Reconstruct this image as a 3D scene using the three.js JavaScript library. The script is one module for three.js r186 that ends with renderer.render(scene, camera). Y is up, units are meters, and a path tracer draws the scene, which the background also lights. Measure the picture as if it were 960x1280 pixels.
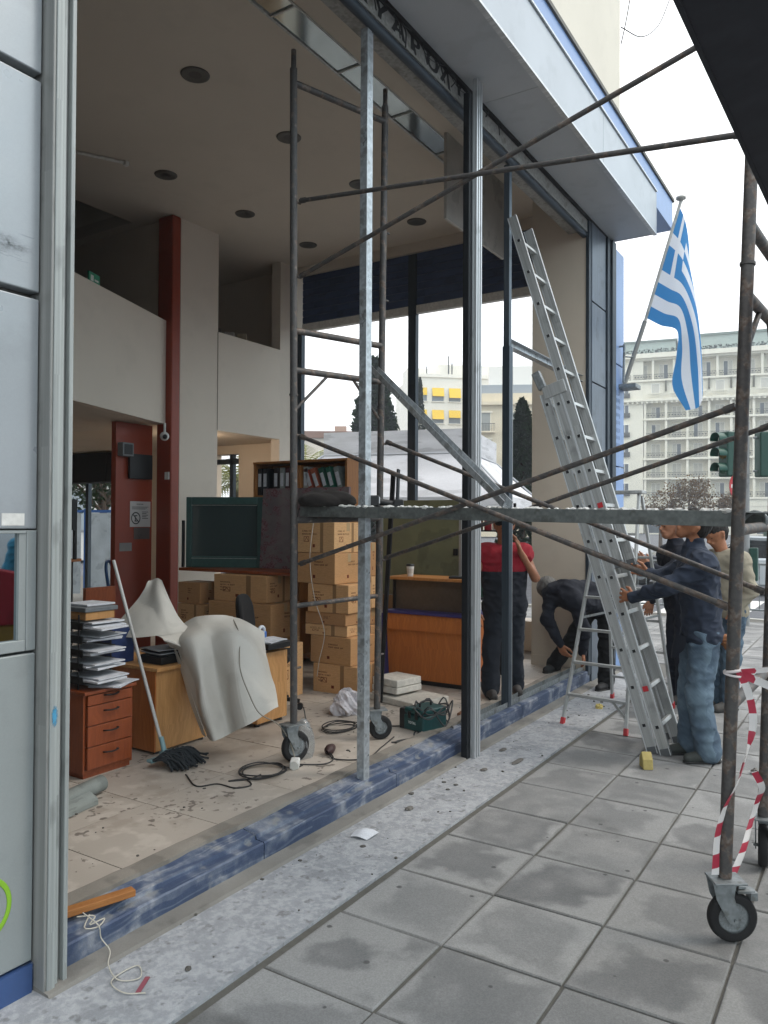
import * as THREE from 'three';
import { mergeGeometries, toCreasedNormals } from 'three/addons/utils/BufferGeometryUtils.js';
import { RoundedBoxGeometry } from 'three/addons/geometries/RoundedBoxGeometry.js';

// ------------------------------------------------------------ camera, sky, sun, exposure
const scene = new THREE.Scene();
const camera = new THREE.PerspectiveCamera(2 * Math.atan(640 / 970) * 180 / Math.PI, 0.75, 0.05, 900);
camera.rotation.order = 'YXZ';
camera.position.set(0, 1.69, 2.56);
camera.rotation.set(Math.atan(13 / 970), -57.6 * Math.PI / 180, 0.3 * Math.PI / 180);
scene.add(camera);
const renderer = new THREE.WebGLRenderer({ antialias: true });
renderer.toneMapping = THREE.LinearToneMapping;
renderer.toneMappingExposure = 1.75;
renderer.shadowMap.enabled = true;

// seeded noise -----------------------------------------------------------------
function rng(seed) { let a = seed >>> 0; return () => { a = (a + 0x6d2b79f5) | 0; let t = Math.imul(a ^ (a >>> 15), 1 | a); t = (t + Math.imul(t ^ (t >>> 7), 61 | t)) ^ t; return ((t ^ (t >>> 14)) >>> 0) / 4294967296; }; }
const hash = (x, y, s) => { let h = Math.imul(x | 0, 374761393) ^ Math.imul(y | 0, 668265263) ^ Math.imul(s | 0, 974634777); h = Math.imul(h ^ (h >>> 13), 1274126177); return ((h ^ (h >>> 16)) >>> 0) / 4294967296; };
function vnoise(x, y, p, s) { // tileable with period p
  const xi = Math.floor(x), yi = Math.floor(y), fx = x - xi, fy = y - yi;
  const m = (v) => ((v % p) + p) % p, u = fx * fx * (3 - 2 * fx), w = fy * fy * (3 - 2 * fy);
  const a = hash(m(xi), m(yi), s), b = hash(m(xi + 1), m(yi), s), c = hash(m(xi), m(yi + 1), s), d = hash(m(xi + 1), m(yi + 1), s);
  return a + (b - a) * u + (c - a) * w + (a - b - c + d) * u * w;
}
function fbm(u, v, p, oct, s) { let t = 0, a = 0.5, n = 0; for (let i = 0; i < oct; i++) { t += a * vnoise(u * p, v * p, p, s + i); n += a; a *= 0.5; p *= 2; } return t / n; }
const clamp = (x, a = 0, b = 1) => Math.min(b, Math.max(a, x));
const sm = (a, b, x) => { const t = clamp((x - a) / (b - a)); return t * t * (3 - 2 * t); };
const mix = (a, b, t) => a + (b - a) * t;
const mix3 = (a, b, t) => [mix(a[0], b[0], t), mix(a[1], b[1], t), mix(a[2], b[2], t)];

{ // overcast sky: bright even cloud with soft structure, a little blue showing between
  const W = 512, H = 256, d = new Float32Array(W * H * 4);
  for (let y = 0; y < H; y++) for (let x = 0; x < W; x++) {
    const el = (y / H - 0.5) * Math.PI, c = fbm(x / W, y / H, 8, 4, 11), c2 = fbm(x / W, y / H, 5, 3, 5);
    const z = 0.88 + 0.34 * sm(-0.1, 1.3, el), k = z * (0.92 + 0.2 * c), bl = sm(0.55, 0.72, c2) * 0.22, o = (y * W + x) * 4;
    const g = el < 0 ? 0.35 : 1;
    d[o] = 1.17 * k * g * (1 - bl * 0.9); d[o + 1] = 1.185 * k * g * (1 - bl * 0.25); d[o + 2] = 1.21 * k * g; d[o + 3] = 1;
  }
  const t = new THREE.DataTexture(d, W, H, THREE.RGBAFormat, THREE.FloatType);
  t.mapping = THREE.EquirectangularReflectionMapping; t.magFilter = THREE.LinearFilter; t.wrapS = THREE.RepeatWrapping; t.needsUpdate = true;
  scene.background = t; scene.environment = t; scene.backgroundIntensity = 1; scene.environmentIntensity = 1;
}
const sun = new THREE.DirectionalLight(0xfff4e6, 0.8);
sun.position.set(16, 26, 20); sun.target.position.set(4, 0, 0);
sun.castShadow = true; sun.shadow.radius = 30; sun.shadow.mapSize.set(2048, 2048);
Object.assign(sun.shadow.camera, { left: -30, right: 30, top: 30, bottom: -30, near: 1, far: 90 });
scene.add(sun, sun.target);
scene.fog = new THREE.FogExp2(0xdfe6ee, 0.0016);

// ------------------------------------------------------------ textures and materials
function tex(size, fn, perMetre = 1, srgb = true) {
  const d = new Uint8Array(size * size * 4);
  for (let y = 0; y < size; y++) for (let x = 0; x < size; x++) {
    const c = fn(x / size, y / size), o = (y * size + x) * 4;
    d[o] = clamp(c[0]) * 255; d[o + 1] = clamp(c[1]) * 255; d[o + 2] = clamp(c[2]) * 255; d[o + 3] = 255;
  }
  const t = new THREE.DataTexture(d, size, size); t.wrapS = t.wrapT = THREE.RepeatWrapping; t.magFilter = THREE.LinearFilter; t.minFilter = THREE.LinearMipmapLinearFilter;
  if (srgb) t.colorSpace = THREE.SRGBColorSpace; t.repeat.set(perMetre, perMetre); t.needsUpdate = true; return t;
}
function tex2(w, h, fn) {
  const d = new Uint8Array(w * h * 4); for (let y = 0; y < h; y++) for (let x = 0; x < w; x++) { const c = fn(x / w, y / h), o = (y * w + x) * 4; d[o] = clamp(c[0]) * 255; d[o + 1] = clamp(c[1]) * 255; d[o + 2] = clamp(c[2]) * 255; d[o + 3] = 255; }
  const t = new THREE.DataTexture(d, w, h); t.wrapS = t.wrapT = THREE.RepeatWrapping; t.magFilter = THREE.LinearFilter; t.minFilter = THREE.LinearMipmapLinearFilter; t.colorSpace = THREE.SRGBColorSpace; t.needsUpdate = true; return t;
}
function canvasTex(w, h, draw) {
  const c = document.createElement('canvas'); c.width = w; c.height = h; draw(c.getContext('2d'), w, h);
  const t = new THREE.CanvasTexture(c); t.colorSpace = THREE.SRGBColorSpace; t.magFilter = THREE.LinearFilter; return t;
}
const rep = (t, sx, sy = sx) => { const c = t.clone(); c.repeat.set(sx, sy); c.needsUpdate = true; return c; };
const g3 = (v) => [v, v, v];
const T = {
  grime: tex(512, (u, v) => g3(0.80 + 0.2 * fbm(u, v, 6, 6, 1) - 0.10 * sm(0.58, 0.72, fbm(u, v, 9, 4, 2)) - 0.06 * hash(u * 512, v * 512, 3)), 0.7),
  soft: tex(512, (u, v) => g3(0.93 + 0.07 * fbm(u, v, 5, 6, 121) - 0.03 * sm(0.55, 0.75, fbm(u, v, 16, 5, 122)) - 0.02 * hash(u * 512, v * 512, 3)), 0.45),
  speck: tex(512, (u, v) => g3(0.84 + 0.16 * fbm(u, v, 32, 4, 7) - 0.05 * hash(u * 512, v * 512, 9)), 1.2),
  bump: tex(512, (u, v) => g3(0.5 * fbm(u, v, 16, 5, 21) + 0.5 * fbm(u, v, 64, 3, 22)), 1, false),
  rough: tex(512, (u, v) => g3(0.55 + 0.45 * fbm(u, v, 10, 5, 31)), 0.9, false),
  scratch: tex(512, (u, v) => { const s = vnoise(u * 200, v * 3, 200, 41) * 0.5 + vnoise(u * 90, v * 2, 90, 42) * 0.5; return g3(0.82 + 0.2 * s - 0.12 * sm(0.6, 0.8, fbm(u, v, 7, 5, 43))); }, 1),
  wood: tex(512, (u, v) => { const w = fbm(u, v, 4, 4, 51), g = vnoise(u * 90 + w * 14, v * 4, 90, 52), f = vnoise(u * 240, v * 10, 240, 53); return mix3([0.80, 0.76, 0.72], [1, 1, 1], clamp(0.25 + 0.5 * g + 0.3 * f - 0.15 * w)); }, 1.1),
  card: tex(512, (u, v) => { const f = fbm(u, v, 24, 4, 61), l = vnoise(u * 128, v * 6, 128, 62); return mix3([0.84, 0.82, 0.79], [1, 1, 1], clamp(f * 0.7 + l * 0.35)); }, 1.5),
  cloth: tex(256, (u, v) => { const a = Math.sin(u * 256 * Math.PI * 0.5) * Math.sin(v * 256 * Math.PI * 0.5); return g3(0.86 + 0.08 * a + 0.14 * (fbm(u, v, 8, 4, 71) - 0.5) ); }, 3),
  denim: tex(512, (u, v) => { const a = vnoise((u + v) * 256, (u - v) * 16, 256, 81), w = fbm(u, v, 5, 6, 82); return mix3([0.60, 0.62, 0.66], [1, 0.99, 0.97], clamp(0.05 + 0.4 * a + 0.75 * sm(0.3, 0.75, w))); }, 1.6),
  rust: tex(512, (u, v) => { const f = fbm(u, v, 12, 5, 91), s = sm(0.5, 0.66, f), q = fbm(u, v, 40, 3, 92); return mix3(mix3([0.30, 0.29, 0.29], [0.37, 0.36, 0.35], q), mix3([0.33, 0.26, 0.22], [0.52, 0.50, 0.48], q), s); }, 2.2),
  plaster: tex(512, (u, v) => { const f = fbm(u, v, 5, 6, 101), s = sm(0.62, 0.75, fbm(u, v, 12, 4, 102)); return g3(0.955 + 0.045 * f - 0.012 * s); }, 0.4),
  galv: tex(512, (u, v) => { const n = 28, f = vnoise(u * n, v * n, n, 111), q = vnoise(u * 60, v * 60, 60, 112), d = sm(0.56, 0.75, fbm(u, v, 8, 5, 113)); return mix3(g3(0.76 + 0.16 * f + 0.08 * q), [0.62, 0.60, 0.57], d * 0.6); }, 2),
};
const M = (color, roughness = 0.8, o = {}) => new THREE.MeshPhysicalMaterial({ color: new THREE.Color(color), roughness, metalness: 0, ...o });
const mats = {
  panel: M(0xa0a5a9, 0.42, { map: T.soft, metalness: 0.25, roughnessMap: T.rough }),
  panelDirty: M(0x969c9c, 0.5, { map: T.soft, metalness: 0.15 }),
  postGrey: M(0xa3a8a6, 0.5, { map: T.scratch, metalness: 0.1 }),
  postWarm: M(0x8f908d, 0.5, { map: T.scratch, metalness: 0.1 }),
  gap: M(0x85857f, 0.95, { map: T.speck }),
  fascia: M(0xabb1b7, 0.38, { map: T.soft, metalness: 0.2 }),
  soffit: M(0xb9bfc4, 0.5, { map: T.soft, metalness: 0.1 }),
  blueBand: M(0x7d9ac8, 0.4, { map: T.soft }),
  cream: M(0xd4cabd, 0.9, { map: T.plaster }),
  creamWarm: M(0xcdc0af, 0.9, { map: T.plaster }),
  ceiling: M(0xc6bdb0, 0.92, { map: T.plaster }),
  upper: M(0xd9d3c5, 0.9, { map: T.plaster }),
  darkSteel: M(0x3c4650, 0.5, { map: T.scratch, metalness: 0.4 }),
  casing: M(0x6b747f, 0.42, { map: T.scratch, metalness: 0.45 }),
  galv: M(0xbcc2c6, 0.4, { map: T.galv, metalness: 0.5, roughnessMap: T.rough }),
  galvDull: M(0x9aa0a2, 0.5, { map: T.galv, metalness: 0.55 }),
  steel: M(0xd2d5d7, 0.32, { map: T.scratch, metalness: 0.5 }),
  blackSteel: M(0x23262a, 0.45, { map: T.scratch, metalness: 0.4 }),
  alu: M(0xbcbebd, 0.42, { map: T.scratch, metalness: 0.55 }),
  tube: M(0xffffff, 0.62, { map: T.rust, metalness: 0.45 }),
  rubber: M(0x1c1c1d, 0.8, { map: T.speck }),
  blackPlastic: M(0x16171a, 0.5, { map: T.speck }),
  shutter: M(0x3d5077, 0.55, { map: T.grime }),
  red: M(0x92391f, 0.45, { map: T.soft }),
  white: M(0xe4e4e0, 0.7, { map: T.speck }),
  paper: M(0xdde0e6, 0.85, { map: T.speck }),
  wood: M(0xb26c36, 0.45, { map: T.wood }),
  woodRed: M(0x924b28, 0.4, { map: T.wood }),
  woodLight: M(0xcb9a63, 0.5, { map: T.wood }),
  card: M(0xb98b58, 0.9, { map: T.card }),
  cardDark: M(0x9c6f42, 0.9, { map: T.card }),
};

// ------------------------------------------------------------ geometry helpers
const V = (x, y, z) => new THREE.Vector3(x, y, z);
const A = (a) => (a.isVector3 ? a : new THREE.Vector3(...a));
function metric(g, off = 0) { // uv in metres from the local shape, by the way each vertex faces
  const p = g.attributes.position, n = g.attributes.normal, uv = new Float32Array(p.count * 2);
  for (let i = 0; i < p.count; i++) {
    const ax = Math.abs(n.getX(i)), ay = Math.abs(n.getY(i)), az = Math.abs(n.getZ(i));
    let u, v; if (ay >= ax && ay >= az) { u = p.getX(i); v = p.getZ(i); } else if (ax >= az) { u = p.getZ(i); v = p.getY(i); } else { u = p.getX(i); v = p.getY(i); }
    uv[i * 2] = u + off; uv[i * 2 + 1] = v + off * 0.7;
  }
  g.setAttribute('uv', new THREE.BufferAttribute(uv, 2)); return g;
}
let offc = 0; const nextOff = () => (offc = (offc + 0.3719) % 7);
function box(w, h, d, x = 0, y = 0, z = 0, r = 0) { // centred at x, y, z; r: rounded edge
  const g = metric(r ? new RoundedBoxGeometry(w, h, d, 2, r) : new THREE.BoxGeometry(w, h, d), nextOff());
  return g.translate(x, y, z);
}
const span = (x0, x1, y0, y1, z0, z1, r = 0) => box(x1 - x0, y1 - y0, z1 - z0, (x0 + x1) / 2, (y0 + y1) / 2, (z0 + z1) / 2, r);
function place(g, p, q, up = V(0, 1, 0)) { // local y axis from p to q, local x nearest to «up»
  p = A(p); q = A(q); up = A(up);
  const y = q.clone().sub(p).normalize(); let x = up.clone().addScaledVector(y, -up.dot(y)); if (x.length() < 1e-4) x = V(1, 0, 0).addScaledVector(y, -y.x); x.normalize();
  const z = x.clone().cross(y); return g.applyMatrix4(new THREE.Matrix4().makeBasis(x, y, z).setPosition(p.clone().add(q).multiplyScalar(0.5)));
}
const len = (p, q) => A(p).distanceTo(A(q));
const bar = (p, q, w, d, up, r = 0) => place(metric(r ? new RoundedBoxGeometry(w, len(p, q), d, 2, r) : new THREE.BoxGeometry(w, len(p, q), d), nextOff()), p, q, up);
function rodUV(g, r, l) { const uv = g.attributes.uv, o = nextOff(); for (let i = 0; i < uv.count; i++) uv.setXY(i, uv.getX(i) * 6.28 * r + o, uv.getY(i) * l + o); return g; }
const rod = (p, q, r, seg = 14, r2 = r) => place(rodUV(new THREE.CylinderGeometry(r2, r, len(p, q), seg), r, len(p, q)), p, q);
function wireGeo(pts, r, seg = 40, rs = 6, closed = false) { const c = new THREE.CatmullRomCurve3(pts.map(A), closed); return new THREE.TubeGeometry(c, seg, r, rs, closed); }
function plain(g) { const h = g.index ? g.toNonIndexed() : g; for (const k of Object.keys(h.attributes)) if (!['position', 'normal', 'uv'].includes(k)) h.deleteAttribute(k); h.morphAttributes = {}; return h; }
const merge = (...gs) => mergeGeometries(gs.flat().map(plain));
function extr(pts, depth, bevel = 0) { // outline in local xy, thickness along z, centred
  const s = new THREE.Shape(pts.map((p) => new THREE.Vector2(p[0], p[1])));
  const g = new THREE.ExtrudeGeometry(s, { depth, bevelEnabled: bevel > 0, bevelSize: bevel, bevelThickness: bevel, bevelSegments: 1, steps: 1, curveSegments: 4 }); g.translate(0, 0, -depth / 2); return metric(g);
}
const lathe = (pts, seg = 24) => new THREE.LatheGeometry(pts.map((p) => new THREE.Vector2(p[0], p[1])), seg);
function patch(rows, nu, nv, thick = 0) { // a smooth sheet through a grid of points
  const curves = rows.map((r) => new THREE.CatmullRomCurve3(r.map(A), false, 'centripetal')), P = [];
  const cols = []; for (let i = 0; i <= nu; i++) cols.push(new THREE.CatmullRomCurve3(curves.map((c) => c.getPoint(i / nu)), false, 'centripetal'));
  const pos = [], uv = [], idx = [];
  for (let j = 0; j <= nv; j++) for (let i = 0; i <= nu; i++) { const p = cols[i].getPoint(j / nv); pos.push(p.x, p.y, p.z); uv.push(i / nu, j / nv); }
  for (let j = 0; j < nv; j++) for (let i = 0; i < nu; i++) { const a = j * (nu + 1) + i, b = a + 1, c = a + nu + 1, d = c + 1; idx.push(a, c, b, b, c, d); }
  const g = new THREE.BufferGeometry(); g.setAttribute('position', new THREE.Float32BufferAttribute(pos, 3)); g.setAttribute('uv', new THREE.Float32BufferAttribute(uv, 2)); g.setIndex(idx); g.computeVertexNormals();
  if (thick) { const n = g.attributes.normal, p2 = g.clone(), q = p2.attributes.position; for (let i = 0; i < q.count; i++) q.setXYZ(i, q.getX(i) - n.getX(i) * thick, q.getY(i) - n.getY(i) * thick, q.getZ(i) - n.getZ(i) * thick); const ix = p2.index.array; for (let i = 0; i < ix.length; i += 3) { const t = ix[i]; ix[i] = ix[i + 1]; ix[i + 1] = t; } p2.computeVertexNormals(); return merge(g, p2); }
  return g;
}
// ------------------------------------------------------------ object helpers
const taken = new Map();
function numbered(n) { const k = taken.get(n) || 0; taken.set(n, k + 1); return k ? n + '_' + String(k).padStart(3, '0') : n; }
function mesh(name, g, m) { const o = new THREE.Mesh(g, m); o.name = name; o.castShadow = o.receiveShadow = true; return o; }
function tag(o, label, category, group) { o.userData.label = label; o.userData.category = category; if (group) o.userData.group = group; return o; }
function thing(name, label, category, pos = [0, 0, 0], turn = 0, group) { const o = new THREE.Group(); o.name = numbered(name); o.position.set(...pos); o.rotation.y = turn; tag(o, label, category, group); scene.add(o); return o; }
function part(parent, name, g, m, label) { const o = mesh(name, g, m); parent.add(o); if (label) o.userData.label = label; return o; }
function single(name, g, m, label, category, group) { const o = mesh(numbered(name), g, m); tag(o, label, category, group); scene.add(o); return o; }
function struct(name, g, m) { const o = mesh(numbered(name), g, m); o.userData.kind = 'structure'; scene.add(o); return o; }
function copyOf(o, label, group) { const c = o.clone(); c.name = numbered(o.name.replace(/_\d{3}$/, '')); c.userData = { ...o.userData }; if (label) c.userData.label = label; if (group) c.userData.group = group; scene.add(c); return c; }

// ============================================================ ground, pavement, road
const FLOOR = 0.15;
mats.asphalt = M(0x63656a, 0.92, { map: T.grime, bumpMap: rep(T.bump, 2), bumpScale: 0.004 });
mats.joint = M(0x66645e, 0.95, { map: T.speck });
struct('ground', span(-300, 500, -0.5, -0.13, -350, 350), mats.asphalt);
struct('pavement', span(-12, 15.2, -0.129, -0.0085, -30, 6.2), mats.joint);
// slabs: weathered concrete, darker worn middles and pale dusty rims, all drawn from one sheet of sixteen
const SX = 8.2, SZ = 4.1, fb2 = (x, z, f, o, sd) => fbm(x / SX, z / SX, Math.round(f * SX), o, sd); // uv: x over 8.2 m, z over 4.1 m from 0.585
const slabTex = tex2(2048, 1024, (u, v) => {
  const x = u * SX, z = v * SZ, i = Math.floor(x / 0.5 + 0.06), j = Math.floor(z / 0.5), a = (x / 0.5 + 0.06) - i, b = z / 0.5 - j, R = (k) => hash(i, j, k);
  const e = Math.min(a, 1 - a, b, 1 - b), n = fb2(x, z, 2.2, 5, 201), n2 = fb2(x, z, 6, 4, 203), f = hash(u * 2048, v * 1024, 202);
  const skew = (R(4) - 0.5) * (a - 0.5) + (R(5) - 0.5) * (b - 0.5), wear = sm(0.02, 0.24, e + 0.75 * (n - 0.5) + 0.6 * (n2 - 0.5) + 0.3 * skew);
  let c = mix3([0.575, 0.575, 0.57], [0.51, 0.51, 0.505], R(1));
  c = mix3(c, mix3([0.335, 0.34, 0.343], [0.435, 0.435, 0.435], n2), wear * clamp(0.3 + 0.55 * R(3)));
  c = mix3(c, [0.64, 0.635, 0.625], sm(0.52, 0.78, n * 0.5 + n2 * 0.5) * 0.35);
  c = mix3(c, [0.27, 0.27, 0.265], sm(0.66, 0.76, fb2(x, z, 1.6, 5, 208)) * 0.5);
  for (let k = 0; k < 3; k++) { const gx = R(20 + k) * 0.9 + 0.05, gy = R(30 + k) * 0.9 + 0.05, r = 0.006 + 0.018 * R(40 + k), dd = Math.hypot(a - gx, b - gy) / r + 0.6 * (n2 - 0.5); if (dd < 1.2 && R(50 + k) < 0.4) c = mix3(c, [0.26, 0.26, 0.26], sm(1.2, 0.8, dd) * 0.75); }
  c = mix3(c, [0.36, 0.355, 0.345], sm(0.035, 0.0, e + 0.05 * (n2 - 0.5)) * 0.6);
  return c.map((q) => q * (0.92 + 0.14 * f));
});
mats.slab = M(0xffffff, 0.88, { map: slabTex, bumpMap: rep(T.bump, 12, 6), bumpScale: 0.0012 });
const slabGeos = [];
for (let k = 0; k < 16; k++) {
  const s = 0.2445 + 0.0025 * hash(k, 1, 2), c = 0.004 + 0.004 * hash(k, 2, 2), t = 0, d = -0.03, jit = (q) => (hash(k, q, 3) - 0.5) * 0.005, pos = [], idx = [], uv = [];
  const ring = (q, y) => [[-q, y, -q], [q, y, -q], [q, y, q], [-q, y, q]];
  const pts = [...ring(s - c, t), ...ring(s, t - c), ...ring(s, d)];
  for (const p of pts) { p[0] += jit(p[0] > 0 ? 4 : 5) + jit(p[2] > 0 ? 6 : 7) * 0.6; p[2] += jit(p[0] > 0 ? 8 : 9) * 0.6; pos.push(...p); uv.push(p[0], p[2]); }
  idx.push(0, 2, 1, 0, 3, 2);
  for (let r = 0; r < 2; r++) for (let q = 0; q < 4; q++) { const a = r * 4 + q, b = r * 4 + (q + 1) % 4, e = a + 4, f = b + 4; idx.push(a, b, e, b, f, e); }
  let g = new THREE.BufferGeometry(); g.setAttribute('position', new THREE.Float32BufferAttribute(pos, 3)); g.setAttribute('uv', new THREE.Float32BufferAttribute(uv, 2)); g.setIndex(idx);
  g = g.toNonIndexed(); g.computeVertexNormals(); slabGeos.push(g);
}
{
  const pav = scene.getObjectByName('pavement'), R = rng(77), rest = []; let n = 0;
  const at2 = (g, x, z) => { const p = g.attributes.position, uv = g.attributes.uv; for (let i = 0; i < p.count; i++) uv.setXY(i, (p.getX(i) + x - 1.8) / SX, (p.getZ(i) + z - 0.585) / SZ); return g; };
  for (let iz = -20; iz < 11; iz++) for (let ix = -10; ix < 26; ix++) {
    if (iz < 0 && ix < 16) continue;
    const x = 2.02 + ix * 0.5, z = 0.835 + iz * 0.5, g = at2(slabGeos[Math.floor(R() * 16)].clone().rotateY(Math.floor(R() * 4) * Math.PI / 2), x, z), y = (R() - 0.5) * 0.005, tx = (R() - 0.5) * 0.007, tz = (R() - 0.5) * 0.007;
    const dx = x * 0.844 - (z - 2.56) * 0.536, lat = x * 0.536 + (z - 2.56) * 0.844;
    if (iz >= 0 && dx > 1.5 && Math.abs(lat / dx) < 0.56 && n < 240) { const o = part(pav, 'paving_slab', g, mats.slab); o.position.set(x, y, z); o.rotation.set(tx, 0, tz); n++; } else rest.push(g.translate(x, y, z));
  }
  const m = part(pav, 'paving_slabs_beyond', merge(rest), mats.slab); m.userData.kind = 'stuff';
}
// narrower row of slabs and the screeded concrete strip along the shop
const stripTex = tex(1024, (u, v) => {
  const n = fbm(u, v, 10, 6, 301), w = fbm(u, v, 30, 5, 302), f = hash(u * 1024, v * 1024, 303);
  let c = mix3([0.53, 0.54, 0.555], [0.64, 0.65, 0.665], n); c = mix3(c, [0.74, 0.745, 0.755], sm(0.4, 0.75, fbm(u, v, 70, 4, 306) * 0.6 + w * 0.5) * 0.55); c = mix3(c, [0.42, 0.42, 0.42], sm(0.62, 0.82, fbm(u, v, 40, 5, 305)) * 0.6);
  return c.map((q) => q * (0.9 + 0.14 * f));
}, 0.8);
mats.strip = M(0xffffff, 0.93, { map: stripTex, bumpMap: rep(T.bump, 2), bumpScale: 0.003 });
const stripO = struct('concrete_strip', merge(span(-4, 8.9, -0.011, 0.006, 0.1, 0.552), span(-4, 1.7, -0.011, 0.0055, -0.1, 0.1)), mats.strip);
part(stripO, 'mortar_fillet', (() => { const g = extr([[0, 0], [0.1, 0], [0.085, 0.014], [0, 0.022]], 7.2); g.rotateY(Math.PI / 2); g.scale(1, 1, -1); g.translate(5.3, 0, 0.0); return toCreasedNormals(plain(g), 0.4); })(), M(0x8f8c86, 0.95, { map: T.grime }));
mats.kerb = M(0xb9b7b0, 0.9, { map: T.grime });
const kerb = struct('kerb', span(15.2, 15.35, -0.129, -0.03, -30, 6.2), mats.kerb);
for (let i = 0; i < 12; i++) part(kerb, 'kerb_stone', span(15.201, 15.35, -0.03, 0.002, -5.4 + i * 0.9, -4.51 + i * 0.9), mats.kerb);
mats.paint = M(0xe8e8e4, 0.8, { map: T.grime });
const roadPaint = struct('road_markings', merge([0, 1, 2, 3, 4, 5].map((i) => span(16.2, 20.2, -0.126, -0.122, -3.5 + i * 1.1, -2.95 + i * 1.1))), mats.paint);

// ============================================================ the shop building
const shop = thing('shop_building', 'shop on a street corner with its glazing taken out and a pale aluminium canopy', 'building');
const sp = (name, g, m, label) => part(shop, name, g, m, label);
// --- floor slab, ceiling, upper storeys, outer walls (with thickness)
mats.floorJoint = M(0x6f685f, 0.95);
const floorO = sp('floor', span(-2, 9.0, 0.0, FLOOR - 0.004, -11.5, -0.16), mats.floorJoint);
const floorTex = tex(1024, (u, v) => {
  const n = fbm(u, v, 6, 6, 401), d = sm(0.54, 0.72, fbm(u, v, 14, 6, 402)), s = sm(0.68, 0.74, fbm(u, v, 48, 3, 403)), w = sm(0.55, 0.75, fbm(u, v, 20, 5, 404));
  let c = mix3([0.715, 0.69, 0.66], [0.79, 0.765, 0.735], n); c = mix3(c, [0.86, 0.84, 0.81], w * 0.5); c = mix3(c, [0.60, 0.56, 0.52], d * 0.35); c = mix3(c, [0.34, 0.31, 0.29], s * sm(0.5, 0.62, n) * 0.6); return c;
}, 0.55);
mats.floorTile = M(0xe6e2dd, 0.55, { map: floorTex });
{
  const R = rng(5), s = 0.6;
  for (let ix = 0; ix < 11; ix++) for (let iz = 0; iz < 8; iz++) {
    const x0 = 1.7 + ix * s, z1 = -0.205 - iz * s, o = part(floorO, 'floor_tile', metric(new THREE.BoxGeometry(s - 0.005, 0.014, s - 0.005), ix * 1.37 + iz * 0.61), mats.floorTile);
    o.position.set(x0 + s / 2, FLOOR - 0.007 + R() * 0.0016, z1 - s / 2);
  }
  part(floorO, 'floor_screed', span(-2, 9.0, FLOOR - 0.004, FLOOR - 0.001, -11.5, -5.02), mats.floorTile);
}
sp('ceiling', merge(span(-2, 9.0, 5.45, 5.6, -5.35, -0.02), span(6.5, 9.0, 5.45, 5.6, -11.5, -5.35), span(-2, 2.2, 5.45, 5.6, -11.5, -5.35)), mats.ceiling);
sp('upper_storeys', merge(span(-9, 9.22, 5.6, 17, -5.36, 0.0), span(-9, 2.2, 5.6, 17, -11.9, -5.36), span(6.5, 9.22, 5.6, 17, -11.9, -5.36), span(2.2, 6.5, 9.5, 17, -11.9, -5.36), span(2.2, 6.5, 5.45, 9.5, -11.9, -11.5)), mats.upper);
sp('end_wall', span(-2.2, -2, 0, 5.6, -11.7, 0.0), mats.cream);
sp('back_wall', span(-2, 9.0, 0, 5.45, -11.7, -11.5), mats.cream);
// --- left wall of metal panels beside the opening, set in front of a dark backing
sp('wall_backing', span(-2.2, 1.70, 0.0, 5.45, -0.2, -0.06), mats.gap);
for (const [y0, y1] of [[0.115, 1.215], [1.66, 2.49], [2.515, 3.285], [3.315, 4.1], [4.13, 4.9]])
  for (const [x0, x1] of [[0.25, 1.695], [-1.2, 0.238]]) sp('wall_panel', span(x0, x1, y0, y1, -0.055, 0.0, 0.006), y1 < 1.3 ? mats.panelDirty : mats.panel);
sp('base_board', span(-2, 1.69, 0.0, 0.105, -0.055, 0.008), M(0x3c5686, 0.5, { map: T.soft }), 'dark blue base board under the grey panels');
const pane = sp('side_window', merge(span(0.25, 1.655, 1.225, 1.265, -0.055, 0.0, 0.003), span(0.25, 1.655, 1.645, 1.655, -0.055, 0.0), span(1.657, 1.695, 1.225, 1.655, -0.055, 0.0, 0.003), span(1.63, 1.656, 1.2655, 1.6445, -0.04, -0.004)), mats.panelDirty);
part(pane, 'pane', span(0.25, 1.63, 1.266, 1.644, -0.03, -0.018), M(0xaab4b8, 0.02, { metalness: 1 }), 'mirror glass pane');
part(pane, 'paper_label', span(1.56, 1.645, 1.672, 1.715, 0.0005, 0.002), mats.white);
{ // spray marks lie on the panel as thin print
  const g1 = new THREE.TorusGeometry(0.1, 0.009, 8, 40).scale(1, 1.05, 0.12).translate(1.505, 0.36, 0.001);
  sp('spray_mark', g1, M(0x7fae2a, 0.8), 'lime green spray paint loop');
  const g2 = wireGeo([[1.36, 1.09, 0.002], [1.43, 1.1, 0.002], [1.47, 1.09, 0.002]], 0.006, 20, 5); g2.scale(1, 1, 0.3); sp('spray_mark', g2, M(0x23262a, 0.7));
}
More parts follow.
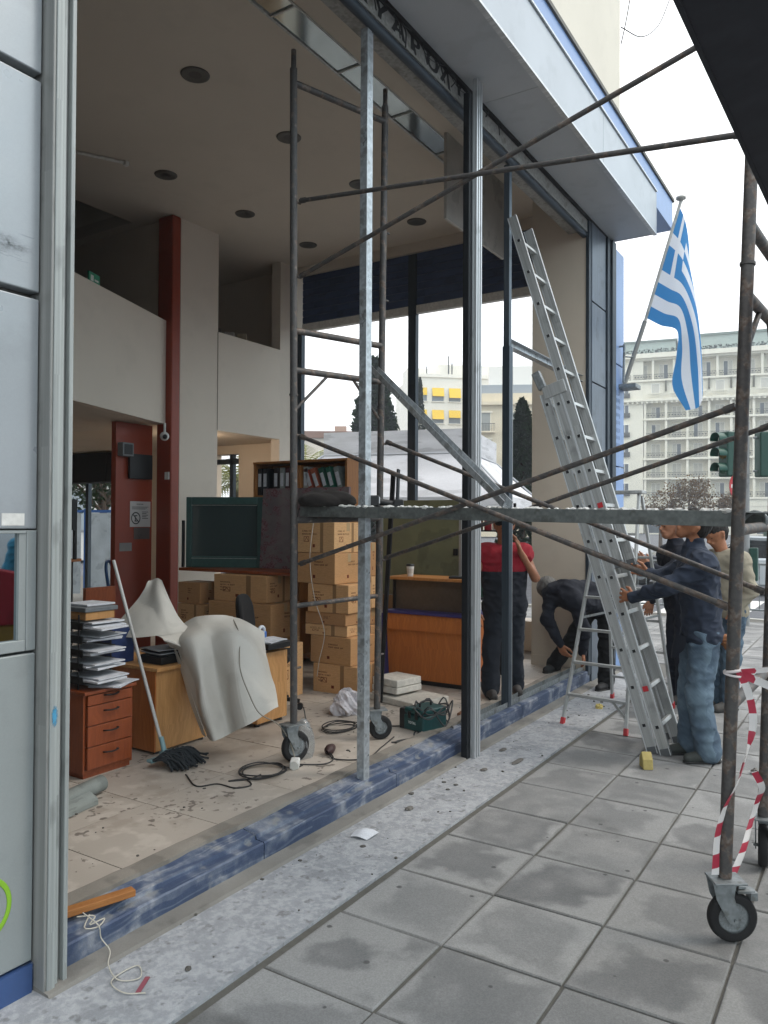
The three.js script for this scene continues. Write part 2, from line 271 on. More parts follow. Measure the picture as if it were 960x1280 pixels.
{ const t = canvasTex(128, 128, (c, w, h) => { c.clearRect(0, 0, w, h); const R = rng(16); for (let i = 0; i < 1500; i++) { const a = R() * 6.28, r = Math.pow(R(), 0.6), k = 0.5 + 0.5 * Math.sin(a * 3 + 1); c.fillStyle = `rgba(70,74,78,${0.07 * (1 - r) * (0.4 + k)})`; c.fillRect(64 + Math.cos(a) * r * 58, 64 + Math.sin(a) * r * 40, 2 + R() * 7, 2 + R() * 5); } for (let i = 0; i < 14; i++) { c.strokeStyle = `rgba(80,84,88,${0.2 + R() * 0.3})`; c.lineWidth = 0.8; c.beginPath(); const x = R() * 100, y = R() * 120; c.moveTo(x, y); c.lineTo(x + 10 + R() * 24, y + (R() - 0.5) * 8); c.stroke(); } });
  for (const [x, y, w, h] of [[1.575, 2.66, 0.2, 0.13]]) sp('scuff_mark', new THREE.PlaneGeometry(w, h).translate(x, y, 0.0012), new THREE.MeshPhysicalMaterial({ map: t, transparent: true, roughness: 0.8 })); }
// --- tall left frame post: folded metal profile
{
  const pr = (x0, x1, z0, z1, m, r = 0.004) => sp('frame_post', span(x0, x1, 0.0, 4.95, z0, z1, r), m);
  pr(1.712, 1.7435, -0.12, 0.066, mats.postGrey); pr(1.7005, 1.7115, -0.12, 0.062, mats.postWarm); pr(1.744, 1.7635, -0.12, 0.052, mats.postGrey); pr(1.764, 1.7815, -0.12, 0.034, mats.postWarm); pr(1.782, 1.80, -0.12, 0.056, mats.postGrey);
  const st = canvasTex(64, 128, (c, w, h) => { c.clearRect(0, 0, w, h); const R = rng(6); for (let i = 0; i < 900; i++) { const a = R() * 6.28, r = Math.pow(R(), 0.7); c.fillStyle = `rgba(66,140,176,${0.35 * (1 - r) + 0.05})`; c.fillRect(32 + Math.cos(a) * r * 26 + (R() - 0.5) * 6, 64 + Math.sin(a) * r * 54, 3 + R() * 5, 3 + R() * 9); } });
  const sg = new THREE.PlaneGeometry(0.03, 0.09); sg.translate(1.728, 0.99, 0.0672);
  sp('spray_patch', sg, new THREE.MeshPhysicalMaterial({ map: st, transparent: true, roughness: 0.8 }), 'smear of blue spray paint');
}
// --- plinth: scraped blue stone blocks
const plinthTex = tex(1024, (u, v) => {
  const n = fbm(u, v, 8, 5, 501), s = vnoise(u * 6 + v * 20, v * 160 + fbm(u, v, 6, 3, 502) * 8, 160, 503), w = sm(0.47, 0.72, fbm(u, v, 12, 6, 504)), d = sm(0.62, 0.8, fbm(u, v, 22, 5, 505));
  const fn = fbm(u, v, 60, 4, 506); let c = mix3([0.175, 0.23, 0.34], [0.285, 0.34, 0.445], n * 0.6 + fn * 0.4); c = mix3(c, [0.53, 0.55, 0.59], clamp(w * 0.85 + sm(0.55, 0.85, s) * 0.45) * (0.5 + fn)); c = mix3(c, [0.56, 0.56, 0.55], d * 0.7); return c.map((q) => q * (0.9 + 0.2 * hash(u * 1024, v * 1024, 507)));
}, 0.6);
mats.plinth = M(0xf2f2f2, 0.62, { map: plinthTex, bumpMap: rep(T.bump, 1.5), bumpScale: 0.001 });
const blockEnds = [1.66, 2.945, 4.2, 5.4, 6.25, 7.05, 8.1];
for (let i = 0; i < blockEnds.length - 1; i++) {
  const a = blockEnds[i] + 0.003, b = blockEnds[i + 1] - 0.003, hi = i > 2 ? 0.035 : 0;
  const gg = new THREE.BufferGeometry(), poly = [[0, 0], [0, 0.098 + hi], [-0.006, 0.105 + hi], [-0.055, 0.108 + hi], [-0.06, 0.128 + hi * 0.5], [-0.165, 0.146], [-0.17, 0]];
  const pos = [], idx = [], uv = []; let n = 0;
  for (let k = 0; k < poly.length - 1; k++) { const [z0, y0] = poly[k], [z1, y1] = poly[k + 1]; pos.push(a, y0, z0, b, y0, z0, b, y1, z1, a, y1, z1); const s0 = y0 - z0, s1 = y1 - z1; uv.push(a, s0, b, s0, b, s1, a, s1); idx.push(n, n + 1, n + 2, n, n + 2, n + 3); n += 4; }
  for (const x of [a, b]) { const st = n; for (const [z, y] of poly) { pos.push(x, y, z); uv.push(z, y); n++; } for (let k = 1; k < poly.length - 1; k++) x === a ? idx.push(st, st + k, st + k + 1) : idx.push(st, st + k + 1, st + k); }
  gg.setAttribute('position', new THREE.Float32BufferAttribute(pos, 3)); gg.setAttribute('uv', new THREE.Float32BufferAttribute(uv, 2)); gg.setIndex(idx); const h = gg.toNonIndexed(); h.computeVertexNormals();
  sp('plinth_block', h, mats.plinth);
}
sp('plinth_core', span(1.6, 8.12, 0.0, 0.095, -0.165, -0.012), mats.gap);
sp('threshold_screed', (() => { const g = metric(new THREE.BoxGeometry(6.4, 0.022, 0.09, 90, 1, 3)); const p = g.attributes.position; for (let i = 0; i < p.count; i++) { const x = p.getX(i), k = fbm(x * 0.2 + 5, 0.3, 16, 4, 66) - 0.5; if (p.getZ(i) > 0) p.setZ(i, p.getZ(i) + k * 0.06); if (p.getY(i) > 0) p.setY(i, p.getY(i) + (fbm(x * 0.3, p.getZ(i) * 2, 16, 4, 67) - 0.5) * 0.02); } g.computeVertexNormals(); return g.translate(4.95, FLOOR + 0.001, -0.2); })(), M(0x9d968c, 0.95, { map: T.grime }));
sp('bottom_track', merge(span(5.35, 8.06, 0.146, 0.15, -0.13, -0.05), span(5.35, 8.06, 0.15, 0.19, -0.13, -0.127), span(5.35, 8.06, 0.15, 0.19, -0.053, -0.05)), mats.galvDull);
// --- corner pier with metal casing, corner post, blue return
sp('corner_pier', span(8.05, 8.95, 0.0, 5.45, -0.63, -0.03), mats.creamWarm);
sp('skirting', span(8.035, 8.05, FLOOR, FLOOR + 0.11, -0.63, -0.03), mats.creamWarm);
for (const [y0, y1] of [[0.0, 1.5], [1.515, 3.19], [3.205, 4.05], [4.065, 4.9]]) sp('casing_panel', span(8.13, 8.62, y0, y1, -0.028, 0.012, 0.004), mats.casing);
sp('casing_jamb', span(8.04, 8.12, 0.1, 4.9, -0.028, 0.006), mats.darkSteel);
sp('corner_post', merge(span(8.64, 8.74, 0, 4.9, -0.028, 0.03, 0.004), span(8.76, 8.9, 0, 4.9, -0.028, 0.05, 0.004)), mats.darkSteel);
for (const [y0, y1] of [[0.0, 1.2], [1.215, 2.35], [2.365, 3.55], [3.565, 4.9]]) sp('return_panel', span(8.93, 9.4, y0, y1, -0.4, 0.0, 0.004), mats.blueBand);
// --- lintel with shutter rail, fly-paint and torn sealant
mats.lintel = M(0xa5a5a1, 0.6, { map: T.galv, metalness: 0.25 });
sp('lintel', span(1.802, 8.9, 4.79, 5.45, -0.22, -0.045), mats.lintel);
sp('lintel_face', span(1.802, 8.9, 4.775, 4.915, -0.044, -0.012, 0.004), mats.lintel);
sp('shutter_rail', rod([1.802, 4.752, -0.05], [8.9, 4.752, -0.05], 0.034, 16), mats.darkSteel);
sp('sealant', span(1.802, 8.9, 4.895, 4.925, -0.012, 0.012), M(0x191a1c, 0.9));
{ // black daubed letters left on the lintel where the old sign came off
  const t = canvasTex(1024, 96, (c, w, h) => {
    c.clearRect(0, 0, w, h); c.fillStyle = 'rgba(20,20,22,1)'; c.strokeStyle = 'rgba(20,20,22,1)'; c.lineCap = 'round'; c.font = 'bold 100px sans-serif';
    const s = 'ΣΛΥΑΡΟΛΥ'; let x = 10; const R = rng(8);
    for (const ch of s) { c.save(); c.translate(x, 82 - R() * 10); c.rotate((R() - 0.5) * 0.3); c.scale(1.55, 1.0 + R() * 0.15); c.fillText(ch, 0, 0); c.restore(); c.lineWidth = 8 + R() * 12; c.beginPath(); c.moveTo(x + R() * 50, 8); c.lineTo(x + 20 + R() * 40, 40 + R() * 45); c.stroke(); x += 126; }
    c.lineWidth = 12; c.beginPath(); c.moveTo(0, 6); for (let i = 0; i <= 40; i++) c.lineTo(i * 26, 4 + R() * 9); c.stroke();
  });
  const g = new THREE.PlaneGeometry(1.75, 0.135); g.translate(4.32, 4.845, -0.0105);
  sp('daubed_lettering', g, new THREE.MeshPhysicalMaterial({ map: t, transparent: true, alphaTest: 0.3, roughness: 0.8 }), 'black daubed letters');
}
{ // torn wires and sealant strings hanging from the lintel
  const R = rng(91); for (let i = 0; i < 16; i++) { const x = 2.6 + i * 0.2 + R() * 0.12, l = 0.05 + R() * 0.12; sp('torn_wire', wireGeo([[x, 4.905, -0.006], [x + 0.03 * R(), 4.905 - l * 0.5, 0.012 + R() * 0.02], [x + 0.08 * (R() - 0.3), 4.905 - l, 0.004 + R() * 0.02]], 0.003 + R() * 0.003, 10, 5), mats.blackPlastic); }
  for (let i = 0; i < 5; i++) { const x = 3.0 + i * 0.45; sp('torn_wire', wireGeo([[x, 4.9, 0.01], [x + 0.2, 4.86 - R() * 0.05, 0.014], [x + 0.45, 4.9, 0.01]], 0.0025, 14, 5), mats.blackPlastic); }
}
{ const t = canvasTex(64, 256, (c, w, h) => { c.clearRect(0, 0, w, h); c.fillStyle = '#6d83a8'; c.font = 'bold 26px sans-serif'; const r = rng(3); for (let i = 0; i < 8; i++) { const y = 10 + i * 30; for (let k = 0; k < 3; k++) c.fillRect(6 + k * 18, y, 12 - r() * 4, 18 - r() * 8); } });
  const g = new THREE.PlaneGeometry(0.22, 0.75); g.translate(9.16, 2.9, 0.0025); sp('sign_print', g, new THREE.MeshPhysicalMaterial({ map: t, transparent: true, alphaTest: 0.3, roughness: 0.6 }), 'blue sign print on the corner panel'); }
// --- canopy: soffit panels, fascia panels, blue band above
for (const [a, b] of [[-3, 1.5], [1.506, 5.42], [5.426, 8.9]]) sp('soffit_panel', span(a, b, 4.925, 4.96, 0.004, 0.468), mats.soffit);
for (const [a, b] of [[-3, -0.6], [-0.594, 1.9], [1.906, 4.35], [4.356, 6.9], [6.906, 8.88]]) sp('fascia_panel', span(a, b, 4.925, 5.385, 0.472, 0.495, 0.004), mats.fascia);
sp('fascia_trim', merge(span(-3, 8.885, 4.905, 4.922, 0.465, 0.505), span(-3, 8.885, 5.39, 5.405, 0.44, 0.51)), mats.steel);
sp('fascia_end', span(8.882, 8.905, 4.925, 5.385, 0.004, 0.495), mats.fascia);
sp('canopy_deck', span(-3, 8.88, 5.3, 5.385, 0.004, 0.47), mats.gap);
sp('blue_band', merge(span(-9, 10.35, 5.46, 5.82, 0.002, 0.36), span(9.222, 10.35, 5.46, 5.82, -9.7, 0.0)), mats.blueBand);
sp('band_coping', span(-9, 10.37, 5.822, 5.86, 0.002, 0.38), M(0x6f6c66, 0.7, { map: T.grime }));
// --- inside: dropped beam and mirror strip in the ceiling, hanging board
sp('bulkhead', span(1.802, 9.0, 5.43, 5.449, -0.97, -0.221), mats.ceiling);
sp('ceiling_strip_frame', merge(span(1.9, 7.1, 5.425, 5.449, -1.235, -1.215), span(1.9, 7.1, 5.425, 5.449, -0.99, -0.972), ...[2.6, 3.5, 4.35, 5.2, 6.05, 6.9].map((x) => span(x - 0.008, x + 0.008, 5.425, 5.449, -1.213, -0.992))), mats.alu);
for (const [a, b] of [[1.9, 2.59], [2.61, 3.49], [3.51, 4.34], [4.36, 5.19], [5.21, 6.04], [6.06, 6.89]]) sp('ceiling_glass', span(a, b, 5.437, 5.447, -1.212, -0.993), M(0xaeb6b6, 0.08, { metalness: 0.85 }));
sp('hanging_board', span(6.54, 7.9, 4.6, 5.449, -0.93, -0.9), M(0xc9c6bf, 0.6, { map: T.grime }), 'pale board hanging from the bulkhead');
for (const [x, z] of [[4.61, -2.27], [5.855, -2.28], [7.09, -2.28], [8.35, -2.28], [5.79, -3.94], [7.04, -3.94], [8.285, -3.94]]) {
  const d = sp('downlight', lathe([[0.001, -0.002], [0.085, -0.006], [0.1, -0.012], [0.118, -0.008], [0.122, 0.0], [0.1, 0.0]], 28).translate(x, 5.449, z), M(0x5b5852, 0.5, { map: T.speck }));
  part(d, 'reflector', new THREE.CylinderGeometry(0.088, 0.088, 0.004, 24).translate(x, 5.4465, z), M(0x3a3733, 0.35, { metalness: 0.3 }));
}
sp('tube_bracket', merge(rod([4.9, 5.43, -4.3], [5.33, 5.43, -4.06], 0.016, 10), box(0.05, 0.05, 0.05, 5.35, 5.425, -4.05, 0.008)), mats.white);
// --- mezzanine
{
  const a = V(2.2, 0, -3.16), b = V(6.56, 0, -4.79), dir = b.clone().sub(a).normalize(), L = len(a, b), g = metric(new THREE.BoxGeometry(L, 1.27, 0.1)); g.rotateY(Math.atan2(-dir.z, dir.x)); g.translate((a.x + b.x) / 2, 3.515, (a.z + b.z) / 2 - 0.05);
  sp('mezzanine_parapet', g, mats.cream);
  const s = new THREE.Shape([[2.2, -3.27], [6.56, -4.9], [6.56, -11.48], [2.2, -11.48]].map((p) => new THREE.Vector2(p[0], p[1]))), e = new THREE.ExtrudeGeometry(s, { depth: 0.14, bevelEnabled: false }); e.rotateX(Math.PI / 2); metric(e); e.translate(0, 3.02, 0);
  sp('mezzanine_floor', e, mats.ceiling);
  sp('mezzanine_side', span(2.1, 2.2, FLOOR, 5.45, -11.5, -3.2), mats.cream);
}
sp('red_column', span(6.575, 6.715, FLOOR, 5.449, -4.95, -4.69, 0.02), mats.red);
sp('socket_plate', span(6.56, 6.574, 2.2, 2.29, -4.78, -4.71), mats.white);
sp('red_wall', span(6.03, 6.574, FLOOR, 2.87, -5.1, -5.02), mats.red);
sp('inner_wall', merge(span(6.72, 7.37, FLOOR, 5.449, -4.86, -4.7), span(7.37, 8.62, 2.88, 4.17, -4.86, -4.7), span(8.62, 8.98, FLOOR, 5.449, -4.86, -4.7)), mats.cream);
sp('wall_seam', span(7.362, 7.372, 2.88, 4.17, -4.699, -4.695), M(0x8d857a, 0.9));
sp('niche_shelf', span(7.37, 8.98, 4.0, 4.16, -6.4, -4.86), mats.creamWarm);
sp('niche_back', merge(span(7.8, 8.98, 4.16, 5.449, -6.6, -6.4), span(6.57, 8.98, 2.885, 3.0, -11.49, -4.861), span(6.66, 6.72, 3.0, 5.449, -11.49, -4.96)), mats.creamWarm);
{ const d = sp('lit_downlight', new THREE.CylinderGeometry(0.09, 0.09, 0.012, 24).translate(7.52, 2.878, -5.35), M(0xffffff, 0.5, { emissive: new THREE.Color(1, 0.93, 0.8), emissiveIntensity: 2.5 }), 'lit round downlight');
  const l = new THREE.PointLight(0xffe6c8, 1.2, 0, 2); l.position.set(7.52, 2.83, -5.35); l.castShadow = true; l.shadow.radius = 4; scene.add(l); }
// --- side opening: rolled-down shutter head, frame, posts
sp('side_shutter', merge(...[0, 1, 2, 3, 4, 5, 6].map((i) => span(9.0, 9.05, 4.62 + i * 0.1, 4.715 + i * 0.1, -4.6, -0.63, 0.012))), mats.shutter);
sp('side_beam', span(8.96, 9.2, 5.32, 5.449, -4.7, -0.6), mats.ceiling);
sp('shutter_bar', span(8.99, 9.07, 4.5, 4.61, -4.6, -0.63, 0.006), mats.white);
sp('side_sill', span(8.9, 9.2, 0.0, 0.5, -4.7, -0.63), mats.cream);
sp('side_frame', merge(span(8.99, 9.07, 0.5, 4.5, -4.68, -4.6)), mats.darkSteel);
sp('side_post', span(8.98, 9.06, 0.5, 5.3, -2.77, -2.65), mats.darkSteel);
sp('rear_side_wall', merge(span(9.0, 9.2, 0.0, 5.6, -5.84, -4.71), span(9.0, 9.2, 0.0, 0.6, -6.4, -5.84), span(9.0, 9.2, 2.75, 5.6, -6.4, -5.84), span(9.0, 9.2, 0.0, 5.6, -8.3, -6.4), span(9.0, 9.2, 2.65, 5.6, -11.7, -8.3)), mats.creamWarm);
sp('rear_window_bar', merge(span(9.03, 9.1, 0.6, 2.75, -6.06, -5.99), span(9.03, 9.1, 2.6, 2.68, -6.4, -5.84)), mats.darkSteel);
sp('rear_door_frame', merge(span(9.03, 9.1, 0.15, 2.65, -9.62, -9.54), span(9.02, 9.12, 2.52, 2.645, -11.5, -8.3)), mats.darkSteel);
sp('dark_valance', span(8.6, 8.95, 2.36, 2.86, -11.4, -8.5), M(0x151517, 0.95, { map: T.cloth }));

// ============================================================ scaffold tower on castors
const scaf = thing('scaffold_tower', 'brown steel scaffold tower on castors with cross braces and a grey deck', 'scaffold', [3.43, 0, 2.05]);
{
  const off = V(-3.43, 0, -2.05), L = (p) => A(p).clone().add(off), T3 = (p, q, r, n, par = scaf) => part(par, n, rod(L(p), L(q), r), mats.tube);
  const N1 = [[3.431, 0.255, 2.035], [3.601, 4.5, 2.160]], N2 = [[4.25, 0.255, 2.085], [4.423, 4.5, 2.20]], F1 = [[3.914, 0.40, -0.602], [3.856, 4.60, -0.592]], F2 = [[4.642, 0.37, -0.436], [4.608, 4.64, -0.372]];
  const on = (p, y) => { const a = A(p[0]), b = A(p[1]); return a.lerp(b, (y - a.y) / (b.y - a.y)); };
  for (const [p, r] of [[N1, 0.0265], [N2, 0.0265], [F1, 0.0235], [F2, 0.0235]]) {
    const o = T3(p[0], p[1], r, 'post');
    const jy = p === N1 || p === N2 ? 2.77 : 2.5; part(o, 'joint_collar', rod(L(on(p, jy)), L(on(p, jy + 0.012)), r + 0.005), mats.tube);
    const top = A(p[1]); part(o, 'spigot', rod(L(top), L(top.clone().add(V(0, 0.12, 0))), r * 0.72), mats.tube);
    for (const y of [2.25, 1.42, 3.27, 3.75, 0.75]) { const c = on(p, y); part(o, 'brace_pin', rod(L(c), L(c.clone().add(V(0.055, 0, 0.012))), 0.008, 8), mats.tube); }
  }
  const rung = (a, b, y, r = 0.021) => T3(on(a, y), on(b, y + 0.02), r, 'rung');
  for (const y of [4.51, 2.92, 2.665, 1.70, 1.15]) rung(F1, F2, y, y < 1.6 ? 0.016 : 0.021);
  for (const y of [2.945, 2.645, 1.665, 0.95]) rung(N1, N2, y, 0.024);
  T3(on(F1, 2.40), on(F1, 2.66).lerp(on(F2, 2.66), 0.36), 0.010, 'gusset'); T3(on(F2, 2.40), on(F2, 2.68).lerp(on(F1, 2.68), 0.36), 0.010, 'gusset');
  T3(on(N1, 2.39), on(N1, 2.645).lerp(on(N2, 2.645), 0.36), 0.0125, 'gusset'); T3(on(N2, 2.39), on(N2, 2.645).lerp(on(N1, 2.645), 0.36), 0.0125, 'gusset');
  const brace = (a, ya, b, yb) => { const p = on(a, ya).add(V(0.03, 0, 0.03)), q = on(b, yb).add(V(0.03, 0, -0.03)), o = T3(p, q, 0.0135, 'brace'); for (const [c, d] of [[p, q], [q, p]]) part(o, 'flattened_end', bar(L(c), L(c.clone().lerp(d, 0.018)), 0.034, 0.008, [0, 1, 0]), mats.tube); };
  brace(F1, 2.242, N1, 1.345); brace(F1, 1.42, N1, 2.185); brace(F2, 2.262, N2, 1.35); brace(F2, 1.435, N2, 2.19); brace(F1, 3.27, N1, 3.86); brace(F1, 3.756, N1, 3.35);
  // deck plank: perforated pressed steel with flanged sides
  const a0 = V(3.575, 1.742, 2.06), a1 = V(3.99, 1.79, -0.62), w = V(0.48, 0.005, 0.075);
  const deckM = M(0x7b807e, 0.55, { map: T.galv, metalness: 0.4 });
  const b0 = a0.clone().add(w), b1 = a1.clone().add(w), mid = (p, q) => p.clone().add(q).multiplyScalar(0.5);
  const deck = part(scaf, 'deck', bar(L(mid(a0, b0)), L(mid(a1, b1)), 0.004, w.length() - 0.01, [0, 1, 0]), deckM);
  const dn = V(0, -0.03, 0);
  for (const [p, q] of [[a0, a1], [b0, b1]]) part(deck, 'side_flange', bar(L(p.clone().add(dn)), L(q.clone().add(dn)), 0.066, 0.006, [0, 1, 0], 0.002), deckM);
  for (const f of [0.02, 0.98]) for (const s of [0.12, 0.88]) { const p = a0.clone().lerp(a1, f).addScaledVector(w, s); part(deck, 'hook', wireGeo([[p.x - 3.43, p.y - 0.05, p.z - 2.05 + (f < 0.5 ? -0.06 : 0.06)], [p.x - 3.43, p.y + 0.0, p.z - 2.05], [p.x - 3.43, p.y - 0.02, p.z - 2.05 + (f < 0.5 ? 0.05 : -0.05)], [p.x - 3.43, p.y - 0.08, p.z - 2.05 + (f < 0.5 ? 0.045 : -0.045)]], 0.011, 14, 6), mats.galvDull); }
  { const gs = [], R = rng(3); for (let i = 0; i < 150; i++) { const p = a0.clone().lerp(a1, R()).addScaledVector(w, Math.pow(R(), 2) * 0.98).add(off), s = 0.006 + R() * 0.014; const g = new THREE.DodecahedronGeometry(s, 0); g.scale(1.3, 0.7, 1.2); g.rotateY(R() * 6); g.translate(p.x, p.y + 0.004, p.z); gs.push(g); } const o = part(deck, 'plaster_crumbs', merge(gs), mats.white); o.userData.kind = 'stuff'; }
  // castors
  const castor = (p, yaw, r, base, brake) => {
    const c = new THREE.Group(); c.name = 'castor'; c.position.copy(L(p)); c.rotation.y = yaw; scaf.add(c);
    const h = base;
    part(c, 'top_plate', box(0.13, 0.008, 0.11, 0, h, 0, 0.002), mats.galvDull); 
    const fork = [];
    for (const s of [-1, 1]) { const g = extr([[-0.045, h], [0.05, h], [0.04, h - 0.06], [0.065, r + 0.015], [0.045, r - 0.018], [0.02, r - 0.012], [-0.03, h - 0.07]], 0.005); g.translate(-0.022, 0, s * 0.034); fork.push(g); }
    part(c, 'fork', merge(...fork, rod([-0.022 + 0.045, r, -0.045], [-0.022 + 0.045, r, 0.045], 0.008, 10)), mats.galvDull);
    const wx = 0.024, prof = [[r - 0.038, -0.02], [r - 0.012, -0.023], [r - 0.003, -0.015], [r, 0], [r - 0.003, 0.015], [r - 0.012, 0.023], [r - 0.038, 0.02]];
    part(c, 'tyre', lathe(prof, 36).rotateX(Math.PI / 2).translate(wx, r, 0), mats.rubber);
    part(c, 'rim', lathe([[0.001, -0.02], [0.02, -0.021], [0.024, -0.012], [r - 0.045, -0.008], [r - 0.037, -0.02], [r - 0.036, 0.02], [r - 0.045, 0.008], [0.024, 0.012], [0.02, 0.021], [0.001, 0.02]], 30).rotateX(Math.PI / 2).translate(wx, r, 0), mats.galvDull);
    if (brake) part(c, 'brake_lever', merge(box(0.07, 0.014, 0.045, 0.075, h - 0.045, 0, 0.004), box(0.03, 0.035, 0.05, 0.105, h - 0.062, 0, 0.004), box(0.03, 0.012, 0.03, 0.06, h - 0.03, 0, 0.003)), mats.galvDull);
    return c;
  };
  castor([3.425, 0, 2.04], -1.0, 0.1, 0.25, true); castor([4.25, 0, 2.085], 0.1, 0.1, 0.25, true);
  castor([3.9, FLOOR, -0.602], -0.3, 0.1, 0.245, false); castor([4.645, FLOOR, -0.436], -0.75, 0.085, 0.215, false);
}
// --- things lying on the deck
{
  const d = thing('power_drill', 'black cordless drill with a pale label lying on the scaffold deck', 'drill', [4.1, 1.772, -0.11], 0.5);
  part(d, 'body', merge(rod([-0.1, 0.05, 0], [0.05, 0.05, 0], 0.032, 16), box(0.06, 0.07, 0.07, -0.1, 0.05, 0, 0.012)), mats.blackPlastic);
  part(d, 'chuck', rod([0.05, 0.05, 0], [0.11, 0.05, 0], 0.024, 14, 0.012), mats.steel); part(d, 'handle', rod([-0.06, 0.05, 0.02], [-0.02, 0.03, 0.13], 0.02, 12), mats.blackPlastic);
  part(d, 'battery', box(0.09, 0.06, 0.06, -0.01, 0.032, 0.15, 0.008), mats.blackPlastic); part(d, 'label', box(0.05, 0.04, 0.002, -0.098, 0.055, 0.036), mats.paper);
  single('work_jacket', (() => { const g = new THREE.SphereGeometry(1, 40, 24); const p = g.attributes.position; for (let i = 0; i < p.count; i++) { const v = V(p.getX(i), p.getY(i), p.getZ(i)); const k = 0.75 + 0.5 * fbm(v.x * 0.11 + 3.3, v.z * 0.11 + v.y * 0.07 + 3, 16, 4, 88); p.setXYZ(i, v.x * 0.13 * k, Math.max(0, v.y * 0.075 * k + 0.03), v.z * 0.2 * k); } g.computeVertexNormals(); return g.rotateY(0.1).translate(4.03, 1.79, -0.44); })(), M(0x2a2624, 0.95, { map: T.cloth }), 'dark crumpled jacket heaped at the inner end of the scaffold deck', 'jacket');
  single('pry_bar', bar([4.19, 1.775, 0.0], [4.235, 2.03, -0.02], 0.026, 0.014, [1, 0, 0], 0.003), mats.blackSteel, 'short black bar standing upright on the scaffold deck', 'bar');
  const ch = thing('steel_channel', 'galvanised channel leaning diagonally from the scaffold deck up to a scaffold rung', 'metal profile', [3.78, 1.77, 0.95]);
  const p = [-0.02, 0.0, -0.02], q = [0.75, 0.98, -1.36], n = V(0.9, 0, 0.45);
  { const a = A(p), b = A(q), y = b.clone().sub(a).normalize(), x = n.clone().addScaledVector(y, -n.dot(y)).normalize(), z = x.clone().cross(y);
    part(ch, 'web', bar(a, b, 0.052, 0.003, n), mats.galv);
    for (const s of [-1, 1]) { const o = x.clone().multiplyScalar(0.0265 * s).addScaledVector(z, 0.019); part(ch, 'flange', bar(a.clone().add(o), b.clone().add(o), 0.003, 0.038, n), mats.galv); } }
}
// ============================================================ studs and posts in the opening
function stud(name, label, x, z, y0, y1, w, d, m, cat = 'steel stud') { // C profile, open side away from the street
  const s = thing(name, label, cat, [x, y0, z]); const h = y1 - y0;
  part(s, 'web', span(-w / 2, -w / 2 + 0.004, 0, h, -d / 2, d / 2), m); part(s, 'flange', span(-w / 2 + 0.0042, w / 2, 0, h, d / 2 - 0.004, d / 2), m); part(s, 'flange', span(-w / 2 + 0.0042, w / 2, 0, h, -d / 2, -d / 2 + 0.004), m);
  part(s, 'lip', span(w / 2 - 0.004, w / 2, 0, h, d / 2 - 0.015, d / 2 - 0.0045), m); return s;
}
stud('steel_stud', 'galvanised steel stud standing on the plinth beside the scaffold', 3.945, -0.085, 0.13, 4.725, 0.062, 0.05, mats.galv);
{ const s = stud('steel_stud', 'dark steel stud with a thicker lower sleeve standing before the worker in the red vest', 6.09, -0.075, 0.152, 4.725, 0.052, 0.05, M(0x5b6670, 0.42, { map: T.scratch, metalness: 0.55 })); part(s, 'sleeve', merge(span(-0.032, -0.027, 0, 3.03, -0.032, 0.032), span(-0.0265, 0.034, 0, 3.03, 0.0275, 0.032)), M(0x46525d, 0.4, { map: T.scratch, metalness: 0.55 })); part(s, 'edge_strip', span(0.0345, 0.04, 0, 3.03, 0.0, 0.034), mats.steel); }
{ const s = thing('shutter_guide', 'tall bright ribbed shutter guide with a black back rail standing on the concrete strip', 'shutter guide', [5.08, 0.006, 0.1]);
  part(s, 'black_rail', span(-0.075, 0.0, 0, 4.79, -0.055, -0.005, 0.004), mats.blackSteel);
  part(s, 'channel', merge(span(-0.03, 0.06, 0, 4.9, -0.004, 0.012, 0.003)), mats.steel);
  for (const x of [-0.022, 0.012, 0.05]) part(s, 'rib', span(x - 0.01, x + 0.008, 0, 4.9, 0.0125, 0.036, 0.004), mats.steel);
  part(s, 'green_film', span(0.0625, 0.064, 1.2, 2.45, -0.004, 0.03), M(0x3f7a5e, 0.4)); }
{ const r = thing('cross_rail', 'grey steel channel rail running level from the dark stud to the corner pier', 'steel rail', [6.12, 3.19, -0.09]);
  part(r, 'web', span(0, 1.92, 0, 0.06, -0.003, 0.0), mats.galv); part(r, 'flange', span(0, 1.92, -0.003, 0.0, -0.03, 0.04), mats.galv); part(r, 'flange', span(0, 1.92, 0.06, 0.063, -0.03, 0.04), mats.galv); }
single('leaning_bar', bar([4.95, 2.05, -0.5], [5.6, FLOOR + 0.01, -1.02], 0.035, 0.02, [0, 0, 1], 0.003), mats.blackSteel, 'long black bar leaning beside the stacked cartons', 'bar');

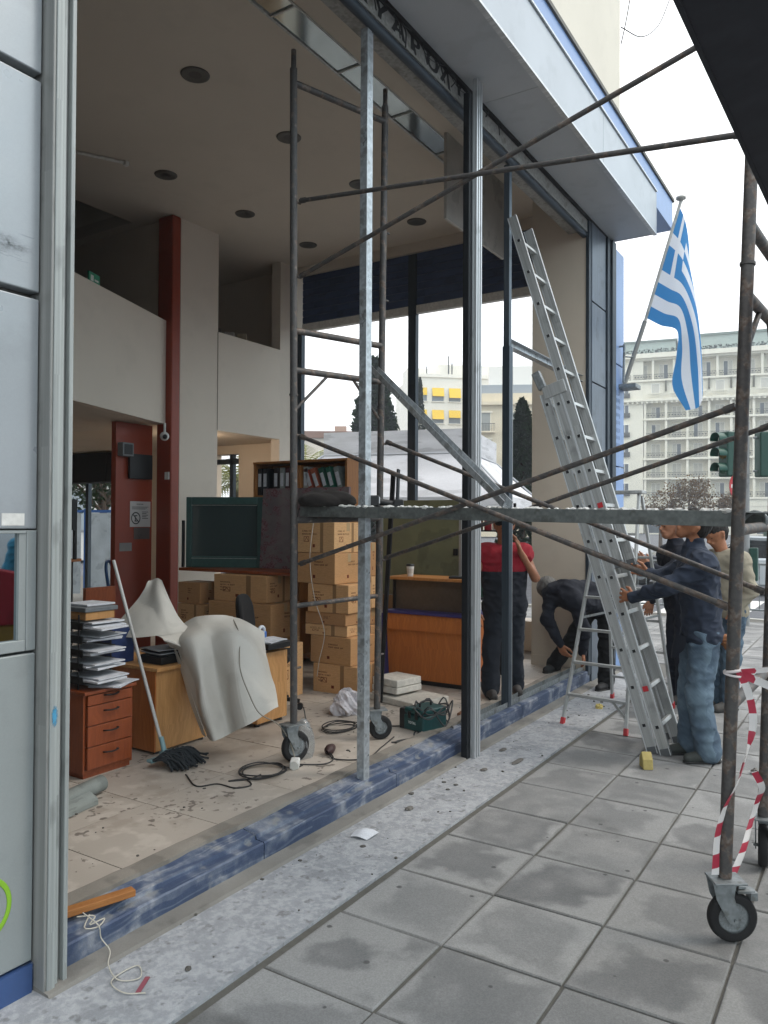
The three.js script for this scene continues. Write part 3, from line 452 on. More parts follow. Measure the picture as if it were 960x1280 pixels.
// ============================================================ triple extension ladder
{
  const lad = thing('extension_ladder', 'long three part aluminium extension ladder leaning on the shop front', 'ladder', [5.9, 0, 1.17]);
  const k = 0.31, zAt = (o, y) => o - k * y, up = V(0, 1, -k).normalize();
  const dirt = mats.alu, holeM = mats.blackPlastic, redM = M(0xb3242c, 0.5);
  const section = (o, y0, y1, xs0, xs1, red) => {
    const s = new THREE.Group(); s.name = 'section'; lad.add(s);
    for (const x of [xs0, xs1]) {
      const st = part(s, 'stile', bar([x, y0, zAt(o, y0)], [x, y1, zAt(o, y1)], 0.025, 0.078, [1, 0, 0], 0.004), dirt);
      const lipz = 0.034; for (const e of [-1, 1]) part(st, 'edge_lip', bar([x - 0.014, y0 + e * lipz * 0.3, zAt(o, y0) + e * lipz], [x - 0.014, y1 + e * lipz * 0.3, zAt(o, y1) + e * lipz], 0.006, 0.007, [1, 0, 0]), mats.steel);
      part(st, 'end_cap', bar([x, y0 - 0.001, zAt(o, y0)], [x, y0 + 0.05, zAt(o, y0 + 0.05)], 0.03, 0.084, [1, 0, 0], 0.005), M(0x55585a, 0.7));
    }
    let n = 0;
    for (let y = y0 + 0.2; y < y1 - 0.05; y += 0.27) {
      part(s, 'rung', bar([xs0 - 0.0145, y, zAt(o, y)], [xs1, y, zAt(o, y)], 0.03, 0.03, up, 0.004), dirt);
      part(s, red === n ? 'red_rung_plug' : 'rung_plug', bar([xs0 - 0.0165, y, zAt(o, y)], [xs0 - 0.0145, y, zAt(o, y)], red === n ? 0.04 : 0.022, red === n ? 0.04 : 0.022, up), red === n ? redM : holeM); n++;
    }
    return s;
  };
  section(0.0, 0.002, 2.72, 0.0, 0.44, -1); section(0.094, 0.002, 2.78, 0.0, 0.40, 1); section(0.176, 1.36, 4.2, 0.003, 0.35, 1);
  part(lad, 'guide_bracket', bar([0.0, 2.7, zAt(0.094, 2.7)], [0.0, 2.8, zAt(0.094, 2.8)], 0.04, 0.19, [1, 0, 0], 0.006), mats.alu);
  part(lad, 'top_hook', bar([0.0, 2.76, zAt(0.0, 2.76)], [0.0, 2.9, zAt(-0.02, 2.9)], 0.045, 0.07, [1, 0, 0], 0.01), mats.galvDull);
}
// ============================================================ stepladder
{
  const sl = thing('stepladder', 'open aluminium stepladder with red feet standing by the plinth', 'stepladder', [6.9, 0, 0.6]);
  const F = [[-0.55, 0, -0.28], [-0.63, 0, 0.27]], Bk = [[0.64, 0, -0.2], [0.565, 0, 0.38]], topF = [[-0.02, 1.95, -0.09], [-0.02, 1.95, 0.22]], topB = [[0.03, 1.93, -0.08], [0.03, 1.93, 0.23]];
  const redM = M(0xb23035, 0.6), l = (a, b, t) => A(a).lerp(A(b), t);
  const side = (f, t, ts, w) => {
    for (let i = 0; i < 2; i++) { const g = part(sl, 'leg', bar(l(f[i], t[i], 0.02), t[i], 0.045, 0.022, [1, 0, 0], 0.003), mats.alu); part(g, 'rubber_foot', bar(f[i], l(f[i], t[i], 0.028), 0.052, 0.03, [1, 0, 0], 0.004), redM); }
    for (const q of ts) part(sl, w > 0.04 ? 'tread' : 'crossbar', bar(l(f[0], t[0], q), l(f[1], t[1], q), w, 0.022, [1, 0, 0], 0.003), mats.alu);
  };
  side(F, topF, [0.125, 0.26, 0.4, 0.54, 0.68, 0.82], 0.05); side(Bk, topB, [0.12, 0.27, 0.42, 0.57, 0.72], 0.028);
  part(sl, 'top_step', box(0.16, 0.03, 0.38, 0.0, 1.965, 0.07, 0.006), mats.alu);
  for (const i of [0, 1]) part(sl, 'spreader', bar(l(F[i], topF[i], 0.45), l(Bk[i], topB[i], 0.45), 0.02, 0.004, [0, 1, 0]), mats.galvDull);
  part(sl, 'brace_strut', bar(l(F[1], topF[1], 0.06), l(F[1], topF[1], 0.125).lerp(l(F[0], topF[0], 0.125), 0.25), 0.012, 0.02, [1, 0, 0]), mats.alu);
}
// ============================================================ flag on a pole at the corner
{
  const pole = thing('flagpole', 'slanting white metal flagpole fixed to the shop corner', 'flagpole', [9.2, 3.3, 0.0]);
  part(pole, 'lower_tube', rod([0.12, 0.02, 0.02], [0.15, 0.78, 0.26], 0.026, 16), M(0xa9a8a2, 0.5, { map: T.grime }));
  part(pole, 'pole', rod([0.15, 0.76, 0.255], [0.15, 2.12, 0.665], 0.018, 14), M(0xd4d2cb, 0.4, { map: T.grime }));
  part(pole, 'finial', lathe([[0.001, 0], [0.02, 0.0], [0.024, 0.02], [0.055, 0.03], [0.055, 0.055], [0.02, 0.07], [0.001, 0.075]], 18).translate(0.15, 2.11, 0.665), M(0xa9a8a2, 0.4));
  part(pole, 'bracket', merge(span(-0.03, 0.2, -0.02, 0.03, 0.001, 0.2, 0.004), rod([0.0, 0.05, 0.05], [0.0, 0.5, 0.06], 0.014, 10), rod([0.0, 0.36, 0.05], [0.14, 0.36, 0.15], 0.01, 8), rod([0.0, 0.48, 0.003], [0.0, 0.48, 0.07], 0.012, 8)), mats.galvDull);
  // the cloth: nine stripes with the white cross in the canton
  const t = canvasTex(540, 360, (c, w, h) => {
    c.fillStyle = '#dfe3ea'; c.fillRect(0, 0, w, h); c.fillStyle = '#3f86c0';
    for (let i = 0; i < 9; i += 2) c.fillRect(0, i * h / 9, w, h / 9);
    c.fillRect(0, 0, h * 5 / 9, h * 5 / 9); c.fillStyle = '#dfe3ea'; c.fillRect(0, h * 2 / 9, h * 5 / 9, h / 9); c.fillRect(h * 2 / 9, 0, h / 9, h * 5 / 9);
  });
  const rows = [
    [[9.35, 5.34, 0.655], [9.36, 5.22, 0.70], [9.40, 5.0, 0.735], [9.46, 4.6, 0.74], [9.50, 4.15, 0.70], [9.50, 3.75, 0.72]],
    [[9.35, 4.93, 0.535], [9.32, 4.82, 0.63], [9.34, 4.7, 0.70], [9.43, 4.35, 0.80], [9.42, 3.9, 0.85], [9.44, 3.4, 0.87]],
    [[9.35, 4.52, 0.41], [9.31, 4.40, 0.56], [9.32, 4.32, 0.67], [9.34, 3.98, 0.79], [9.35, 3.52, 0.845], [9.37, 3.03, 0.86]],
    [[9.35, 4.11, 0.285], [9.33, 4.0, 0.45], [9.31, 3.92, 0.625], [9.33, 3.62, 0.618], [9.31, 3.28, 0.58], [9.34, 2.99, 0.72]],
  ].map((r) => r.map((p) => [p[0] - 9.2, p[1] - 3.3, p[2]]));
  const fl = single('flag', patch(rows, 44, 30), new THREE.MeshPhysicalMaterial({ map: t, roughness: 0.9, side: THREE.DoubleSide, transmission: 0.3, thickness: 0 }), 'blue and white striped flag with a white cross hanging limp from the pole', 'flag');
  t.flipY = true; { const uv = fl.geometry.attributes.uv; for (let i = 0; i < uv.count; i++) uv.setY(i, 1 - uv.getY(i)); }
  fl.position.set(9.2, 3.3, 0);
}
// ============================================================ red and white barrier tape
{
  const tt = canvasTex(256, 64, (c, w, h) => { c.fillStyle = '#e6e2e0'; c.fillRect(0, 0, w, h); c.fillStyle = '#b5344a'; c.beginPath(); c.moveTo(0, 0); c.lineTo(112, 0); c.lineTo(128, h); c.lineTo(16, h); c.fill(); });
  tt.wrapS = THREE.RepeatWrapping;
  const tm = new THREE.MeshPhysicalMaterial({ map: tt, roughness: 0.35, side: THREE.DoubleSide, transmission: 0.15, thickness: 0 });
  const ribbon = (label, pts, width, axis, parts = 36) => { // axis: way the width runs at each point
    const c = new THREE.CatmullRomCurve3(pts.map(A)), Lc = c.getLength(), pos = [], uv = [], idx = [], R = rng(pts.length * 7), ax = axis.map(A), axc = new THREE.CatmullRomCurve3(ax.length === 1 ? [ax[0], ax[0].clone().add(V(1e-4, 0, 0))] : ax);
    for (let i = 0; i <= parts; i++) { const t = i / parts, p = c.getPointAt(t), w = axc.getPoint(t).normalize().multiplyScalar(width / 2 * (0.85 + 0.3 * fbm(t * 0.6, 0.4, 8, 3, 17))); for (const s of [-1, 0, 1]) { const q = p.clone().addScaledVector(w, s); if (!s) q.add(V(0.006, 0, 0.006)); pos.push(q.x, q.y, q.z); uv.push(t * Lc / 0.13, (s + 1) / 2); } }
    for (let i = 0; i < parts; i++) for (let s = 0; s < 2; s++) { const a = i * 3 + s; idx.push(a, a + 3, a + 1, a + 1, a + 3, a + 4); }
    const g = new THREE.BufferGeometry(); g.setAttribute('position', new THREE.Float32BufferAttribute(pos, 3)); g.setAttribute('uv', new THREE.Float32BufferAttribute(uv, 2)); g.setIndex(idx); g.computeVertexNormals(); return single('barrier_tape', g, tm, label, 'barrier tape');
  };
  ribbon('red and white tape bellying out beside the scaffold post and hanging down along it', [[3.44, 1.1, 2.085], [3.47, 1.0, 2.12], [3.478, 0.88, 2.135], [3.46, 0.76, 2.11], [3.43, 0.64, 2.078], [3.41, 0.56, 2.045], [3.395, 0.44, 2.015], [3.392, 0.27, 2.005]], 0.03, [[0.5, 0, 0.8], [0.5, 0, 0.8], [0.2, -0.4, 0.9], [0.7, -0.6, -0.3], [0.6, 0.5, 0.2], [0.6, 0.1, 0.4], [0.6, 0, 0.5], [0.5, 0, 0.8]]);
  ribbon('red and white tape stretched level away from the knot on the scaffold post', [[3.445, 1.09, 2.09], [3.52, 1.1, 2.2], [3.75, 1.12, 2.5], [4.2, 1.13, 2.95]], 0.022, [[0, 1, 0.2], [0.2, 0.6, 0.7], [0, 1, 0]]);
  ribbon('red and white tape sagging away from the knot on the scaffold post', [[3.445, 1.085, 2.09], [3.5, 1.04, 2.18], [3.62, 0.96, 2.36], [3.9, 0.92, 2.7]], 0.03, [[0, 1, 0.2], [0.3, 0.8, 0.5], [0, 1, 0]]);
  ribbon('red and white tape end tied round the foot of the second scaffold castor', [[4.13, 0.50, 2.06], [4.16, 0.42, 2.09], [4.19, 0.35, 2.07], [4.16, 0.24, 2.04], [4.05, 0.14, 2.02], [3.96, 0.03, 1.98]], 0.032, [[0.5, 0.1, 0.8], [0.6, 0.3, 0.7], [0.3, 0, 1]]);
  single('tape_knot', merge(new THREE.TorusGeometry(0.03, 0.006, 8, 20).rotateX(1.4).translate(3.455, 1.09, 2.06), new THREE.TorusGeometry(0.031, 0.005, 8, 20).rotateX(1.75).translate(3.455, 1.075, 2.06)), M(0xd8d0d0, 0.5), 'pale twisted tape knot round the scaffold post', 'knot');
}
for (const [lb, pts] of [['thin wire arching away from the upper corner of the building', [[9.23, 7.6, 0.01], [9.7, 7.7, 0.12], [10.1, 8.0, 0.22], [10.6, 8.7, 0.3]]], ['thin wire running steeply up from the building corner under the arching wire', [[9.23, 7.4, 0.01], [9.3, 7.7, 0.05], [9.45, 8.2, 0.08], [9.7, 8.9, 0.1]]]]) single('overhead_wire', wireGeo(pts, 0.007, 30, 5), mats.blackPlastic, lb, 'wire');
// ============================================================ dark parasol over the pavement
{
  const um = thing('parasol', 'large charcoal square parasol over the pavement', 'parasol', [2.3, 0, 3.79], -0.035);
  const cm = M(0x3c3f46, 0.95, { map: T.cloth, side: THREE.DoubleSide, transmission: 0.02, thickness: 0 }), s = 1.55, y = 2.78, h = 3.35, c = [0, h, 0];
  const cor = [[-s, y, -s], [s, y, -s], [s, y, s], [-s, y, s]], gs = [];
  for (let i = 0; i < 4; i++) { const a = cor[i], b = cor[(i + 1) % 4]; part(um, 'canopy_panel', (() => { const g = patch([[a, [(a[0] + b[0]) / 2, y - 0.015, (a[2] + b[2]) / 2], b], [A(a).lerp(A(c), 0.5).toArray(), [(a[0] + b[0]) / 4, y + (h - y) * 0.47, (a[2] + b[2]) / 4], A(b).lerp(A(c), 0.5).toArray()], [A(a).lerp(A(c), 0.97).toArray(), [(a[0] + b[0]) * 0.015, h - 0.02, (a[2] + b[2]) * 0.015], A(b).lerp(A(c), 0.97).toArray()]], 14, 10); const uv = g.attributes.uv; for (let k = 0; k < uv.count; k++) uv.setXY(k, uv.getX(k) * 3, uv.getY(k) * 1.6); return g; })(), cm); part(um, 'hem', bar(a, b, 0.03, 0.012, [0, 1, 0]), cm); part(um, 'rib', bar([a[0] * 0.98, a[1] - 0.03, a[2] * 0.98], [0, h - 0.05, 0], 0.03, 0.02, [0, 1, 0]), mats.blackSteel); }
  part(um, 'pole', rod([0, 0, 0], [0, h + 0.05, 0], 0.03, 16), mats.blackSteel); part(um, 'base', box(0.6, 0.08, 0.6, 0, 0.045, 0, 0.01), mats.blackSteel);
}

// ============================================================ inside the shop: furniture and clutter
function drawersUnit() {
  const o = thing('drawer_unit', 'orange wood unit of four drawers with black handles under the paper trays', 'drawer unit', [3.13, FLOOR, -1.62]);
  part(o, 'carcass', merge(span(-0.18, -0.165, 0.03, 0.50, -0.22, 0.2), span(0.165, 0.18, 0.03, 0.50, -0.22, 0.2), span(-0.165, 0.165, 0.03, 0.05, -0.22, 0.2), span(-0.165, 0.165, 0.05, 0.5, -0.22, -0.205)), mats.woodRed);
  part(o, 'top', span(-0.19, 0.19, 0.501, 0.522, -0.225, 0.228, 0.004), mats.woodRed); part(o, 'plinth', span(-0.17, 0.17, 0, 0.03, -0.2, 0.19), mats.woodRed);
  for (const [y0, y1] of [[0.055, 0.185], [0.19, 0.31], [0.315, 0.43], [0.435, 0.495]]) {
    const d = part(o, 'drawer', span(-0.162, 0.162, y0, y1, 0.18, 0.22, 0.003), mats.woodRed);
    part(d, 'handle', wireGeo([[-0.05, (y0 + y1) / 2 + 0.02, 0.221], [-0.045, (y0 + y1) / 2 + 0.022, 0.24], [0, (y0 + y1) / 2 + 0.018, 0.246], [0.045, (y0 + y1) / 2 + 0.022, 0.24], [0.05, (y0 + y1) / 2 + 0.02, 0.221]], 0.005, 16, 6), mats.blackSteel);
  }
}
drawersUnit();
{
  const tr = thing('paper_tray_tower', 'black letter trays crammed with white papers standing on the drawer unit', 'paper trays', [3.11, FLOOR + 0.524, -1.6]);
  const R = rng(12);
  for (let k = 0; k < 5; k++) {
    const y = 0.03 + k * 0.082; const t = part(tr, 'tray', merge(span(-0.14, 0.13, y, y + 0.006, -0.17, 0.14), span(-0.14, -0.134, y + 0.006, y + 0.045, -0.17, 0.14), span(0.124, 0.13, y + 0.006, y + 0.045, -0.17, 0.1)), mats.blackPlastic);
    for (let j = 0; j < 3; j++) { const g = new THREE.BoxGeometry(0.23, 0.005 + R() * 0.008, 0.31, 6, 1, 6), p = g.attributes.position, c1 = (R() - 0.3) * 0.5, c2 = R() * 0.02; for (let i = 0; i < p.count; i++) p.setY(i, p.getY(i) - Math.max(0, p.getZ(i)) ** 2 * c1 * 1.2 + Math.max(0, p.getX(i)) * c2); g.computeVertexNormals(); metric(g); g.rotateY((R() - 0.5) * 0.35); g.translate((R() - 0.4) * 0.05, y + 0.013 + j * 0.013, 0.02 + R() * 0.08); part(t, 'paper', g, mats.paper); }
  }
  for (const [x, z] of [[-0.138, -0.16], [0.127, -0.16], [-0.138, 0.1], [0.127, 0.06]]) part(tr, 'post', span(x - 0.004, x + 0.004, 0, 0.45, z - 0.004, z + 0.004), mats.blackPlastic);
  single('folder_box', span(2.99, 3.2, 1.088, 1.135, -1.73, -1.46, 0.003), mats.card, 'buff cardboard folder box on the paper trays', 'folder');
  single('grey_binder', span(2.98, 3.22, 1.137, 1.165, -1.76, -1.45, 0.006), M(0x6d7276, 0.6, { map: T.speck }), 'grey ring binder lying on top of the paper trays', 'binder');
  single('envelope_pad', span(3.06, 3.27, 1.1665, 1.178, -1.66, -1.44, 0.002).rotateY(0.02), mats.paper, 'white pad of paper at the very top of the tray stack', 'paper pad');
  for (const [y, t] of [[0.678, 0.5], [0.684, 0.25]]) { const g = span(-0.13, 0.13, 0, 0.006, -0.1, 0.1).rotateY(t); g.translate(3.2, y - 0.003, -1.47); single('loose_papers', g, mats.paper, y < 0.68 ? 'lower fan of white sheets lying over the edge of the drawer unit' : 'upper fan of white sheets lying over the edge of the drawer unit', 'papers'); }
}
{ // desk with two pedestals
  const o = thing('desk', 'light wood office desk half hidden by a white vinyl sheet', 'desk', [3.53, FLOOR, -1.45]);
  part(o, 'desk_top', span(-0.02, 1.26, 0.548, 0.572, -0.62, 0.03, 0.003), mats.woodLight);
  part(o, 'pedestal', span(0.0, 0.46, 0.02, 0.547, -0.55, 0.0, 0.003), mats.woodLight); part(o, 'side_panel', span(-0.012, -0.001, 0.02, 0.547, -0.56, 0.0), mats.wood);
  part(o, 'modesty_panel', span(0.46, 0.86, 0.14, 0.5, -0.1, -0.085), mats.woodLight);
  part(o, 'pedestal', span(0.86, 1.2, 0.03, 0.547, -0.42, 0.12, 0.003), mats.woodLight);
  for (const [x, z] of [[0.03, -0.03], [0.43, -0.03], [0.9, 0.08], [1.16, 0.08]]) part(o, 'foot', new THREE.CylinderGeometry(0.018, 0.02, 0.03, 10).translate(x, 0.012, z), mats.blackPlastic);
}
{
  const mk = (name, label, cat, x, y, z, fn) => { const o = thing(name, label, cat, [x, y, z]); fn(o); };
  mk('document_tray', 'black tray of dark papers on the desk end beside the mop handle', 'tray', 3.75, 0.725, -1.6, (o) => { part(o, 'tray', span(-0.15, 0.15, 0, 0.05, -0.12, 0.12, 0.006), mats.blackPlastic); const R = rng(4); for (let i = 0; i < 4; i++) part(o, 'sheet', span(-0.13, 0.13, 0.052 + i * 0.012, 0.058 + i * 0.012, -0.11, 0.11).rotateY((R() - 0.5) * 0.5), i % 2 ? M(0x8b8d90, 0.8) : mats.blackPlastic); });
  single('blue_box_file', span(3.42, 3.62, 0.725, 0.96, -1.98, -1.78, 0.004), M(0x1d3566, 0.6, { map: T.speck }), 'dark blue box file standing behind the white sheet', 'box file');
  mk('desk_tray', 'black desk tray with white forms at the chair end of the desk', 'tray', 4.62, 0.725, -1.42, (o) => { part(o, 'tray', span(-0.17, 0.12, 0, 0.045, -0.12, 0.14, 0.005), mats.blackPlastic); part(o, 'form', span(-0.15, 0.1, 0.046, 0.052, -0.1, 0.1).rotateY(0.2), mats.paper); part(o, 'form', span(-0.1, 0.1, 0.053, 0.058, -0.1, 0.1).rotateY(-0.3), mats.paper); });
  mk('tape_dispenser', 'blue tape dispenser standing on the desk papers', 'tape dispenser', 4.6, 0.784, -1.5, (o) => { part(o, 'base', span(-0.06, 0.06, 0, 0.05, -0.025, 0.025, 0.01), M(0x4a6fae, 0.3)); part(o, 'roll', new THREE.TorusGeometry(0.03, 0.014, 10, 24).translate(0.02, 0.055, 0), M(0xc9ced4, 0.2)); });
  const ch = thing('office_chair', 'black office swivel chair behind the desk', 'office chair', [4.92, FLOOR, -1.7], 0.5);
  const back = new THREE.SphereGeometry(1, 28, 20); { const p = back.attributes.position; for (let i = 0; i < p.count; i++) { const x = p.getX(i), y = p.getY(i), z = p.getZ(i), s = (v) => Math.sign(v) * Math.abs(v) ** 0.6; p.setXYZ(i, s(x) * 0.21 * (1 - 0.12 * y), s(y) * 0.2, s(z) * 0.035 + x * x * 0.03); } back.computeVertexNormals(); }
  part(ch, 'backrest', back.rotateX(-0.12).translate(0, 0.74, -0.2), M(0x17181b, 0.9, { map: T.cloth })); part(ch, 'seat', span(-0.22, 0.22, 0.4, 0.47, -0.2, 0.22, 0.03), M(0x17181b, 0.9, { map: T.cloth }));
  part(ch, 'back_bar', bar([0, 0.42, -0.15], [0, 0.66, -0.23], 0.05, 0.012, [1, 0, 0]), mats.blackSteel); part(ch, 'gas_lift', rod([0, 0.08, 0], [0, 0.4, 0], 0.024, 14), mats.blackSteel);
  for (let k = 0; k < 5; k++) { const a = k * 1.2566 + 0.4, x = Math.cos(a) * 0.28, z = Math.sin(a) * 0.28; const l = part(ch, 'base_leg', bar([0, 0.1, 0], [x, 0.07, z], 0.03, 0.035, [0, 1, 0], 0.006), mats.blackPlastic); part(l, 'castor', new THREE.CylinderGeometry(0.027, 0.027, 0.045, 16).rotateX(Math.PI / 2).rotateY(a).translate(x, 0.027, z), mats.blackPlastic); }
}
{ // white vinyl sheet thrown over the desk
  const vin = M(0xcbc8c0, 0.6, { map: T.soft, side: THREE.DoubleSide });
  const o = thing('vinyl_sheet', 'stiff white vinyl sheet bunched up and draped over the desk', 'sheet', [3.8, FLOOR, -1.3]);
  const L = (r) => r.map((q) => q.map((p) => [p[0] - 3.8, p[1] - FLOOR, p[2] + 1.3]));
  const drape = patch(L([
    [[3.785, 0.901, -1.667], [3.901, 0.963, -1.576], [3.955, 1.021, -1.396], [4.114, 1.004, -1.334], [4.144, 0.976, -1.193], [4.238, 0.902, -1.141]],
    [[3.714, 0.863, -1.500], [3.677, 0.903, -1.278], [3.799, 0.920, -1.216], [3.825, 0.926, -1.044], [3.969, 0.879, -1.005], [4.143, 0.767, -1.013]],
    [[3.701, 0.704, -1.376], [3.631, 0.721, -1.168], [3.751, 0.706, -1.129], [3.728, 0.732, -0.923], [3.876, 0.692, -0.877], [4.081, 0.621, -0.929]],
    [[3.692, 0.478, -1.265], [3.620, 0.488, -1.097], [3.740, 0.496, -1.058], [3.712, 0.558, -0.858], [3.839, 0.563, -0.788], [4.023, 0.523, -0.836]],
    [[3.716, 0.264, -1.177], [3.642, 0.283, -1.031], [3.741, 0.313, -0.987], [3.724, 0.405, -0.806], [3.842, 0.465, -0.749], [3.970, 0.478, -0.771]]]), 60, 50);
  const curl = patch(L([
    [[3.714, 0.863, -1.500], [3.751, 0.852, -1.572], [3.831, 0.840, -1.596]],
    [[3.701, 0.704, -1.376], [3.736, 0.685, -1.451], [3.817, 0.659, -1.475]],
    [[3.692, 0.478, -1.265], [3.728, 0.462, -1.340], [3.808, 0.443, -1.363]],
    [[3.716, 0.264, -1.177], [3.742, 0.279, -1.247], [3.815, 0.320, -1.262]]]), 16, 40);
  const tri = (t) => Math.abs(t - Math.floor(t) - 0.5) * 2;
  const bend = (g, s) => { const p = g.attributes.position, n = g.attributes.normal; for (let i = 0; i < p.count; i++) { const x = p.getX(i), y = p.getY(i), z = p.getZ(i), w = fbm((x + y * 0.5) * 0.2 + 2, (z - y * 0.7) * 0.2 + 2, 8, 3, s), k = (w - 0.5) * 0.04 + 0.026 * (tri((x * 0.8 + z * 1.1 + y * 0.9) * 1.35 + s * 0.31 + w) - 0.5) + 0.02 * (tri((x * 1.3 - z * 0.9 + y * 0.35) * 1.7 + s * 0.17) - 0.5); p.setXYZ(i, x + n.getX(i) * k, y + n.getY(i) * k, z + n.getZ(i) * k); } return toCreasedNormals(plain((g.computeVertexNormals(), g)), 0.22); };
  part(o, 'drape', bend(drape, 140), vin); part(o, 'curled_edge', curl, vin);
  part(o, 'raised_corner', bend(patch(L([
    [[3.798, 1.251, -1.843], [3.824, 1.273, -1.840], [3.835, 1.285, -1.803], [3.836, 1.265, -1.745]],
    [[3.727, 1.140, -1.884], [3.756, 1.154, -1.801], [3.757, 1.160, -1.687], [3.807, 1.142, -1.646]],
    [[3.643, 1.022, -1.907], [3.655, 1.038, -1.739], [3.704, 1.044, -1.586], [3.814, 1.034, -1.563]],
    [[3.557, 0.884, -1.934], [3.558, 0.906, -1.671], [3.654, 0.942, -1.481], [3.840, 0.940, -1.449]]]), 34, 34), 141), vin);
  part(o, 'folded_edge', bend(patch(L([[[3.637, 0.922, -1.62], [3.702, 0.934, -1.518], [3.855, 0.92, -1.464]], [[3.612, 0.894, -1.473], [3.662, 0.863, -1.396], [3.75, 0.806, -1.352]], [[3.70, 0.84, -1.5], [3.74, 0.80, -1.42], [3.8, 0.74, -1.38]]]), 20, 14), 142), vin);
}
const cableM = M(0x2c2b2b, 0.6), cableW = M(0xb9b3a8, 0.6);
single('thin_cord', wireGeo([[4.13, 1.01, -1.35], [3.877, 0.92, -1.04], [3.72, 0.74, -0.885], [3.70, 0.6, -0.79], [3.71, 0.49, -0.715], [3.829, 0.401, -0.66], [3.866, 0.299, -0.60], [3.88, 0.16, -0.55]], 0.004, 60, 6), M(0x8a8478, 0.7), 'thin cord trailing over the vinyl sheet down to the floor', 'cord');
{ // mop
  const o = thing('mop', 'string mop with a white handle leaning on the desk', 'mop', [3.43, FLOOR, -1.22]);
  part(o, 'handle', rod([0.015, 0.1, -0.07], [0.06, 1.27, -0.62], 0.0115, 14), M(0xc9c9c6, 0.35, { map: T.grime }));
  part(o, 'socket', rod([0.012, 0.04, -0.04], [0.02, 0.16, -0.09], 0.018, 14, 0.015), M(0x7b9ba0, 0.4)); part(o, 'clamp', merge(box(0.2, 0.02, 0.05, -0.03, 0.05, -0.03, 0.006), box(0.09, 0.05, 0.03, 0.01, 0.06, -0.035, 0.008)), M(0x6f8f95, 0.4));
  const R = rng(31), gs = []; for (let i = 0; i < 110; i++) { const a = -0.35 + R() * 1.9, l = 0.14 + R() * 0.2, s = (R() - 0.5) * 0.2; const e = [s * 0.6 + Math.cos(a) * l * 0.9 - 0.06, 0.008 + R() * 0.02, Math.sin(a) * l * 0.75 - 0.02]; gs.push(wireGeo([[s - 0.03, 0.05, -0.03 + R() * 0.02], [s * 0.8 + e[0] * 0.35, 0.055 + R() * 0.035, e[2] * 0.35], [e[0] * 0.75 + s * 0.2, 0.025 + R() * 0.035, e[2] * 0.75], e], 0.0055 + R() * 0.003, 9, 5)); }
  const st = part(o, 'mop_strings', merge(gs), M(0x2d3236, 0.95, { map: T.speck })); st.userData.kind = 'stuff';
}
{ // roll of grey sheet on the floor
  const o = thing('vinyl_roll', 'small roll of grey vinyl on the tiled floor by the drawer unit', 'roll', [2.62, FLOOR, -1.1], 0.22);
  const sp2 = []; for (let i = 0; i <= 60; i++) { const t = i / 60 * 15, r = 0.02 + t * 0.0019; sp2.push([Math.cos(t) * r, Math.sin(t) * r + 0.05]); }
  const pos = [], idx = []; sp2.forEach(([a, b]) => { pos.push(-0.35, b, a, 0.27, b, a); }); for (let i = 0; i < 60; i++) { const a = i * 2; idx.push(a, a + 1, a + 2, a + 1, a + 3, a + 2); } const g = new THREE.BufferGeometry(); g.setAttribute('position', new THREE.Float32BufferAttribute(pos, 3)); g.setIndex(idx); g.computeVertexNormals(); metric(g);
  part(o, 'rolled_part', g, M(0x8d9490, 0.6, { side: THREE.DoubleSide, map: T.grime }));
  part(o, 'loose_flap', patch([[[-0.35, 0.06, 0.045], [0.12, 0.06, 0.045]], [[-0.35, 0.03, 0.075], [0.14, 0.02, 0.08]], [[-0.35, 0.004, 0.09], [0.1, 0.004, 0.12]]], 6, 8), M(0x8d9490, 0.6, { side: THREE.DoubleSide, map: T.grime }));
}
single('wooden_batten', bar([1.90, 0.167, -0.105], [2.17, 0.165, -0.03], 0.028, 0.045, [0, 1, 0], 0.004), M(0xa9713a, 0.7, { map: T.wood }), 'short wooden batten lying on the plinth edge', 'batten');

// --- cables and small things on the floor
const cable = (label, pts, r = 0.0045, m = cableM, name = 'cable', seg = 90) => single(name, wireGeo(pts.map((p) => [p[0], (p[2] ?? FLOOR + 0.006), p[1]]), r, seg, 6), m, label, 'cable');
const loop = (cx, cz, r, n, y0 = FLOOR + 0.006, sq = 0.8, s = 1) => { const R = rng(s), o = []; for (let i = 0; i < n * 7; i++) { const a = i / 7 * 6.283; const q = r * (0.85 + R() * 0.3); o.push([cx + Math.cos(a) * q, cz + Math.sin(a) * q * sq, y0 + i * 0.0012]); } return o; };
cable('black cable coiled on the tiles beside the white plug', [...loop(3.64, -0.62, 0.15, 3, FLOOR + 0.006, 0.8, 5), [3.8, -0.52], [3.88, -0.5]]);
cable('thin black cable running over the tiles from the mop to the coil', [[3.35, -0.98], [3.24, -0.76], [3.33, -0.70], [3.34, -0.56], [3.42, -0.52], [3.48, -0.62], [3.40, -0.68], [3.5, -0.6], [3.6, -0.6]]);
cable('black cable winding past the dark plug towards the steel stud', [[3.86, -0.56], [3.98, -0.4], [4.1, -0.42], [4.16, -0.5, FLOOR + 0.02], [4.1, -0.42], [4.2, -0.25], [4.5, -0.3], [4.75, -0.36]]);
cable('black cable coiled beside the white plastic bag', [[4.62, -1.08, 0.3], [4.6, -1.0], ...loop(4.72, -0.82, 0.15, 3, FLOOR + 0.006, 0.7, 9), [4.95, -0.6], [5.05, -0.45]]);
cable('black cable lying in loops over the green tool case', [[4.62, -0.3], [4.75, -0.2], [4.95, -0.3], ...loop(5.12, -0.25, 0.17, 4, FLOOR + 0.15, 0.7, 14).map((p, i) => [p[0], p[1], FLOOR + 0.03 + 0.17 * Math.abs(Math.sin(i * 1.7 + 0.5))]), [5.3, -0.2], [5.2, -0.12]], 0.006, M(0x3a3a3a, 0.6), 'cable', 200);
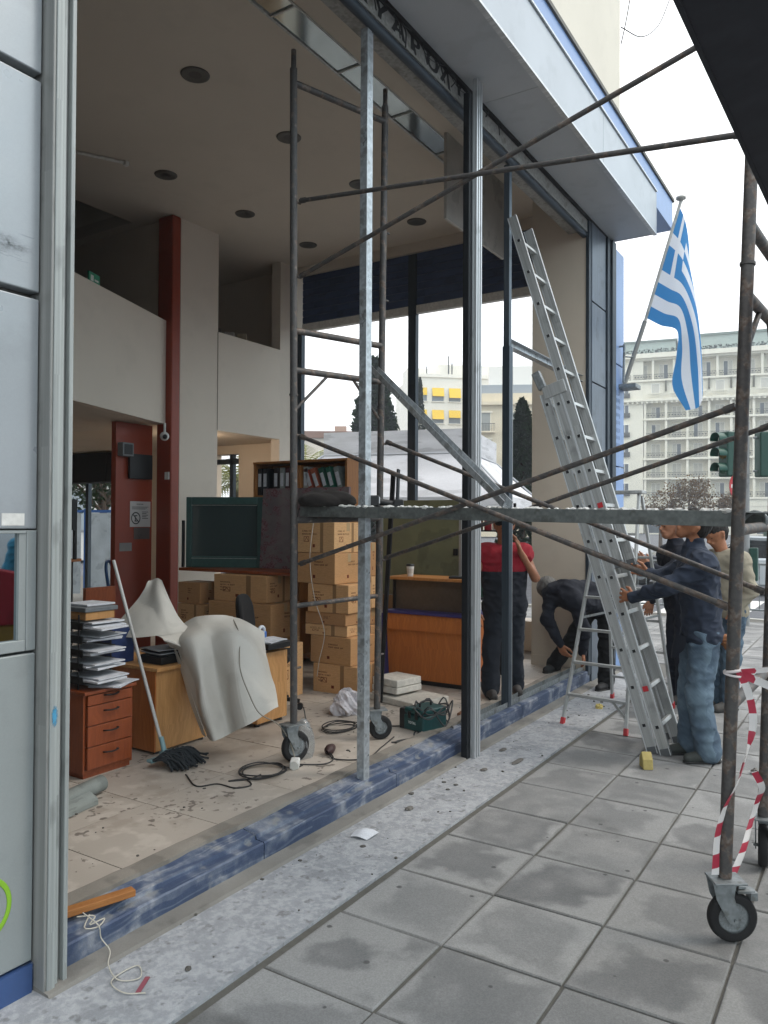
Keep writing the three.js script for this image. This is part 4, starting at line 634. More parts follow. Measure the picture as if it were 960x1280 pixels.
cable('dark cable trailing from the tool case over the screed edge', [[5.0, -0.3], [4.8, -0.2], [4.68, -0.16], [4.6, -0.2], [4.65, -0.28], [4.8, -0.22]], 0.007);
cable('thin white flex hanging down in front of the carton stack', [[5.6, -1.75, 1.7], [5.55, -1.75, 1.35], [5.56, -1.70, 1.0], [5.6, -1.62, 0.7], [5.58, -1.66, 0.45], [5.6, -1.7, 0.3]], 0.0035, cableW);
cable('black cord hanging off the inner end of the scaffold deck', [[3.98, -0.62, 1.78], [4.0, -0.66, 1.7], [3.97, -0.68, 1.55], [3.99, -0.68, 1.45]], 0.004);
{
  const pl = thing('socket_block', 'white socket block on the end of the coiled cable', 'socket', [3.84, FLOOR, -0.53], 0.6); part(pl, 'body', span(-0.06, 0.05, 0.002, 0.05, -0.03, 0.03, 0.012), mats.white); part(pl, 'face', new THREE.CylinderGeometry(0.026, 0.026, 0.012, 18).rotateZ(Math.PI / 2).translate(-0.064, 0.027, 0), M(0xb9b7b0, 0.5));
  const pb = thing('plug', 'dark red rubber plug on the tiles near the steel stud', 'plug', [4.17, FLOOR, -0.5], 0.3); part(pb, 'body', lathe([[0.001, -0.05], [0.025, -0.045], [0.034, 0], [0.03, 0.03], [0.012, 0.045], [0.008, 0.06]], 18).rotateZ(Math.PI / 2).translate(0, 0.036, 0), M(0x3a2422, 0.6)); part(pb, 'pin', merge(rod([0.05, 0.045, 0], [0.07, 0.045, 0], 0.003, 8), rod([0.05, 0.027, 0], [0.07, 0.027, 0], 0.003, 8)), mats.steel);
  const bag = new THREE.IcosahedronGeometry(1, 24), p = bag.attributes.position; const pts = []; for (let i = 0; i < p.count; i++) { const v = V(p.getX(i), p.getY(i), p.getZ(i)).normalize(), c = 0.62 + 0.6 * Math.abs(fbm(v.x * 0.16 + v.y * 0.05 + 3, v.z * 0.16 + v.y * 0.11 + 3, 8, 4, 150) - 0.5) * 2 + (v.y > 0.3 ? v.y * 0.35 * (v.x > 0 ? 1 : 0.3) : 0); p.setXYZ(i, v.x * 0.17 * c, Math.max(0, v.y * 0.13 * c + 0.055), v.z * 0.15 * c); } bag.computeVertexNormals();
  single('plastic_bag', bag.translate(5.14, FLOOR, -1.05), M(0xd6d2d6, 0.35, { transmission: 0.2, thickness: 0, side: THREE.DoubleSide }), 'crumpled white plastic bag on the tiles in front of the cartons', 'plastic bag');
  const film = new THREE.IcosahedronGeometry(1, 16), q = film.attributes.position; for (let i = 0; i < q.count; i++) { const v = V(q.getX(i), q.getY(i), q.getZ(i)).normalize(), c = 0.7 + 0.7 * fbm(v.x * 0.2 + 3 + v.y * 0.1, v.z * 0.2 + 3, 8, 3, 155); q.setXYZ(i, v.x * 0.09 * c, Math.max(0, v.y * 0.14 * c + 0.09), v.z * 0.07 * c); } film.computeVertexNormals();
  single('clear_wrap', film.translate(4.02, FLOOR, -0.62), M(0xe2e6e8, 0.15, { transmission: 0.85, thickness: 0, side: THREE.DoubleSide }), 'crumple of clear plastic wrap on the tiles by the scaffold castor', 'plastic wrap');
  const foam = thing('foam_slab', 'flat white polystyrene slab on the floor in front of the wooden counter', 'polystyrene', [5.8, FLOOR, -0.86], -0.25); part(foam, 'slab', span(-0.22, 0.22, 0.002, 0.055, -0.27, 0.27, 0.008), M(0xd3cdc2, 0.95, { map: T.speck })); part(foam, 'raised_edge', span(-0.2, 0.2, 0.056, 0.075, -0.25, -0.2, 0.004), M(0xd3cdc2, 0.95, { map: T.speck }));
  const fb = thing('foam_box', 'white polystyrene box lying on the polystyrene slab', 'polystyrene', [5.82, FLOOR + 0.076, -0.99], -0.2); part(fb, 'lower_half', span(-0.16, 0.16, 0.0, 0.055, -0.15, 0.15, 0.01), M(0xdcd7cd, 0.95, { map: T.speck })); part(fb, 'upper_half', span(-0.157, 0.157, 0.058, 0.12, -0.147, 0.147, 0.01), M(0xdcd7cd, 0.95, { map: T.speck }));
  const tc = thing('tool_case', 'dark green plastic tool case under looping cables', 'tool case', [5.1, FLOOR, -0.3], -0.25); const gm = M(0x12494a, 0.45, { map: T.speck }); part(tc, 'body', span(-0.13, 0.13, 0.0, 0.115, -0.1, 0.1, 0.012), gm); part(tc, 'lid', span(-0.13, 0.13, 0.118, 0.165, -0.1, 0.1, 0.016), gm); part(tc, 'handle', wireGeo([[-0.06, 0.165, 0], [-0.055, 0.195, 0], [0.055, 0.195, 0], [0.06, 0.165, 0]], 0.008, 20, 8), mats.blackPlastic); part(tc, 'latch', span(-0.137, -0.131, 0.09, 0.14, -0.05, -0.02, 0.002), mats.blackPlastic); part(tc, 'latch', span(-0.137, -0.131, 0.09, 0.14, 0.02, 0.05, 0.002), mats.blackPlastic);
  { const t = canvasTex(128, 40, (c) => { c.clearRect(0, 0, 128, 40); c.fillStyle = '#d8e2e0'; c.font = 'bold 30px sans-serif'; c.fillText('TOTAL', 8, 31); }); const g = new THREE.PlaneGeometry(0.11, 0.034).rotateY(-Math.PI / 2).translate(-0.1325, 0.06, 0); part(tc, 'maker_print', g, new THREE.MeshPhysicalMaterial({ map: t, transparent: true, alphaTest: 0.3, roughness: 0.6 })); }
  single('black_charger', span(5.0, 5.09, FLOOR, FLOOR + 0.15, -0.47, -0.4, 0.01), mats.blackPlastic, 'upright black block behind the green tool case', 'charger');
  single('short_pipe', rod([5.55, FLOOR + 0.016, -0.25], [5.85, FLOOR + 0.016, -0.29], 0.014, 12), M(0x8a5a3c, 0.6, { map: T.grime }), 'short brown pipe lying on the screed beside the shutter guide', 'pipe');
}
// --- cartons: printed cardboard, each its own thing
{
  const printTex = (lines, seed, tape) => canvasTex(256, 192, (c, w, h) => {
    const R = rng(seed); c.fillStyle = '#ffffff'; c.fillRect(0, 0, w, h); for (let i = 0; i < 2600; i++) { const v = 225 + R() * 30; c.fillStyle = `rgb(${v},${v - 2},${v - 6})`; c.fillRect(R() * w, R() * h, 2 + R() * 22, 1); }
    if (tape) { c.fillStyle = '#b0aca6'; c.fillRect(w * 0.62, 0, 22, h); }
    c.fillStyle = '#5b4232'; c.font = 'bold 15px sans-serif'; lines.forEach((l, i) => c.fillText(l, w * (tape ? 0.12 : 0.45), 60 + i * 19));
    c.strokeStyle = '#7a4a34'; c.lineWidth = 3; if (seed % 2) { c.strokeRect(w * 0.18, h * 0.48, 34, 30); c.beginPath(); c.moveTo(w * 0.2, h * 0.62); c.lineTo(w * 0.25, h * 0.5); c.lineTo(w * 0.3, h * 0.62); c.stroke(); } c.fillStyle = '#8a4632'; c.fillRect(w * 0.42, h * 0.72, 16, 20);
  });
  const txt = [['MODEL', 'QTY: 1 SET', 'N.W.', 'G.W.'], ['FRAGILE', 'THIS SIDE UP'], ['C/NO. 12', 'MADE IN P.R.C.'], ['QTY: 4', 'SIZE', 'N.W.']];
  const cm = txt.map((l, i) => M([0xc4986a, 0xb98d60, 0xcca274, 0xae8258][i], 0.92, { map: printTex(l, i + 3, i % 2 === 0) }));
  let n = 0;
  const carton = (label, x0, x1, y0, y1, z0, z1, turn = 0) => {
    const w = x1 - x0, h = y1 - y0 - 0.003, d = z1 - z0, o = thing('carton', label, 'cardboard box', [(x0 + x1) / 2, y0, (z0 + z1) / 2], turn, 'cardboard boxes');
    const g = new RoundedBoxGeometry(w, h, d, 2, 0.006), p = g.attributes.position, nn = g.attributes.normal, uv = g.attributes.uv; // one print per face
    for (let i = 0; i < p.count; i++) { const ax = Math.abs(nn.getX(i)), ay = Math.abs(nn.getY(i)), az = Math.abs(nn.getZ(i)); if (ay > ax && ay > az) uv.setXY(i, 0.02, 0.02 + (p.getX(i) / w + 0.5) * 0.05); else if (ax > az) uv.setXY(i, 0.5 + p.getZ(i) / d * (nn.getX(i) < 0 ? 1 : -1), 0.5 + p.getY(i) / h); else uv.setXY(i, 0.5 + p.getX(i) / w * (nn.getZ(i) > 0 ? 1 : -1), 0.5 + p.getY(i) / h); }
    part(o, 'body', g.translate(0, h / 2, 0), cm[n % 4]);
    part(o, 'tape', merge(span(-0.024, 0.024, h, h + 0.001, -d / 2 + 0.004, d / 2 - 0.004), span(-0.024, 0.024, h - 0.08, h - 0.004, d / 2, d / 2 + 0.001)), M(0xa58a62, 0.35)); part(o, 'flap_edge', span(-w / 2 - 0.001, w / 2 - 0.006, h - 0.004, h - 0.0015, -0.004, 0.004), mats.cardDark); n++; return o;
  };
  const F = FLOOR; const ord = ['bottom', 'second', 'third, a flat one', 'fourth, a flat one', 'fifth', 'sixth', 'topmost'];
  [[5.66, 6.06, F, 0.41, -1.79, -1.31, 0.02], [5.67, 6.07, 0.41, 0.66, -1.83, -1.37, -0.03], [5.68, 6.05, 0.66, 0.76, -1.9, -1.44, 0.04], [5.67, 6.05, 0.76, 0.87, -1.89, -1.43, -0.02], [5.66, 6.06, 0.87, 1.13, -1.86, -1.42, 0.05], [5.65, 6.08, 1.13, 1.41, -1.97, -1.53, -0.04], [5.66, 6.08, 1.41, 1.69, -1.98, -1.55, -0.03]].forEach((b, i) => carton(`cardboard carton, ${ord[i]} of the tall stack beside the scaffold`, b[0], b[1], b[2], b[3], b[4], b[5], b[6]));
  const ord2 = ['bottom', 'second', 'third', 'fourth', 'topmost'];
  [[6.12, 6.3, F, 0.43], [6.12, 6.3, 0.43, 0.72], [6.13, 6.3, 0.72, 0.88], [6.12, 6.3, 0.88, 1.18], [6.12, 6.3, 1.18, 1.5]].forEach((b, i) => carton(`cardboard carton, ${ord2[i]} of the narrow stack between tall stack and wooden counter`, b[0], b[1], b[2], b[3], -1.95, -1.5 + (i % 2) * 0.04));
  carton('wide cardboard carton with two dark straps under the shelf, below the television', 5.72, 6.12, 0.9, 1.165, -3.1, -2.42, 0.03);
  carton('cardboard carton under the wide strapped carton below the shelf', 5.66, 6.1, 0.56, 0.9, -3.12, -2.3);
  carton('cardboard carton at the foot of the pile below the shelf', 5.64, 6.1, F, 0.56, -3.1, -2.3);
  carton('small carton, topmost of the low pile beside the red column', 5.72, 6.0, 0.84, 1.06, -3.62, -3.3);
  carton('small carton in the middle of the low pile beside the red column', 5.70, 6.0, 0.6, 0.84, -3.6, -3.22);
  carton('small carton at the bottom of the low pile beside the red column', 5.70, 6.0, F, 0.6, -3.62, -3.28);
  carton('cardboard carton standing on the floor behind the office chair', 5.2, 5.5, F, 0.62, -2.1, -1.78);
}
{ // long shelf with television, painted board, binder cabinet
  const sh = thing('long_shelf', 'long red brown shelf board on steel brackets above the cartons', 'shelf', [5.8, 1.17, -2.95]);
  part(sh, 'board', span(0.0, 0.75, 0, 0.03, -0.75, 0.95, 0.004), mats.woodRed); for (const z of [-0.7, 0.12, 0.9]) part(sh, 'upright', span(0.68, 0.72, -1.02, 0, z - 0.02, z + 0.02), mats.blackSteel);
  const tv = thing('television', 'big old television with teal casing and a dark glossy screen', 'television', [6.06, 1.201, -3.3], 0.45); const teal = M(0x3a5a56, 0.4, { map: T.speck });
  part(tv, 'casing', merge(span(0, 0.06, 0, 0.75, -0.42, -0.36, 0.006), span(0, 0.06, 0, 0.75, 0.36, 0.42, 0.006), span(0, 0.06, 0.67, 0.75, -0.36, 0.36, 0.006), span(0, 0.06, 0, 0.12, -0.36, 0.36, 0.006), span(0.06, 0.4, 0.05, 0.7, -0.38, 0.38, 0.02)), teal);
  part(tv, 'screen', span(0.02, 0.035, 0.12, 0.67, -0.36, 0.36), M(0x2b3a3b, 0.05, { clearcoat: 1 })); part(tv, 'trim', merge(span(-0.003, 0.0, 0.095, 0.1, -0.36, 0.36), span(-0.003, 0.0, 0.66, 0.665, -0.36, 0.36)), mats.alu);
  for (const z of [-0.46, 0.46, 0.5]) part(tv, 'speaker_strip', span(0.01, 0.05, 0, 0.5, z - 0.012, z + 0.012, 0.003), mats.blackPlastic);
  const pt = tex(512, (u, v) => { const a = fbm(u, v, 8, 5, 161), b = fbm(u, v, 20, 5, 162), e = Math.min(u, 1 - u, v, 1 - v), fl = sm(0.50, 0.60, b) * sm(0.38, 0.05, e + (a - 0.5) * 0.3); let c = mix3([0.36, 0.33, 0.34], [0.50, 0.46, 0.46], a); return mix3(c, mix3([0.36, 0.15, 0.18], [0.55, 0.45, 0.47], hash(u * 90, v * 90, 163)), fl * 0.8); }, 1);
  const pb = thing('painted_board', 'grey board with a maroon floral border leaning on the shelf beside the television', 'painted board', [6.15, 1.201, -2.32], 0); { const g = new THREE.BoxGeometry(0.03, 0.83, 1.1); g.rotateZ(-0.06); part(pb, 'board', g.translate(0.03, 0.42, 0), M(0xf0f0f0, 0.7, { map: pt })); part(pb, 'edge_strip', span(0.06, 0.075, 0.0, 0.8, -0.56, -0.55), mats.woodRed); }
  const cb = thing('binder_cabinet', 'open wooden cabinet holding ring binders above the painted board', 'cabinet', [6.75, FLOOR, -2.85]); const W = M(0xa8703a, 0.5, { map: T.wood });
  part(cb, 'side', span(0, 0.33, 0, 2.2, -0.66, -0.635), W); part(cb, 'side', span(0, 0.33, 0, 2.2, 0.635, 0.66), W); part(cb, 'divider', span(0.01, 0.33, 0, 2.17, -0.045, 0.015), W); part(cb, 'top', span(-0.005, 0.33, 2.2, 2.225, -0.665, 0.665), W); part(cb, 'back', span(0.31, 0.33, 0, 2.2, -0.635, 0.635), mats.wood);
  for (const y of [0.05, 0.65, 1.25, 1.82]) { part(cb, 'shelf', span(0.002, 0.31, y, y + 0.022, -0.634, -0.046), W); part(cb, 'shelf', span(0.002, 0.31, y, y + 0.022, 0.016, 0.634), W); }
  const cols = [0x23252a, 0x1f2227, 0x2a1c1e, 0x9aa09c, 0x4d1f26, 0x8f8a84, 0xb7b4ac, 0xa9462f, 0xb25a3a, 0x1f5b4a, 0x1f6a55, 0x8b9490], names = ['black', 'charcoal', 'dark brown', 'pale grey', 'maroon', 'warm grey', 'off white', 'red', 'orange', 'dark green', 'green', 'silver grey'];
  const bz = [-0.6, -0.52, -0.36, -0.27, -0.19, -0.11, 0.07, 0.17, 0.27, 0.37, 0.46, 0.56], tl = [0, 0, 0, 0, 0, 0, 0, -0.35, -0.38, -0.34, -0.3, -0.28];
  cols.forEach((c, i) => { const h = 0.31, b = thing('ring_binder', `${names[i]} ring binder ${tl[i] ? 'slanting' : 'upright'} in the wooden cabinet`, 'binder', [6.79, FLOOR + 1.843, -2.85 + bz[i]]); const g = span(0, 0.25, 0, h, -0.032, 0.032, 0.004).rotateX(tl[i]); part(b, 'cover', g, M(c, 0.6, { map: T.speck })); part(b, 'spine_label', span(-0.002, 0, 0.1, 0.25, -0.022, 0.022).rotateX(tl[i]), mats.paper); });
}
{ // reception counter
  const o = thing('reception_counter', 'orange wood reception counter with a purple ledge, brown panel and raised top', 'counter', [6.35, FLOOR, -1.0]); const W = M(0xbf7236, 0.45, { map: T.wood }), pur = M(0x3b3672, 0.5, { map: T.speck });
  const z0 = -0.44, z1 = 0.42; { const g = new THREE.BoxGeometry(0.5, 0.62, z1 - z0), p = g.attributes.position; for (let i = 0; i < p.count; i++) if (p.getY(i) < 0) { if (p.getX(i) < 0) p.setX(i, p.getX(i) + 0.06); } g.computeVertexNormals(); part(o, 'front_body', metric(g).translate(0.25, 0.36, (z0 + z1) / 2), W); }
  part(o, 'rail', span(-0.012, 0.5, 0.52, 0.672, z0 - 0.001, z1 + 0.001, 0.003), W); part(o, 'kick', span(0.1, 0.5, 0, 0.05, z0, z1), mats.blackPlastic); part(o, 'ledge', span(-0.03, 0.52, 0.674, 0.70, z0 - 0.02, z1 + 0.02, 0.003), pur);
  part(o, 'screen_panel', span(0.14, 0.155, 0.70, 0.985, z0 + 0.02, z1 - 0.05), M(0x5a4c3f, 0.35, { map: T.speck })); part(o, 'panel_post', span(0.12, 0.17, 0.70, 0.985, z1 - 0.05, z1 - 0.02), mats.blackPlastic); part(o, 'panel_post', span(0.12, 0.17, 0.70, 0.985, z0, z0 + 0.02), mats.blackPlastic);
  part(o, 'raised_top', span(0.05, 0.42, 0.99, 1.018, z0 - 0.02, z1 + 0.02, 0.004), M(0xb98149, 0.45, { map: T.wood })); part(o, 'side_fin', (() => { const g = extr([[-0.02, 0], [0.08, 0], [0.02, 0.67], [-0.03, 0.67]], 0.025); return g.translate(0, 0, z0 - 0.02); })(), pur);
  const cup = thing('coffee_cup', 'white paper coffee cup with a black lid on the counter top', 'cup', [6.5, FLOOR + 1.019, -1.26]); part(cup, 'cup', lathe([[0.001, 0], [0.028, 0], [0.038, 0.1]], 22), mats.white); part(cup, 'sleeve', lathe([[0.0315, 0.03], [0.036, 0.075]], 22), M(0xb9b4aa, 0.8)); part(cup, 'lid', lathe([[0.04, 0.098], [0.041, 0.106], [0.037, 0.118], [0.03, 0.12], [0.001, 0.118]], 22), mats.blackPlastic);
  const rc = thing('desk_phone', 'small black phone lying at the end of the counter top', 'phone', [6.48, FLOOR + 1.019, -0.75], 0.4); part(rc, 'body', span(-0.03, 0.03, 0, 0.022, -0.07, 0.07, 0.008), mats.blackPlastic); part(rc, 'keypad', span(-0.02, 0.02, 0.0222, 0.025, -0.04, 0.02, 0.001), M(0x3b3d42, 0.5));
  const bd = thing('display_board', 'pale olive display board in a slim metal frame behind the counter', 'board', [7.25, FLOOR, -1.55]); part(bd, 'sheet', span(0, 0.015, 0.75, 1.78, -0.5, 0.44), M(0x8b8a66, 0.8, { map: T.grime })); part(bd, 'frame_post', span(-0.01, 0.03, 0, 1.8, 0.44, 0.465), mats.alu); part(bd, 'frame_post', span(-0.01, 0.03, 0, 1.8, -0.525, -0.5), mats.alu); part(bd, 'lower_sheet', span(0.001, 0.014, 0.1, 0.745, -0.5, 0.44), M(0xa07c4e, 0.8, { map: T.grime })); part(bd, 'switch_box', span(-0.025, -0.0, 1.2, 1.27, 0.38, 0.43, 0.004), mats.blackPlastic);
}
{ // rack of supplies behind the man in the red vest
  const o = thing('supply_rack', 'dark metal rack of bottles and boxes behind the man in the red vest', 'rack', [7.3, FLOOR, -0.92]); const R = rng(71);
  for (const z of [-0.16, 0.26]) for (const x of [0, 0.35]) part(o, 'upright', span(x - 0.012, x + 0.012, 0, 1.75, z - 0.012, z + 0.012), mats.blackSteel); const ys = [0.35, 0.75, 1.1, 1.45]; for (const y of ys) part(o, 'shelf', span(-0.01, 0.36, y, y + 0.015, -0.17, 0.27), mats.blackSteel);
  const cc = [['red', 0xa12b33], ['white', 0xd6d6d2], ['blue', 0x3a5a9a], ['yellow', 0xb8a04a], ['grey', 0x77797c], ['green', 0x3a6a55], ['brown', 0x6a4631]], lv = ['lowest', 'second', 'third', 'top']; let k = 0;
  ys.forEach((y, j) => { for (let i = 0; i < 4; i++) { const [cn, c] = cc[k++ % 7], h = 0.12 + R() * 0.13, z = -1.04 + i * 0.1, b = thing('supply_bottle', `${cn} bottle on the ${lv[j]} shelf of the dark supply rack`, 'bottle', [7.35 + R() * 0.06, FLOOR + y + 0.0155, z]); const r = 0.03 + R() * 0.012; part(b, 'bottle', lathe([[0.001, 0], [r, 0], [r, h * 0.7], [r * 0.4, h * 0.85], [r * 0.4, h]], 14), M(c, 0.4)); part(b, 'cap', new THREE.CylinderGeometry(r * 0.48, r * 0.48, 0.025, 12).translate(0, h + 0.012, 0), mats.white); } });
  const bin = thing('black_bin', 'black wheeled bin standing at the foot of the corner pier', 'bin', [7.62, FLOOR, -0.72], 0.2); part(bin, 'body', span(-0.13, 0.13, 0.03, 0.5, -0.12, 0.12, 0.02), mats.blackPlastic); part(bin, 'lid', span(-0.14, 0.14, 0.502, 0.53, -0.13, 0.13, 0.008), mats.blackPlastic); for (const s of [-1, 1]) part(bin, 'wheel', new THREE.CylinderGeometry(0.04, 0.04, 0.03, 16).rotateX(Math.PI / 2).translate(0.1, 0.04, s * 0.11), mats.rubber);
}
{ // notices and fittings on the red wall
  const nt = canvasTex(256, 240, (c, w, h) => { c.fillStyle = '#b9b7b6'; c.fillRect(0, 0, w, h); c.fillStyle = '#3a3a3c'; c.font = 'bold 18px sans-serif'; c.fillText('ΠΡΟΣΟΧΗ', 80, 34); for (let i = 0; i < 3; i++) c.fillRect(24, 50 + i * 10, 208 - i * 20, 4); for (let i = 0; i < 5; i++) c.fillRect(150, 96 + i * 15, 76 - (i % 2) * 20, 6); c.strokeStyle = '#1c1c1e'; c.lineWidth = 10; c.beginPath(); c.arc(72, 158, 52, 0, 7); c.stroke(); c.beginPath(); c.moveTo(36, 122); c.lineTo(108, 194); c.stroke(); c.fillRect(56, 130, 34, 10); c.fillRect(60, 142, 12, 40); c.fillRect(56, 180, 34, 10); });
  const n1 = single('wall_notice', span(6.24, 6.55, 1.62, 1.93, -5.019, -5.016), M(0xffffff, 0.8, { map: nt }), 'grey notice with a round crossed out symbol on the red wall', 'notice');
  { const p = n1.geometry.attributes.position, uv = n1.geometry.attributes.uv; for (let i = 0; i < p.count; i++) uv.setXY(i, (p.getX(i) - 6.24) / 0.31, (p.getY(i) - 1.62) / 0.31); }
  single('wall_notice', span(6.30, 6.54, 1.47, 1.61, -5.019, -5.016), M(0x6c6360, 0.8, { map: T.grime }), 'torn smaller notice under the crossed out symbol notice', 'notice');
  single('wall_notice', span(6.09, 6.27, 1.33, 1.43, -5.019, -5.016), M(0x9b9896, 0.8, { map: T.grime }), 'pale card at the free edge of the red wall', 'notice');
  const scr = thing('wall_screen', 'black flat screen mounted high on the red wall', 'screen', [6.37, 2.2, -4.98]); part(scr, 'screen', span(-0.18, 0.16, 0.0, 0.3, -0.02, 0.02, 0.004), mats.blackPlastic); part(scr, 'mount', span(-0.05, 0.05, 0.1, 0.2, -0.039, -0.021), mats.blackSteel);
  const cam2 = thing('dome_camera', 'white dome camera under the mezzanine beside the red column', 'camera', [6.5, 2.72, -4.72]); part(cam2, 'body', new THREE.SphereGeometry(0.055, 20, 14), mats.white); part(cam2, 'lens', new THREE.SphereGeometry(0.03, 16, 12).translate(-0.025, -0.01, 0.035), mats.blackPlastic); part(cam2, 'bracket', rod([0, 0.04, 0], [0.02, 0.16, -0.02], 0.015, 10), mats.white);
  const jb = thing('speaker_box', 'grey speaker box at the top corner of the red wall', 'speaker', [6.14, 2.46, -4.98]); part(jb, 'box', span(-0.09, 0.07, 0, 0.16, -0.038, 0.06, 0.006), M(0x6f7274, 0.6)); part(jb, 'grille', span(-0.07, 0.05, 0.02, 0.14, 0.0605, 0.063), mats.blackPlastic);
  const ex = thing('exit_sign', 'small green sign standing on the mezzanine parapet', 'sign', [5.18, 4.151, -4.33], 0.36); part(ex, 'panel', span(-0.1, 0.1, 0, 0.12, -0.01, 0.01, 0.003), M(0x2f8a6a, 0.5)); part(ex, 'pictogram', merge(span(-0.07, -0.02, 0.03, 0.09, 0.0101, 0.012), span(0.0, 0.07, 0.04, 0.06, 0.0101, 0.012)), mats.white);
  const R = rng(9); ['grey', 'white', 'buff'].forEach((n, i) => { const g = span(-0.1, 0.1, 0, 0.1 + R() * 0.06, -0.07, 0.07, 0.01); g.rotateY(R()); const o = single('niche_parcel', g, M([0x77736c, 0xb9b4ab, 0x9a8a72][i], 0.9, { map: T.grime }), `${n} parcel on the ledge of the high wall niche`, 'parcel'); o.position.set(7.6 + i * 0.26, 4.175, -4.98); });
  const rd = thing('back_desk', 'dark high desk with a brown top standing under the mezzanine', 'desk', [4.5, FLOOR, -4.1], 0.36); part(rd, 'front', span(-0.6, 0.45, 0, 1.13, -0.3, 0.0, 0.004), mats.blackPlastic); part(rd, 'top', span(-0.65, 0.5, 1.131, 1.16, -0.35, 0.06, 0.004), mats.wood); part(rd, 'paper_pile', span(-0.1, 0.2, 1.161, 1.21, -0.2, -0.02, 0.004), M(0x9a6a74, 0.7, { map: T.card }));
  single('monitor_arm', merge(rod([4.82, FLOOR + 1.16, -4.1], [4.82, FLOOR + 1.75, -4.1], 0.02, 12), span(4.7, 4.74, FLOOR + 1.45, FLOOR + 1.75, -4.3, -3.98, 0.004)), mats.blackPlastic, 'black monitor arm standing on the high desk', 'monitor arm');
  single('orange_panel', span(4.12, 4.42, FLOOR, 1.13, -3.02, -2.98, 0.003), mats.woodRed, 'orange wood panel standing on edge behind the paper trays', 'wood panel');
}
// --- rubble and small litter
{
  const R = rng(303), gs = []; for (let i = 0; i < 220; i++) { const x = 1.95 + R() * 6, z = R() < 0.55 ? 0.03 + R() * 0.5 : -0.15 - Math.pow(R(), 1.6) * 1.1, s = 0.002 + Math.pow(R(), 5) * 0.012, g = new THREE.DodecahedronGeometry(s, 0); g.scale(1.4, 0.6, 1); g.rotateY(R() * 6); g.translate(x, (z > 0 ? 0.009 : FLOOR + 0.003), z); gs.push(g); }
  const o = struct('rubble_crumbs', merge(gs), M(0x5f5c57, 0.95, { map: T.speck })); o.userData.kind = 'stuff';
  const chunk = (label, x, y, z, s, m, name = 'rubble_piece') => { const g = new THREE.DodecahedronGeometry(1, 1), p = g.attributes.position; for (let i = 0; i < p.count; i++) { const k = 0.75 + 0.5 * hash(p.getX(i) * 50, p.getY(i) * 50 + p.getZ(i) * 31, 4); p.setXYZ(i, p.getX(i) * s[0] * k, p.getY(i) * s[1] * k, p.getZ(i) * s[2] * k); } g.computeVertexNormals(); const o2 = single(name, metric(toCreasedNormals(g, 0.5)), m, label, 'debris'); o2.position.set(x, y, z); };
  const dk = M(0x74706b, 0.95, { map: T.speck });
  chunk('dark mortar lump on the concrete strip beside the shutter guide', 5.35, 0.012, 0.22, [0.045, 0.006, 0.02], dk); chunk('flat dark mortar flake on the concrete strip edge', 5.15, 0.011, 0.42, [0.08, 0.004, 0.022], dk); chunk('dark mortar crumb near the shutter guide foot', 4.85, 0.012, 0.3, [0.03, 0.005, 0.02], dk); chunk('small black stone on the slabs near the second castor', 5.81, 0.016, 1.86, [0.028, 0.022, 0.024], dk); chunk('grey mortar flake in the middle of the concrete strip', 3.95, 0.012, 0.24, [0.03, 0.01, 0.02], dk);
  single('crumpled_paper', (() => { const g = patch([[[0, 0.002, 0], [0.06, 0.02, 0], [0.13, 0.004, 0.01]], [[0, 0.012, 0.05], [0.06, 0.035, 0.05], [0.12, 0.016, 0.06]], [[0.01, 0.002, 0.1], [0.06, 0.01, 0.11], [0.13, 0.003, 0.1]]], 12, 12); return g.translate(3.43, 0.008, 0.18); })(), mats.paper, 'crumpled scrap of white paper on the concrete strip', 'paper scrap');
  single('red_strip', span(-0.05, 0.05, 0, 0.002, -0.009, 0.009).rotateY(0.5).translate(1.93, 0.0085, 0.31), M(0x8a4a55, 0.7), 'faded red strip on the concrete strip near the wall', 'strip');
  const br = thing('scrubbing_brush', 'yellow scrubbing brush on the slabs before the ladder feet', 'brush', [5.53, 0.002, 1.21], 0.5); part(br, 'block', extr([[-0.05, 0], [0.05, 0], [0.045, 0.06], [0.0, 0.1], [-0.04, 0.06]], 0.06, 0.004).translate(0, 0.006, 0), M(0xb8a768, 0.85, { map: T.speck })); part(br, 'bristles', span(-0.045, 0.045, -0.0, 0.012, -0.028, 0.028), M(0x8b7a3a, 0.95));
  single('yellow_rag', (() => { const g = new THREE.IcosahedronGeometry(1, 4), p = g.attributes.position; for (let i = 0; i < p.count; i++) { const k = 0.7 + 0.6 * hash(p.getX(i) * 9, p.getZ(i) * 9 + p.getY(i) * 5, 6); p.setXYZ(i, p.getX(i) * 0.035 * k, Math.max(0, p.getY(i) * 0.03 * k + 0.012), p.getZ(i) * 0.03 * k); } g.computeVertexNormals(); return g.translate(7.05, 0.004, 0.42); })(), M(0xc9b672, 0.9), 'small yellow scrap under the stepladder', 'rag');
  single('string', wireGeo([[1.95, 0.16, -0.06], [1.97, 0.12, 0.01], [1.98, 0.07, 0.012], [1.99, 0.032, 0.05], [1.93, 0.022, 0.12], [1.9, 0.012, 0.22], [1.95, 0.012, 0.27], [2.0, 0.012, 0.2], [1.88, 0.012, 0.2], [1.86, 0.012, 0.3], [1.9, 0.012, 0.36]], 0.0025, 90, 5), M(0xb9b4a8, 0.9), 'pale string hanging over the plinth beside the frame post', 'string');
  single('string', wireGeo([[1.93, 0.15, -0.07], [1.99, 0.135, -0.04], [1.95, 0.125, -0.02], [2.02, 0.12, -0.02], [1.97, 0.115, 0.004], [1.93, 0.12, -0.02], [1.98, 0.14, -0.06]], 0.003, 60, 5), M(0xb9b4a8, 0.9), 'tangle of pale string on the plinth by the wooden batten', 'string');
}

